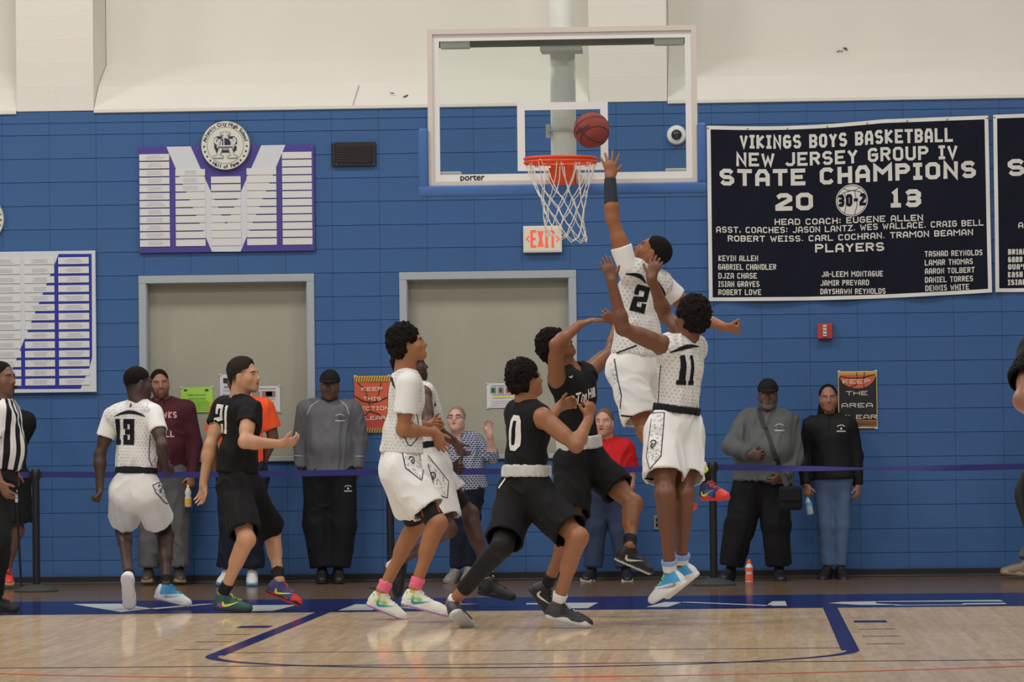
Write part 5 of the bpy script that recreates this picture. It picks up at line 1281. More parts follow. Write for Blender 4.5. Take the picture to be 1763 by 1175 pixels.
WJ = jersey_mat(); WC = cloth('white_cloth', (232, 229, 224)); BC = cloth('black_cloth', (20, 19, 20)); BC2 = cloth('black_shorts_cloth', (18, 17, 18))
INK = mat('jersey_ink', (24, 25, 34), .7, spec=.2); WINK = mat('jersey_white_ink', (224, 220, 212), .7, spec=.2); CMP = cloth('black_compression', (22, 20, 20), .6); ORP = mat('orange_piping', (226, 84, 44), .6); PIPE = mat('piping_ink', (44, 46, 56), .7)
ROLLW = cloth('grey_white_band', (200, 198, 194))
WTEE = cloth('white_undershirt', (234, 231, 226))
def num(B, tgt, s, px, py, w, h, wt, m, nrm, rot=0, upv=None, lift=.5):
    Q = stroke_text(s, -w/2, w/2, -h/2, h/2, wt, .014, jersey=True); return decal('jersey_number', tgt, px, py, Q, m, B.root, n=nrm, upv=B.up if upv is None else upv, rot=rot, lift=lift)
def arcmark(B, tgt, px, py, w, h, nrm, rot=0, t=.026):
    a = np.linspace(-1, 1, 15); top_ = [(w/2*q, h*(1-q*q)) for q in a]; bot = [(w/2*q, (h-t)*(1-q*q)) for q in a[::-1][1:-1]]
    return decal('back_arc', tgt, px, py, tri_poly(top_+bot, .02), INK, B.root, n=nrm, upv=B.up, rot=rot)
def piping(B, tgt, pxs, name='side_piping', w=.007, m=None, n=None):
    """line printed on a garment through pixel points"""
    T = bvh(tgt); pts = []
    for i in range(len(pxs)-1):
        for f in np.linspace(0, 1, 9)[:-1 if i < len(pxs)-2 else None]:
            q = np.array(pxs[i])*(1-f)+np.array(pxs[i+1])*f; d = ray(*q); h = T.ray_cast(Vector(CAM), Vector(d))
            if h[0] is not None: pts.append(np.array(h[0])+np.array(h[1])*.001)
    if len(pts) < 2: return None
    segs = [[pts[0]]]
    for p in pts[1:]:
        if np.linalg.norm(p-segs[-1][-1]) < .06: segs[-1].append(p)
        else: segs.append([p])
    mb = MB(); [mb.tube(s_, w/2, 6) for s_ in segs if len(s_) > 1]
    return mb.build(name, m or PIPE, B.root) if mb.V else None
def pxpoly(B, tgt, pxs, name, m, lift=.003, sub=2.2):
    """flat print whose outline passes the given points of the garment"""
    T = bvh(tgt); Q = tri_poly(pxs, sub*2.2); mb = MB(); cache = {}
    for q in Q:
        pp = []
        for p in q:
            k = (round(p[0], 2), round(p[1], 2))
            if k not in cache: h = T.ray_cast(Vector(CAM), Vector(ray(*p))); cache[k] = None if h[0] is None else np.array(h[0])+np.array(h[1])*lift
            pp.append(cache[k])
        if any(p is None for p in pp) or max(np.linalg.norm(pp[a]-pp[a-1]) for a in range(len(pp))) > .08: continue
        mb.add(pp, [tuple(range(len(pp)))])
    return mb.build(name, m, B.root) if mb.V else None
PANEL = mat('grey_pattern_panel', (188, 186, 180), .8)
if True:
    nt = PANEL.node_tree; vb = nt.nodes.new('ShaderNodeTexVoronoi'); vb.inputs['Scale'].default_value = 48; tcn = nt.nodes.new('ShaderNodeTexCoord'); crp = nt.nodes.new('ShaderNodeValToRGB'); crp.color_ramp.elements[0].color = s2l((170, 168, 165))+(1,); crp.color_ramp.elements[1].color = s2l((228, 226, 220))+(1,); crp.color_ramp.elements[0].position = .25; crp.color_ramp.elements[1].position = .5
    nt.links.new(tcn.outputs['Object'], vb.inputs['Vector']); nt.links.new(vb.outputs['Distance'], crp.inputs[0]); nt.links.new(crp.outputs[0], nt.nodes['Principled BSDF'].inputs['Base Color'])
def side_panel(B, sh, pxs, mark=None):
    pxpoly(B, sh, pxs, 'side_panel', PANEL, .0025); piping(B, sh, pxs+[pxs[0]] if False else pxs, 'panel_outline', .0075)
    if mark:
        Qs = strokes([(-.018, .01), (-.012, .024), (.006, .026), (.018, .012), (.014, -.012), (.0, -.026), (-.008, -.01), (.004, .004)], .008, .01); decal('helmet_mark', sh, mark[0], mark[1], Qs, PIPE, B.root, n=None, upv=B.up, off_=.005)
def zsplit(*rules):
    def z(loc, base, L, C):
        for fn, i in rules: C[fn(loc, L)] = base[i]
        return C
    return z

# ---- player 13 (white, back view)
def p13():
    B = make_person('dark-skinned basketball player in white jersey number 13 seen from behind at left', -5.55,
        dict(uR=(-.3, -.1, 1), uL=(0, 1, .1), pel=(233, 846), neck=(240, 697, .03), head=(238, 661, .05), sL=(193, 716, .08), sR=(265, 711, -.04), eL=(172, 783, '-'), wL=(172, 842, '-'), eR=(279, 768, '-'), wR=(284, 806, '+'),
             hL=(215, 852, '+'), hR=(252, 852, '-'), kL=(213, 915, '+'), kR=(285, 922, '+'), aL=(216, 982, '-'), aR=(291, 1003, '-'), heelL=(217, 992, -.48), toeL=(223, 1050, -.40), heelR=(274, 1033), toeR=(318, 1044, 0.06)),
        (72, 50, 42), (.86, .5, -.05), s=.95, hands=dict(L=dict(d=(-.15, -.1, -1), t=(.5, -.8, 0), curl=(60, 70, 50), tcurl=50), R=dict(d=(.5, .8, -.2), t=(0, .2, 1), curl=(40, 50, 40))), haircol=(14, 12, 12))
    return B
B = p13(); root = B.root
j = top(B, WJ, inf=.018, hem=.77, sleeve=0, armhole=.058, seed=1, neckr=.062, amp=.0065)
tee = top(B, WTEE, 'undershirt_sleeves', sleeve=.56, inf=.009, hem=.5, sr=.066, seed=2, uv=False, neckr=.066, amp=.003)
n13 = nz(-B.front+np.array((0, -.8, 0)))
num(B, j, '13', 214.5, 744, .17, .185, .036, INK, n13); arcmark(B, j, 223, 719, .27, .05, n13); decal('collar_mark', j, 225, 699, strokes([(0, -.012), (-.006, .0), (0, .014), (.008, .0), (.002, -.01)], .006, .01), PIPE, root, n=n13, upv=B.up)
piping(B, j, [(259.5, 737), (257, 770), (256.5, 790), (262, 803)])
sh = shorts(B, WC, .72, .66, r1=.118, r0=.112, seed=3, amp=.0065)
band(B, INK and cloth('dark_waistband', (30, 30, 38)), .725, .80)
side_panel(B, sh, [(263, 836), (277, 830), (289, 868), (284, 866), (268, 848), (263, 836)], (276, 842))
for S in 'LR':
    h_, k_ = B.D['h'+S], B.D['k'+S]; limbwrap(B, h_+(k_-h_)*.5, h_+(k_-h_)*.86, .078, .068, CMP, 'compression_short', seed=5)
    d_ = nz(k_-h_); limbwrap(B, k_+nz(B.D['a'+S]-k_)*.0, k_+nz(B.D['a'+S]-k_)*.012, .0565, .0565, mat('knee_tape', (88, 78, 84), .6), 'knee_band')
def zb(loc, L): return loc[:, 2] > .052
ZA = zsplit((lambda l, L: (l[:, 2] > .045) & (l[:, 0] > .03), 1), (lambda l, L: (l[:, 0] < .035) & (l[:, 2] > .075), 1))
for S in 'LR':
    sock(root, B.D['a'+S], B.D['k'+S], B.D['heel'+S], CMP, top=.05, r=.046)
    shoe(root, B.D['a'+S], B.D['heel'+S], B.D['toe'+S], [(226, 226, 228), (220, 218, 218), (205, 196, 194)], zone=lambda loc, base, L, C: (C.__setitem__((loc[:, 2] > .04+.25*(loc[:, 0]-.02)) & (loc[:, 0] > .03) & (loc[:, 0] < .2), s2l((58, 148, 200))), C)[1], laces=(60, 150, 205), sw=(170, 180, 190) if S == 'R' else None, upv=B.D['u'+S])

# ---- player 21 (black)
B = make_person('basketball player in black shirt number 21 with both arms away from his sides, looking right', -6.1,
    dict(uR=(.1, 0, 1), uL=(.45, 0, 1), pel=(408, 838), neck=(414, 686, 0), head=(421, 648, -.02), sR=(431, 704, '-'), sL=(384, 702, '+'), eR=(421, 762, '-'), wR=(484, 765, '+'), eL=(362, 768, '-'), wL=(350, 834, '-'),
         hR=(404, 845, '-'), hL=(422, 843, '+'), kR=(424, 930, '-'), kL=(468, 915, '+'), aR=(396, 1010, '+'), aL=(474, 993, '-'), heelR=(371, 1051), toeR=(430, 1055), heelL=(456, 1022), toeL=(517, 1046)),
    (190, 140, 106), (.93, -.33, .12), s=1.0, hair='mohawk', hairrgb=(38, 28, 24), haircol=(38, 28, 24), beard=.16, mouth=.006, gaze=(.003, .003),
    hands=dict(R=dict(d=(1, .1, .15), t=(.2, -.6, .7), curl=(25, 40, 30), spread=4), L=dict(d=(-.12, .1, -1), t=(.8, -.5, 0), curl=(22, 25, 15), tcurl=35)))
root = B.root; j = top(B, BC, inf=.017, hem=.84, sleeve=.48, sr=.072, seed=11, neckr=.062, low=.022, amp=.0065)
nb = nz(-B.front)
num(B, j, '21', 383, 722, .15, .2, .029, WINK, nz(nb*.8+np.array((-.3, -.7, 0))), rot=-4)
sh = shorts(B, BC2, .95, .86, r1=.115, r0=.115, seed=12, amp=.0065)
decal('waist_string', sh, 370, 801, strokes([(0, -.03), (.012, .025)], .016, .01), WINK, root, upv=(0, 0, 1))
for S, cols, sw, lc in (('R', [(24, 74, 66), (28, 34, 58), (22, 24, 40)], (210, 226, 60), (220, 222, 90)), ('L', [(60, 62, 120), (34, 28, 36), (222, 52, 48)], (226, 232, 50), (226, 86, 56))):
    sock(root, B.D['a'+S], B.D['k'+S], B.D['heel'+S], CMP, top=.085, r=.048)
    z = (lambda loc, base, L, C: (C.__setitem__((loc[:, 0] > .03) & (loc[:, 0] < .12) & (loc[:, 2] < .055), s2l((140, 60, 160))), C)[1]) if S == 'R' else (lambda loc, base, L, C: (C.__setitem__((loc[:, 0] > .19) & (loc[:, 2] < .075), s2l((228, 54, 50))), C.__setitem__((loc[:, 2] < .03) & (loc[:, 0] < .17), s2l((228, 60, 50))), C)[2])
    shoe(root, B.D['a'+S], B.D['heel'+S], B.D['toe'+S], cols, sw=sw, laces=lc, zone=z, upv=B.D['u'+S])

# ---- player 1 (white, profile)
B = make_person('white-shirted player number 1 in pink socks looking up to the right', -7.8,
    dict(uR=(.4, 0, 1), uL=(.4, 0, 1), pel=(690, 806), neck=(699, 642, 0), head=(704, 594, 0), sR=(703, 660, '-'), sL=(697, 657, '+'), eR=(694, 740, '-'), wR=(748, 745, '+'), eL=(700, 730, '+'), wL=(738, 734, '+'),
         hR=(690, 812, '-'), hL=(686, 812, '+'), kR=(753, 902, '-'), kL=(716, 905, '+'), aR=(724, 1010, '-'), aL=(668, 1013, '+'), heelR=(690, 1042), toeR=(773, 1064), heelL=(630, 1043), toeL=(697, 1071)),
    (158, 104, 68), (.93, .05, .28), s=1.0, hair='afrobig', hs=.98, haircol=(26, 20, 18), mouth=.011,
    hands=dict(R=dict(d=(.45, -.1, -.9), t=(.8, -.2, .3), curl=(15, 25, 20), spread=6), L=dict(d=(1, -.2, .1), t=(0, .3, 1), curl=(60, 70, 50))))
root = B.root; j = top(B, WJ, inf=.018, hem=.84, sleeve=0, armhole=.06, seed=21, neckr=.06, low=.035, amp=.0065); rgt = np.array((.0, -1, 0))
top(B, WTEE, 'undershirt_sleeves', sleeve=.66, inf=.009, hem=.45, sr=.072, seed=22, uv=False, neckr=.06, amp=.003)
num(B, j, '1', 665.5, 692, .05, .2, .036, INK, nz([-.8, -.6, 0]), rot=-7); arcmark(B, j, 675, 660, .16, .03, nz([-.8, -.6, .2]), rot=-30)
piping(B, j, [(717, 712), (722, 740), (718, 756), (708, 768), (702, 766), (696, 752)])
sh = shorts(B, WC, .72, .74, r1=.12, r0=.12, seed=23, amp=.0065)
side_panel(B, sh, [(691, 771), (718, 773), (729, 808), (726, 828), (698, 806), (691, 771)], (709, 793))
for S in 'LR':
    h_, k_ = B.D['h'+S], B.D['k'+S]; limbwrap(B, h_+(k_-h_)*.5, h_+(k_-h_)*.92, .082, .071, CMP, 'compression_short', seed=25)
c_ = BVH
for a_, b_ in (((722, 868), (729, 890)), ((748, 861), (757, 883))):
    d0 = [o for o in root.children if o.name.startswith('compression_short')]
    if d0: piping(B, d0[-1], [a_, b_], 'orange_stripe', .007, ORP)
PK = cloth('pink_sock_knit', (240, 108, 138)); SKM = mat('sock_grey_mark', (226, 190, 196), .7)
for S in 'LR':
    sk = sock(root, B.D['a'+S], B.D['k'+S], B.D['heel'+S], PK, top=.07, r=.052)
    shoe(root, B.D['a'+S], B.D['heel'+S], B.D['toe'+S], [(224, 220, 206), (214, 208, 204), (158, 122, 176)], sw=(40, 150, 170), laces=(230, 228, 220), upv=B.D['u'+S],
         zone=lambda loc, base, L, C: (C.__setitem__((loc[:, 0] < .13) & (loc[:, 2] > .05) & (noise3(loc*45) > .12), s2l((150, 200, 90))), C.__setitem__((loc[:, 0] < .16) & (noise3(loc*38+9) > .42), s2l((230, 140, 90))), C)[2])
    decal('sock_lettering', sk, *( (737.5, 1001) if S == 'R' else (663, 1004)), [q for q in font_text('swoosh', .02)] if False else strokes([(-.025, 0), (-.015, .005), (-.005, -.003), (.008, .005), (.026, .002)], .004, .01), SKM, root)

# ---- player behind number 1
B = make_person('dark-skinned bearded player in sleeveless white jersey half hidden behind player 1', -5.75,
    dict(uR=(-1, .2, .2), uL=(0, 0, 1), pel=(742, 800), neck=(722, 668, 0), head=(709, 631, 0), sR=(727, 676, '-'), sL=(722, 674, '+'), eR=(738, 732, '-'), wR=(783, 762, '+'), eL=(742, 750, '+'), wL=(775, 806, '-'),
         hR=(746, 812, '-'), hL=(738, 812, '+'), kR=(771, 912, '-'), kL=(809, 886, '+'), aR=(716, 962, '+'), aL=(820, 985, '-'), heelR=(700, 970, .3), toeR=(690, 1030, .3), heelL=(822, 1024), toeL=(886, 1036)),
    (84, 56, 44), (.95, .05, .25), s=1.0, hair='afro', hs=.95, beard=.9, hands=dict(R=dict(d=(.5, -.1, -.85), t=(.6, -.6, .3), curl=(30, 40, 30)), L=dict(d=(1, -.2, -.05), t=(.1, -.1, 1), curl=(50, 60, 45))), haircol=(18, 14, 13))
root = B.root; j = top(B, WJ, inf=.017, hem=.76, sleeve=0, seed=31, neckr=.062, amp=.0065)
piping(B, j, [(731, 688), (734, 706)]); num(B, j, '1', 749, 696, .02, .03, .01, INK, nz([.9, -.5, 0]))
sh = shorts(B, WC, .55, .80, r1=.125, r0=.122, seed=33, capL=(.62, 0, -.78)); band(B, cloth('dark_waistband', (30, 30, 38)), .70, .78)
side_panel(B, sh, [(737, 785), (772, 829), (770, 858), (752, 852), (737, 800)], (746, 820))
h_, k_ = B.hL, B.kL; limbwrap(B, h_+(k_-h_)*.5, h_+(k_-h_)*.8, .086, .078, CMP, 'compression_short', seed=35)
KT = mat('white_knee_tape', (196, 190, 186), .7); d_ = nz(B.aL-B.kL); limbwrap(B, B.aL-d_*.075, B.aL-d_*.0, .046, .04, KT, 'ankle_tape')
for S in 'LR':
    sock(root, B.D['a'+S], B.D['k'+S], B.D['heel'+S], CMP if S == 'L' else cloth('white_sock_knit', (224, 222, 218)), top=.03 if S == 'L' else .085, r=.05)
    shoe(root, B.D['a'+S], B.D['heel'+S], B.D['toe'+S], [(24, 22, 24), (26, 24, 26), (30, 28, 28)], laces=(30, 28, 30), upv=B.D['u'+S])

# ---- player 0 (black, back view)
B = make_person('player in sleeveless black jersey number 0 with grey waistband and one black leg sleeve', -8.9,
    dict(uR=(.35, 0, 1), uL=(-.3, .35, .6), pel=(905, 850), neck=(908, 696, .02), head=(907, 655, .02), sL=(885, 708, '+'), sR=(931, 716, '-'), eR=(992, 768, '-'), wR=(1014, 722, '+'), eL=(925, 745, '+'), wL=(962, 702, '+'),
         hL=(890, 856, '+'), hR=(922, 856, '-'), kL=(864, 942, '-'), kR=(995, 926, '-'), aL=(812, 1030, '-'), aR=(972, 1030, '+'), heelL=(783, 1058, -.12), toeL=(812, 1086, .1), heelR=(938, 1066), toeR=(1018, 1082)),
    (152, 100, 68), (.82, .5, .25), s=1.02, hair='afrobig', hs=.93, haircol=(20, 16, 15),
    hands=dict(R=dict(d=(.15, .1, 1), t=(-.7, -.5, .1), curl=(45, 55, 40), spread=5), L=dict(d=(1, 0, .4), t=(-.3, -.3, 1), curl=(25, 45, 35), spread=6)))
root = B.root; j = top(B, BC, inf=.017, hem=.74, sleeve=0, seed=41, neckr=.062, amp=.0065, armhole=.078)
nb = nz(-B.front)
Q0 = strokes([(-.03, -.075), (-.03, .075), (-.018, .095), (.018, .095), (.03, .075), (.03, -.075), (.018, -.095), (-.018, -.095), (-.03, -.075)], .034, .014)
decal('jersey_number', j, 884, 746, Q0, WINK, root, n=nz(nb+np.array((-.25, 0, 0))), upv=B.up, rot=-6)
sh = shorts(B, BC2, .86, .84, r1=.122, r0=.12, seed=43, amp=.0065); band(B, ROLLW, .69, .82, .166, amp=.004, seed=4)
decal('waist_string', sh, 866, 832, strokes([(-.02, -.035), (.012, .03)], .017, .01), WINK, root, upv=(0, 0, 1))
d_ = nz(B.aL-B.kL); V = limbwrap
cloth_mesh('leg_sleeve', [('u', [('u', Cone(B.hL, B.kL, .096, .07), 0), ('u', sph(B.kL+bend_front(B.hL, B.kL, B.aL, B.hfront)*.008, .068), .02), ('u', Cone(B.kL, B.aL-d_*.12, .064, .049, cap=True), .02), ('u', Cone(B.kL+d_*.07-bend_front(B.hL, B.kL, B.aL, B.hfront)*.018, B.kL+d_*.19-bend_front(B.hL, B.kL, B.aL, B.hfront)*.014, .06, .053), .03)], 0)], .008, CMP, root, d_, .0015, 4, sm=1)
WS = cloth('white_sock_knit', (224, 222, 218))
for S in 'LR':
    sk = sock(root, B.D['a'+S], B.D['k'+S], B.D['heel'+S], WS, top=.05 if S == 'R' else .03, r=.05)
    shoe(root, B.D['a'+S], B.D['heel'+S], B.D['toe'+S], [(58, 56, 60), (206, 204, 202), (186, 184, 182)], laces=(210, 210, 210), sw=None, upv=B.D['u'+S],
         zone=lambda loc, base, L, C: (C.__setitem__((loc[:, 0] > .09) & (loc[:, 2] > .05), s2l((34, 33, 36))), C.__setitem__((loc[:, 0] > L-.05), s2l((40, 38, 42))), C)[2])
    if S == 'R': decal('sock_mark', sk, 977, 1023, strokes([(-.02, -.005), (-.005, .01), (.01, -.008), (.02, .01)], .008, .01), mat('sock_blue_mark', (92, 116, 168), .7), root); decal('sock_mark', sk, 979, 1017, strokes([(-.02, 0), (.02, .003)], .006, .01), mat('sock_red_mark', (214, 96, 96), .7), root)

# ---- player with script on the chest (black, arm raised)
B = make_person('player in black script-lettered jersey with arm raised across his face, mouth open', -7.0,
    dict(uR=(.6, 0, .8), uL=(.45, 0, 1), pel=(1000, 795), neck=(983, 636, -.02), head=(960, 597, -.05), sR=(958, 655, '-'), sL=(1013, 640, '+'), eR=(957, 594, '-'), wR=(998, 559, '+'), eL=(1054, 604, '+'), wL=(1062, 556, '+'),
         hR=(985, 803, '-'), hL=(1016, 797, '+'), kR=(985, 903, '-'), kL=(1090, 868, '-'), aR=(952, 990, '+'), aL=(1078, 946, '-'), heelR=(915, 1024), toeR=(940, 1060), heelL=(1066, 968), toeL=(1112, 988)),
    (138, 87, 54), (.80, -.32, .62), s=1.0, hair='afrobig', hs=.95, mouth=.022, hup=(-.55, .2, .75), haircol=(22, 18, 16),
    hands=dict(R=dict(d=(.95, .1, .35), t=(.1, .9, .25), curl=(12, 16, 14), spread=4), L=dict(d=(-1, -.1, .6), t=(.3, -.2, 1), curl=(30, 40, 30))))
root = B.root; j = top(B, BC, inf=.017, hem=.78, sleeve=0, seed=51, neckr=.064, amp=.0065, armhole=.064, vneck=.03)
nf = nz(np.array(B.front)+np.array((0, -.5, 0)))
mbq = [[p*np.array((.85, 1.15))+np.array((p[1]*.25, 0)) for p in q] for q in font_text('The Hill', .075, .0022)]
sub_ = []
decal('script_lettering', j, 1010, 681, mbq, WINK, root, n=nf, upv=B.up, rot=8, off_=.004); decal('collar_mark', j, 982.5, 649.5, strokes([(-.014, .004), (-.002, -.006), (.016, .005)], .007, .01), WINK, root, upv=B.up)
sh = shorts(B, BC2, .66, .84, r1=.125, r0=.122, seed=53, amp=.0065); band(B, ROLLW, .74, .87, .166, amp=.004, seed=5)
for S in 'LR':
    sock(root, B.D['a'+S], B.D['k'+S], B.D['heel'+S], CMP, top=.075, r=.05)
    shoe(root, B.D['a'+S], B.D['heel'+S], B.D['toe'+S], [(26, 24, 27), (34, 32, 34), (196, 194, 190) if S == 'L' else (40, 38, 40)], laces=(40, 38, 40), sw=(210, 206, 200), upv=B.D['u'+S])

# ---- jumping shooter number 2
B = make_person('leaping shooter in white jersey number 2 reaching up to the ball', -7.75,
    dict(uR=(-.1, 0, 1), uL=(-.6, .2, .8), pel=(1092, 634), neck=(1106, 470, .0), head=(1123, 437, -.0), sL=(1080, 460, '-'), sR=(1143, 490, '+'), eL=(1054, 375, '-'), wL=(1050, 306, '+'), eR=(1196, 542, '+'), wR=(1248, 564, '-'),
         hL=(1076, 640, '-'), hR=(1112, 640, '+'), kL=(1112, 742, '-'), kR=(1168, 728, '+'), aL=(1168, 838, '+'), aR=(1212, 815, '+'), heelL=(1180, 868), toeL=(1196, 884, .28), heelR=(1211, 862), toeR=(1252, 862, .18)),
    (150, 94, 60), (-.78, .12, .6), s=1.0, hs=1.05, hup=(.6, 0, .8), haircol=(18, 15, 14),
    hands=dict(L=dict(d=(.0, .1, 1), t=(1, .25, 0), sc=1.08, curl=(6, 8, 6), spread=20, tcurl=10, pcurl=[(4, 6, 5), (2, 5, 5), (10, 10, 5), (5, 8, 5)]), R=dict(d=(1, .1, -.25), t=(.1, -.7, .6), curl=(70, 80, 60), tcurl=40)))
root = B.root; j = top(B, WJ, inf=.02, hem=.86, sleeve=0, armhole=.058, seed=61, neckr=.062, low=.035, amp=.0065)
top(B, WTEE, 'undershirt_sleeves', sleeve=.42, inf=.009, hem=.4, sr=.067, seed=62, uv=False, neckr=.064, amp=.003)
nb = nz(-B.front*.9+np.array((0, -.3, 0)))
num(B, j, '2', 1102, 515, .108, .18, .035, INK, nb, rot=-8); arcmark(B, j, 1098, 481, .2, .035, nb, rot=-14)
decal('back_arc', j, 1140, 497, tri_poly([(-.06, .04), (-.04, .045), (.05, -.04), (.06, -.07)], .02), INK, root, upv=B.up)
piping(B, j, [(1049, 520), (1047.5, 560), (1046, 578)]); piping(B, j, [(1062, 608), (1078, 602), (1096, 595)], w=.01, m=INK)
sh = shorts(B, WC, .80, .62, r1=.128, r0=.118, seed=63, amp=.0065)
piping(B, sh, [(1058, 618), (1063, 650), (1070, 680), (1068, 704)])
pxpoly(B, sh, [(1050, 622), (1057, 620), (1062, 652), (1069, 682), (1067, 702), (1060, 676)], 'side_panel', PANEL)
for q in [(1070, 715), (1096, 716)]: pass
piping(B, sh, [(1070, 716), (1084, 717.5), (1096, 716)], 'hem_binding', .012, m=INK)
ew = nz(B.wL-B.eL); limbwrap(B, B.eL+ew*.075, B.wL, .051, .038, cloth('charcoal_arm_sleeve', (52, 56, 66), .7), 'arm_sleeve', seed=6)
d_ = nz(B.kR-B.aR)
limbwrap(B, B.aR+d_*.1, B.aR+d_*.135, .05, .052, WS, 'sock_top'); limbwrap(B, B.aR+d_*.075, B.aR+d_*.1, .05, .0505, mat('sock_yellow', (206, 226, 50), .7), 'sock_stripe')
for S in 'LR':
    sock(root, B.D['a'+S], B.D['k'+S], B.D['heel'+S], CMP, top=.075, r=.049)
    shoe(root, B.D['a'+S], B.D['heel'+S], B.D['toe'+S], [(44, 46, 96), (222, 54, 48), (214, 48, 44)], laces=(222, 80, 50), sw=(222, 230, 50), upv=B.D['u'+S],
         zone=lambda loc, base, L, C: (C.__setitem__((loc[:, 0] > .09) & (loc[:, 0] < .2) & (loc[:, 2] < .075), s2l((66, 92, 170))), C.__setitem__(loc[:, 0] > L-.07, s2l((222, 60, 50))), C)[2])

# ---- jumping defender number 11
B = make_person('jumping player in sleeveless white jersey number 11 with a big afro and both hands up', -8.55,
    dict(uR=(-.45, 0, .9), uL=(-.45, 0, .9), pel=(1160, 742), neck=(1180, 588, .0), head=(1188, 549, .0), sL=(1143, 596, '-'), sR=(1202, 596, '+'), eL=(1072, 566, '-'), wL=(1053, 484, '+'), eR=(1146, 545, '+'), wR=(1122, 480, '-'),
         hL=(1143, 748, '-'), hR=(1177, 748, '+'), kL=(1145, 854, '-'), kR=(1178, 854, '-'), aL=(1160, 962, '+'), aR=(1181, 960, '+'), heelL=(1180, 1008), toeL=(1126, 1040), heelR=(1200, 994), toeR=(1155, 1030)),
    (114, 71, 48), (-.72, .68, .15), s=1.03, hair='afrobig', hs=.98, haircol=(18, 15, 14),
    hands=dict(L=dict(d=(-.25, .05, 1), t=(.9, .3, .25), curl=(8, 12, 10), spread=3, tcurl=5), R=dict(d=(.25, .1, 1), t=(-.9, .1, .1), curl=(16, 22, 18), spread=6, tcurl=10)))
root = B.root; j = top(B, WJ, inf=.018, hem=.76, sleeve=0, armhole=.064, seed=71, neckr=.064, amp=.0065)
nb = nz(-B.front+np.array((.1, 0, 0)))
num(B, j, '11', 1185, 638, .112, .19, .028, INK, nb, rot=6); arcmark(B, j, 1182, 604, .26, .035, nb, rot=16); decal('collar_mark', j, 1193, 585, strokes([(0, -.02), (-.01, .0), (0, .02), (.008, .0)], .007, .01), PIPE, root, n=nb, upv=B.up)
piping(B, j, [(1138, 629), (1135, 660), (1133, 697)])
sh = shorts(B, WC, .70, .72, r1=.134, r0=.126, seed=73, amp=.0065); band(B, cloth('dark_waistband', (30, 30, 38)), .72, .80)
side_panel(B, sh, [(1123, 712), (1144, 711), (1138, 786), (1119, 808), (1113, 788), (1123, 712)], (1124, 765))
piping(B, sh, [(1110, 824), (1130, 827), (1153, 829)], 'hem_binding', .012, m=INK)
SB = cloth('pale_blue_sock_knit', (136, 164, 218))
for S in 'LR':
    d_ = nz(B.D['k'+S]-B.D['a'+S]); sock(root, B.D['a'+S], B.D['k'+S], B.D['heel'+S], WS, top=.06, r=.052); limbwrap(B, B.D['a'+S]+d_*.055, B.D['a'+S]+d_*.085, .053, .0535, SB, 'sock_top')
    shoe(root, B.D['a'+S], B.D['heel'+S], B.D['toe'+S], [(228, 228, 228), (226, 224, 220), (214, 206, 190)], laces=(150, 220, 150), sw=(150, 156, 176) if S == 'L' else None, upv=B.D['u'+S],
         zone=lambda loc, base, L, C: (C.__setitem__((loc[:, 2] > .035+.3*(loc[:, 0]-.02)) & (loc[:, 0] > .03) & (loc[:, 0] < .2), s2l((64, 160, 212))), C)[1])

# ================================================================ people along the wall
def shoes2(B, cols, top_=.05, lc=(40, 40, 40), zone=None, sk=None):
    for S in 'LR':
        if sk is not None: sock(B.root, B.D['a'+S], B.D['k'+S], B.D['heel'+S], sk, top=.04, r=.048)
        shoe(B.root, B.D['a'+S], B.D['heel'+S], B.D['toe'+S], cols, laces=lc, upv=B.D['u'+S], zone=zone, h=.008)
def stand(cx, Y, top_px, sw=.0, lean=0, s=1.0, **k):
    """standing, facing the court; pixel column cx"""
    sc = FPX/(Y+CD); fy = (P(cx, 900, Y)[2]-0)*sc+900    # pixel row of the floor
    r = lambda h: fy-h*sc*s
    J = dict(pel=(cx, r(.95), 0), neck=(cx, r(1.48), .03), head=(cx, r(1.67), -.02), sR=(cx-.19*sc*s, r(1.42), 0.0), sL=(cx+.19*sc*s, r(1.42), 0.0), eR=(cx-.25*sc*s, r(1.14), 0.02), eL=(cx+.25*sc*s, r(1.14), .02),
             wR=(cx-.24*sc*s, r(.89), -.05), wL=(cx+.24*sc*s, r(.89), -.05), hR=(cx-.09*sc*s, r(.92), 0), hL=(cx+.09*sc*s, r(.92), 0), kR=(cx-.10*sc*s, r(.50), -.02), kL=(cx+.10*sc*s, r(.50), -.02),
             aR=(cx-.10*sc*s, r(.085), .02), aL=(cx+.10*sc*s, r(.085), .02))
    J['heelR'] = (cx-.10*sc*s, r(.0), .07); J['toeR'] = (cx-.13*sc*s, r(.0)+3, -.2); J['heelL'] = (cx+.10*sc*s, r(.0), .07); J['toeL'] = (cx+.13*sc*s, r(.0)+3, -.2)
    J.update(k); return J
# maroon hoodie
Y = -.32
J = stand(282, Y, 0, s=.99, head=(275, 661, -.04), neck=(280, 694, .02), sR=(243, 708, 0.), sL=(322, 706, 0.), eL=(336, 764, .03), wL=(331, 818, -.06), eR=(237, 768, .03), wR=(240, 815, -.05), pel=(283, 812, 0), aR=(256, 987, 0), kR=(261, 905, 0), aL=(308, 987, 0), kL=(305, 905, 0), heelR=(258, 1003, .05), toeR=(252, 1004, -.22), heelL=(306, 1003, .05), toeL=(312, 1004, -.22))
B = make_person('man in maroon hooded sweatshirt behind player 13 holding a drink bottle', Y, J, (150, 104, 80), (.22, -1, .02), s=.99, w=1.1, beard=.75, haircol=(24, 18, 16), far=1, hands=dict(L=dict(d=(-.1, -.2, -1), t=(-.7, -.7, 0), curl=(60, 60, 40), tcurl=30), R=dict(d=(0, -.1, -1), t=(.6, -.7, 0), curl=(30, 40, 30))))
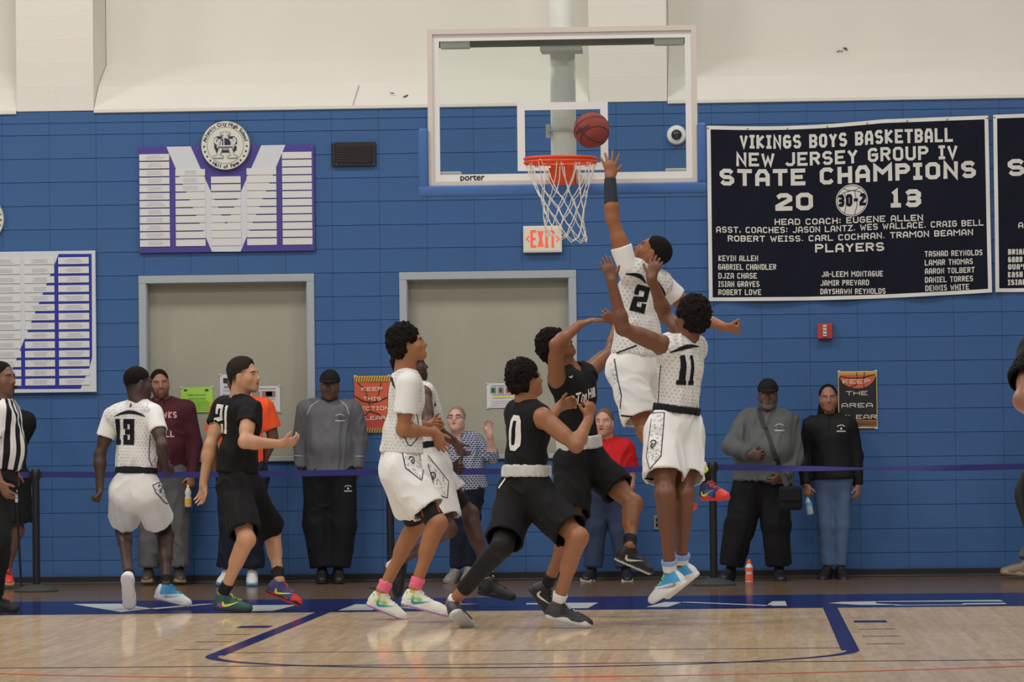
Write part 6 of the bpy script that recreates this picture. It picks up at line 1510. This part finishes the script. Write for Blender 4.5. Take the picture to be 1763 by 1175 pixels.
MR = cloth('maroon_fleece', (74, 32, 42)); j = top(B, MR, 'hoodie', longs=True, inf=.03, hem=1.02, seed=81, neckr=.066, amp=.008, uv=False, h=.0095, loose=.01, sr=.075, belly=.03, w=1.08)
n_ = B.neck; up_ = B.up; f_ = B.front
cloth_mesh('hood', [('u', Cone(n_-f_*.07+up_*.0+B.right*.07, n_-f_*.07-B.right*.07, .055, .055), 0), ('u', Cone(n_-f_*.05+B.right*.085, n_+f_*.06+B.right*.03-up_*.05, .038, .022), .03), ('u', Cone(n_-f_*.05-B.right*.085, n_+f_*.06-B.right*.03-up_*.05, .038, .022), .03)], .008, MR, B.root, up_, .003, 3)
for s_, px, py, w_ in (('HAWKS', 282, 715, .2), ('BALL', 282, 748, .15)): decal('chest_lettering', j, px+2, py, stroke_text(s_, -w_/2, w_/2, -.027, .027, .011, .02), mat('pink_lettering', (206, 160, 160), .7), B.root, n=np.array((.1, -1, 0)), upv=(0, 0, 1))
pants(B, cloth('grey_trousers', (92, 92, 92)), (.12, .095, .085), seed=82); shoes2(B, [(70, 60, 50), (176, 150, 110), (168, 142, 104)])
w_ = B.wL; hb = w_+np.array((-.03, -.05, -.1)); t = thing('drink_bottle', 'clear bottle with yellow cap and orange label held by the man in maroon', 'bottle', tuple(hb+np.array((0, 0, -.17))))
hb = np.array(t.location)
MB().lathe(hb, [(.026, 0), (.03, .005), (.03, .07), (.024, .095), (.03, .12), (.02, .15), (.012, .165)], 18).build('bottle_body', mat('pale_drink_plastic', (205, 200, 196), .2), t, smooth=True); MB().lathe(hb+np.array((0, 0, .015)), [(.0308, 0), (.0308, .055)], 18).build('label_wrap', mat('yellow_label', (214, 170, 50), .5), t); MB().lathe(hb+np.array((0, 0, .16)), [(.014, 0), (.013, .018), (.007, .028)], 14).build('cap', mat('yellow_cap', (226, 196, 40), .4), t)
# orange shirt
Y = -.75
J = stand(418, Y, 0, s=1.0, head=(408, 654, -.02), neck=(412, 690, .02), sR=(378, 704, 0.), sL=(456, 702, 0.), eL=(470, 752, .05), wL=(452, 800, .12), eR=(364, 760, .05), wR=(372, 812, .1), aL=(434, 992, 0), aR=(390, 992, 0), heelR=(390, 1007, .05), toeR=(379, 1009, -.22), heelL=(434, 1007, .05), toeL=(434, 1010, -.22), kL=(434, 905, -.02), kR=(398, 905, -.02))
B = make_person('man in bright orange t-shirt standing mostly hidden behind player 21', Y, J, (110, 76, 58), (.1, -1, 0), s=1.0, far=1, hands=dict(L=dict(d=(-.5, .2, -.8), t=(0, -1, 0), curl=(30, 40, 30)), R=dict(d=(.3, .2, -.9), t=(0, -1, 0), curl=(30, 40, 30))))
j = top(B, cloth('orange_cotton', (244, 88, 44)), 'tshirt', sleeve=.72, inf=.022, hem=1.12, sr=.08, seed=91, neckr=.068, amp=.007, uv=False, h=.0095, loose=.008, w=1.05)
pants(B, cloth('navy_trousers', (24, 27, 42)), (.12, .105, .09), seed=92, end=.93); shoes2(B, [(206, 206, 206), (70, 150, 206), (70, 150, 206)], lc=(206, 206, 206))
# grey shirt and cap
Y = -.38
J = stand(568, Y, 0, s=1.0, head=(567.5, 665, -.03), sR=(528, 705, 0), sL=(608, 705, 0), eR=(516, 758, .04), wR=(519, 806, .0), eL=(619, 758, .04), wL=(616, 806, .0), neck=(567, 696, .02), aR=(555, 988, 0), aL=(582, 988, 0), kR=(545, 905, 0), kL=(590, 905, 0), heelR=(556, 1002, .06), toeR=(554, 1006, -.22), heelL=(580, 1002, .06), toeL=(584, 1006, -.22))
B = make_person('man in black cap and charcoal grey long-sleeved top standing between the grey panels', Y, J, (92, 64, 50), (0, -1, 0), s=1.0, w=1.12, nk=1.08, far=1, hair='fade', hands=dict(L=dict(d=(-.2, .3, -1), t=(-.4, -.9, 0), curl=(40, 50, 40)), R=dict(d=(.2, .3, -1), t=(.4, -.9, 0), curl=(40, 50, 40))))
GRT = cloth('charcoal_performance_top', (98, 98, 102), .7); j = top(B, GRT, 'long_sleeve_top', longs=True, inf=.026, hem=1.06, low=.045, seed=101, neckr=.07, amp=.0065, uv=False, h=.0095, belly=.035, w=1.12, sr=.074, loose=.008); fit_cap(B.root, B, B.H, (26, 24, 26), 1.0)
LP = mat('light_piping', (196, 194, 190), .6)
piping(B, j, [(549, 690), (535, 700), (529, 714)], 'shoulder_piping', .007, LP); piping(B, j, [(585, 689), (597, 700), (601, 714)], 'shoulder_piping', .007, LP)
piping(B, j, [(507, 785), (522, 786)], 'cuff_piping', .006, LP); piping(B, j, [(612, 786), (625, 786)], 'cuff_piping', .006, LP)
def chest_logo(B, tgt, px, py, sc=1.0, m=None):
    m = m or mat('logo_thread', (170, 166, 172), .7)
    a = np.linspace(2.6, .55, 12); decal('chest_logo', tgt, px, py, strokes([(.04*sc*math.cos(q), .03*sc*math.sin(q)-.005) for q in a], .008*sc, .015), m, B.root, n=np.array((0, -1, 0)), upv=(0, 0, 1))
    decal('chest_logo', tgt, px, py+1, tri_poly([(-.012*sc, -.005), (0, .012), (.014*sc, -.006), (.0, -.014)], .02), mat('logo_dark', (60, 50, 62), .7) if sc > .9 else m, B.root, n=np.array((0, -1, 0)), upv=(0, 0, 1)); decal('chest_logo', tgt, px, py+6, strokes([(-.035*sc, 0), (.035*sc, 0)], .012*sc, .015), m, B.root, n=np.array((0, -1, 0)), upv=(0, 0, 1))
chest_logo(B, j, 585, 719, mat('x', (0, 0, 0)) if False else 1.0)
pb = pants(B, cloth('black_warmup_trousers', (20, 20, 22)), (.13, .112, .1), seed=102, amp=.006, w=.98); chest_logo(B, pb, 599, 840, .75, mat('logo_white', (190, 188, 184), .7)); shoes2(B, [(24, 24, 24), (28, 28, 28), (26, 26, 26)])
# woman with glasses
Y = -.5
J = stand(797, Y, 0, s=.84, head=(786, 723, -.03), neck=(789, 753, .02), sR=(768, 764, 0), sL=(819, 760, 0), eL=(849, 790, -.05), wL=(843, 748, '-'), eR=(762, 805, 0), wR=(776, 838, -.1), pel=(804, 835, 0), aR=(782, 990, 0), aL=(806, 990, 0), kR=(790, 915, 0), kL=(812, 915, 0), heelR=(780, 1002, .06), toeR=(770, 1006, -.18), heelL=(806, 1001, .06), toeL=(802, 1005, -.18))
B = make_person('short-haired woman with glasses and patterned blouse raising her hand by the right grey panel', Y, J, (206, 162, 144), (-.15, -1, .3), s=.88, hs=.93, hair='fade', hairrgb=(150, 120, 102), haircol=(140, 110, 95), far=1, mouth=.004, hands=dict(L=dict(d=(-.1, 0, 1), t=(-.8, -.3, .1), curl=(18, 35, 25), sc=.9, spread=10), R=dict(d=(.2, -.3, -.9), t=(.5, -.5, 0), curl=(30, 40, 30), sc=.9)))
f, u, r = B.H; A_ = lambda x, y, z: B.head+(f*x+r*y+u*z)*.92; mb = MB()
for q in (-1, 1): mb.tube([A_(.098, q*.034+.027*math.cos(a), .0+.017*math.sin(a)) for a in np.linspace(0, 2*math.pi, 17)[:-1]], .0028, 6, closed=True); mb.tube([A_(.095, q*.061, .004), A_(.04, q*.079, .002), A_(-.005, q*.082, 0)], .0024, 6)
mb.tube([A_(.1, -.008, .004), A_(.102, .008, .004)], .0026, 6); mb.build('glasses', mat('glasses_frame', (40, 36, 34), .4), B.root, smooth=True)
BLM = cloth('checked_blouse', (60, 66, 96)); nt = BLM.node_tree; bk = nt.nodes.new('ShaderNodeTexBrick'); bk.inputs['Scale'].default_value = 1; bk.inputs['Brick Width'].default_value = .027; bk.inputs['Row Height'].default_value = .018; bk.inputs['Mortar Size'].default_value = .0032; bk.inputs['Mortar'].default_value = s2l((176, 178, 190))+(1,); bk.inputs['Color1'].default_value = s2l((46, 52, 88))+(1,); bk.inputs['Color2'].default_value = s2l((70, 74, 104))+(1,)
tcn = nt.nodes.new('ShaderNodeTexCoord'); mpn = nt.nodes.new('ShaderNodeMapping'); mpn.inputs['Rotation'].default_value = (math.pi/2, .6, 0); nt.links.new(tcn.outputs['Object'], mpn.inputs[0]); nt.links.new(mpn.outputs[0], bk.inputs['Vector']); nt.links.new(bk.outputs[0], nt.nodes['Principled BSDF'].inputs['Base Color'])
j = top(B, BLM, 'blouse', longs=False, sleeve=.98, inf=.024, hem=1.14, seed=111, neckr=.07, amp=.006, uv=False, h=.0085, vneck=.12, sr=.066, loose=.014, belly=.03, low=.03)
def longsl(B, m, name, S, r, t=1.0):
    el, wr = B.D['e'+S], B.D['w'+S]; return limbwrap(B, el, el+(wr-el)*t, r, r*.85, m, name, h=.008, amp=.003)
longsl(B, BLM, 'sleeve', 'R', .058, .9); longsl(B, BLM, 'sleeve', 'L', .058, .35)
piping(B, j, [(797, 776), (795, 790), (793, 810)], 'lanyard', .02, mat('lanyard_black', (26, 26, 28), .6))
pants(B, cloth('navy_trousers', (24, 27, 42)), (.105, .075, .065), seed=112); shoes2(B, [(132, 124, 120), (150, 144, 138), (150, 144, 138)], lc=(140, 130, 126))
# red shirt
Y = -.42
J = stand(1045, Y, 0, s=.96, head=(1040, 728, -.03), neck=(1042, 762, .02), sR=(1006, 772, 0), sL=(1078, 772, 0), eL=(1085, 822, .03), wL=(1078, 870, .0), eR=(1000, 822, .03), wR=(1005, 870, 0), pel=(1044, 846, 0), hR=(1028, 850, 0), hL=(1062, 850, 0), aR=(1018, 988, 0), aL=(1078, 988, 0), kR=(1024, 912, 0), kL=(1068, 912, 0), heelR=(1018, 1002, .06), toeR=(1006, 1004, -.2), heelL=(1078, 1002, .06), toeL=(1081, 1005, -.22))
B = make_person('balding man in red t-shirt and jeans behind the player with the raised arm', Y, J, (196, 146, 124), (-.2, -1, .12), s=.95, w=1.1, hair='fade', hairrgb=(120, 90, 74), haircol=(120, 90, 74), far=1, mouth=.006, nk=1.1, hands=dict(L=dict(d=(0, -.1, -1), t=(-.5, -.8, 0), curl=(30, 40, 30)), R=dict(d=(0, -.1, -1), t=(.5, -.8, 0), curl=(30, 40, 30))))
j = top(B, cloth('red_cotton', (196, 30, 34)), 'tshirt', sleeve=.72, inf=.024, hem=1.08, sr=.078, seed=121, neckr=.07, amp=.006, uv=False, h=.0095, belly=.04, w=1.12); JN = cloth('dark_denim', (50, 60, 84)); pants(B, JN, (.12, .09, .08), seed=122); shoes2(B, [(26, 26, 28), (206, 204, 200), (206, 204, 200)])
# bearded man
Y = -.72
J = stand(1318, Y, 0, s=1.0, head=(1322, 681, -.03), neck=(1321, 715, .03), sR=(1285, 724, 0), sL=(1357, 726, 0), eR=(1259, 768, '-'), wR=(1289, 783, -.25), eL=(1370, 788, .02), wL=(1347, 820, -.18), pel=(1314, 815, 0), hR=(1292, 825, 0), hL=(1334, 825, 0), kR=(1274, 905, -.02), kL=(1336, 905, -.02), aR=(1258, 985, 0), aL=(1341, 985, 0), heelR=(1258, 1000, .06), toeR=(1244, 1002, -.2), heelL=(1340, 1000, .06), toeL=(1346, 1005, -.24))
B = make_person('heavy man with greying beard, black cap and grey pullover beside the woman at right', Y, J, (96, 66, 52), (0, -1, 0), s=1.0, w=1.22, belly=.07, nk=1.15, beard=.85, beardcol=(120, 116, 112), far=1, hair='fade', hands=dict(R=dict(d=(1, -.2, -.1), t=(0, -.2, 1), curl=(25, 35, 25)), L=dict(d=(-.8, -.3, -.5), t=(0, -.5, 1), curl=(30, 45, 35))))
GP = cloth('grey_pullover', (92, 94, 94)); j = top(B, GP, 'pullover', longs=True, inf=.032, hem=1.16, seed=131, neckr=.07, amp=.010, uv=False, h=.0095, belly=.10, w=1.25, sr=.08, loose=.02, low=.075); fit_cap(B.root, B, B.H, (27, 25, 27), 1.0); chest_logo(B, j, 1342, 736, 1.0, mat('logo_thread', (170, 166, 172), .7))
pants(B, cloth('black_trousers', (22, 21, 22)), (.14, .12, .105), seed=132, amp=.007, w=1.0); shoes2(B, [(24, 23, 23), (40, 34, 30), (30, 28, 26)])
T = bvh(j); sp = []
for f_ in np.linspace(0, 1, 22):
    px, py = 1304+(1342-1304)*f_, 703+(805-703)*f_; h_ = T.ray_cast(Vector(CAM), Vector(ray(px, py)))
    if h_[0] is not None: sp.append(np.array(h_[0])+np.array((0, -.006, 0)))
bag = P(1361, 858, Y-.34); t = thing('shoulder_bag', 'black shoulder bag hanging at the bearded man\'s hip', 'bag', (bag[0], bag[1], bag[2]-.11))
MB().box(bag, (.095, .05, .1), .03).build('bag_body', cloth('bag_nylon', (26, 25, 27)), t, smooth=True); MB().box(bag+np.array((0, -.052, .03)), (.085, .008, .05), .006).build('flap', cloth('bag_nylon', (26, 25, 27)), t)
sp.append(bag+np.array((-.03, 0, .1))); mb = MB()
for i in range(len(sp)-1): a, b = sp[i], sp[i+1]; w_ = np.array((.019, 0, .007)); mb.add([a-w_, a+w_, b+w_, b-w_], [(0, 1, 2, 3)])
mb.build('strap', mat('strap_black', (24, 23, 25), .6), t)
# woman in black jacket
Y = -.42
J = stand(1433, Y, 0, s=.94, head=(1426, 686, -.03), neck=(1428, 720, .02), sR=(1396, 733, 0), sL=(1461, 733, 0), eR=(1385, 785, .03), wR=(1387, 836, -.1), eL=(1475, 785, .03), wL=(1478, 836, 0), pel=(1434, 822, 0), kR=(1421, 905, 0), kL=(1449, 905, 0), aR=(1424, 985, 0), aL=(1447, 985, 0), heelR=(1424, 1000, .06), toeR=(1414, 1004, -.2), heelL=(1447, 1000, .06), toeL=(1454, 1005, -.2))
B = make_person('woman in black half-zip jacket and blue jeans standing beside the black poster', Y, J, (150, 104, 80), (.02, -1, .02), s=.94, hs=.95, hair='long', haircol=(24, 18, 16), far=1, legw=.68, hands=dict(R=dict(d=(.15, -.3, -1), t=(.8, -.5, 0), curl=(55, 60, 40), sc=.92), L=dict(d=(-.05, -.1, -1), t=(-.5, -.8, 0), curl=(25, 35, 25), sc=.92)))
BJK = cloth('black_jacket', (22, 21, 22), .7); j = top(B, BJK, 'jacket', longs=True, inf=.026, hem=1.04, seed=141, neckr=.056, amp=.006, uv=False, h=.0095, sr=.073, loose=.012, low=.04); chest_logo(B, j, 1448, 737, .9, mat('logo_white', (190, 188, 184), .7))
limbwrap(B, B.neck-B.up*.03, B.neck+B.up*.06, .072, .066, BJK, 'collar')
pants(B, cloth('blue_jeans', (84, 104, 138)), (.09, .066, .055), seed=142, amp=.004, end=.97, wr=.12, w=.84); shoes2(B, [(28, 26, 26), (30, 28, 28), (30, 28, 28)])
MB().tube([B.wR+np.array((.033*math.cos(a), .033*math.sin(a), -.005)) for a in np.linspace(0, 2*math.pi, 17)[:-1]], .004, 6, closed=True).build('bracelet', mat('silver', (190, 190, 190), .3, metal=1), B.root, smooth=True)
hb = P(1393, 868, B.wR[1]-.06); t = thing('water_bottle', 'small clear water bottle with blue cap held by the woman in black', 'bottle', tuple(hb+np.array((.01, 0, -.09)))); hb = np.array(t.location); ax = nz([-.18, 0, 1])
MB().lathe(hb, [(.025, 0), (.03, .006), (.029, .05), (.031, .07), (.03, .1), (.018, .125), (.012, .14)], 18, ax).build('bottle_body', mat('clear_plastic', (168, 178, 186), .15), t, smooth=True); MB().lathe(hb+ax*.075, [(.0315, 0), (.0312, .03)], 18, ax).build('label_wrap', mat('blue_label', (90, 160, 190), .5), t); MB().lathe(hb+ax*.138, [(.014, 0), (.014, .014)], 14, ax).build('cap', mat('teal_cap', (70, 160, 180), .4), t)

# ---- referee at the left edge
Y = -5.9
B = make_person('referee in black and white striped shirt with a whistle at the left edge', Y,
    dict(pel=(-4, 826), neck=(5, 696, 0), head=(3, 652, 0), sR=(-4, 712, '-'), sL=(10, 708, '+'), eR=(-22, 775, -.25), wR=(0, 832, '-'), eL=(4, 770, .2), wL=(24, 812, .3), hR=(-6, 830, '-'), hL=(0, 830, '+'), kR=(-4, 930, '-'), kL=(-24, 930, '+'), aR=(-2, 1030, 0), aL=(-50, 1025, .2), heelR=(-30, 1053), toeR=(30, 1055), heelL=(-70, 1040), toeL=(-14, 1046)),
    (122, 82, 64), (.88, -.45, .05), s=1.0, w=1.12, beard=.4, hands=dict(R=dict(d=(.5, -.1, -.8), t=(.7, -.5, .3), curl=(20, 25, 20)), L=dict(d=(0, 0, -1), t=(1, 0, 0), curl=(50, 50, 40))), belly=.03)
RF = cloth('referee_stripes', (226, 223, 218)); nt = RF.node_tree; uvn = nt.nodes.new('ShaderNodeUVMap'); uvn.uv_map = 'UVMap'; sp_ = nt.nodes.new('ShaderNodeSeparateXYZ'); ma = nt.nodes.new('ShaderNodeMath'); ma.operation = 'MULTIPLY_ADD'; ma.inputs[1].default_value = 1/.075; ma.inputs[2].default_value = 50.2; fr_ = nt.nodes.new('ShaderNodeMath'); fr_.operation = 'FRACT'; gt = nt.nodes.new('ShaderNodeMath'); gt.operation = 'GREATER_THAN'; gt.inputs[1].default_value = .48; mxn = nt.nodes.new('ShaderNodeMix'); mxn.data_type = 'RGBA'; mxn.inputs[6].default_value = s2l((26, 25, 30))+(1,); mxn.inputs[7].default_value = s2l((224, 221, 216))+(1,)
for a, b in ((uvn.outputs[0], sp_.inputs[0]), (sp_.outputs[0], ma.inputs[0]), (ma.outputs[0], fr_.inputs[0]), (fr_.outputs[0], gt.inputs[0]), (gt.outputs[0], mxn.inputs[0]), (mxn.outputs[2], nt.nodes['Principled BSDF'].inputs['Base Color'])): nt.links.new(a, b)
j = top(B, RF, 'striped_shirt', sleeve=.6, inf=.024, hem=.86, seed=151, neckr=.064, amp=.0065, belly=.04, w=1.12, low=.03, sr=.078)
pants(B, cloth('black_trousers', (22, 21, 22)), (.125, .1, .085), seed=152); shoes2(B, [(20, 19, 20), (24, 23, 24), (24, 23, 24)])
f, u, r = B.H; c = B.head+f*.112-u*.07; MB().tube([c-f*.01, c+f*.015], .009, 8).tube([c+f*.012-r*.01, c+f*.012+r*.01], .012, 10).build('whistle', mat('whistle_black', (30, 30, 32), .3), B.root, smooth=True); MB().tube([c, B.neck+f*.1-u*.02+r*.02], .002, 5).build('whistle_cord', BKI, B.root)
# ---- person behind the referee
Y = -.9
J = stand(10, Y, 0, s=.98, head=(4, 655, -.03), eL=(33, 770, .05), wL=(28, 822, -.05), aL=(13, 985, 0), heelL=(11, 1005, .08), toeL=(15, 1009, -.2))
B = make_person('person in black top and shorts with red shoes hidden behind the referee', Y, J, (96, 66, 52), (0, -1, 0), s=.98, far=1, hands=dict(L=dict(d=(0, -.3, -1), t=(0, -1, 0), curl=(60, 60, 40)), R=dict(d=(0, 0, -1), t=(1, 0, 0))))
top(B, BC, 'hoodie', longs=True, inf=.03, hem=1.02, seed=161, uv=False, h=.0095); shorts(B, BC2, .85, .85, seed=162); shoes2(B, [(214, 60, 48), (204, 180, 150), (204, 180, 150)], sk=None)
# ---- tall person cut by the right edge, near the camera
Y = -18.0
B = make_person('person in black short-sleeved shirt cut off by the right edge of the picture', Y,
    dict(pel=(1835, 840), neck=(1828, 560, 0), head=(1828, 480, 0), sR=(1789, 606, '-'), sL=(1895, 600, '+'), eR=(1764, 690, '-'), wR=(1850, 745, '-'), eL=(1925, 690, '-'), wL=(1880, 760, '-'), hR=(1808, 850, '-'), hL=(1865, 850, '+'), kR=(1815, 1040, '-'), kL=(1880, 1040, '+'), aR=(1830, 1215, 0), aL=(1890, 1215, 0), heelR=(1840, 1250), toeR=(1790, 1262), heelL=(1900, 1245), toeL=(1860, 1250)),
    (160, 108, 82), (-.9, -.2, 0), s=1.03, w=1.05, h=.012, far=1, hands=dict(R=dict(d=(1, 0, .1), t=(0, -.5, 1), curl=(30, 40, 30)), L=dict(d=(-.8, -.3, .2), t=(0, .5, 1))))
top(B, BC, 'tshirt', sleeve=.66, inf=.024, hem=1.0, sr=.082, seed=171, uv=False, h=.011, amp=.005); pants(B, cloth('black_trousers', (22, 21, 22)), (.115, .095, .08), seed=172, end=.93); shoes2(B, [(40, 38, 36), (60, 58, 56), (40, 38, 36)])
# ---- person by the wall of whom only a shoe shows at the right edge
Y = -.75
J = stand(1825, Y, 0, s=1.0, aR=(1766, 982, -.1), heelR=(1768, 993, -.1), toeR=(1733, 990, -.1), kR=(1800, 900, -.05), aL=(1830, 985, .1), eR=(1795, 780, 0), wR=(1800, 830, -.1))
B = make_person('person in brown shoes standing by the wall just beyond the right edge', Y, J, (160, 108, 82), (-.6, -1, 0), s=1.0, h=.012, far=1, hands=dict(L=dict(d=(0, -.1, -1), t=(0, -1, 0)), R=dict(d=(0, -.1, -1), t=(0, -1, 0))))
top(B, BC, 'tshirt', sleeve=.62, inf=.024, hem=1.05, seed=181, uv=False, h=.011); pants(B, cloth('grey_trousers', (92, 92, 92)), (.115, .09, .08), seed=182); shoes2(B, [(120, 104, 86), (150, 134, 112), (130, 112, 92)], lc=(120, 104, 90))
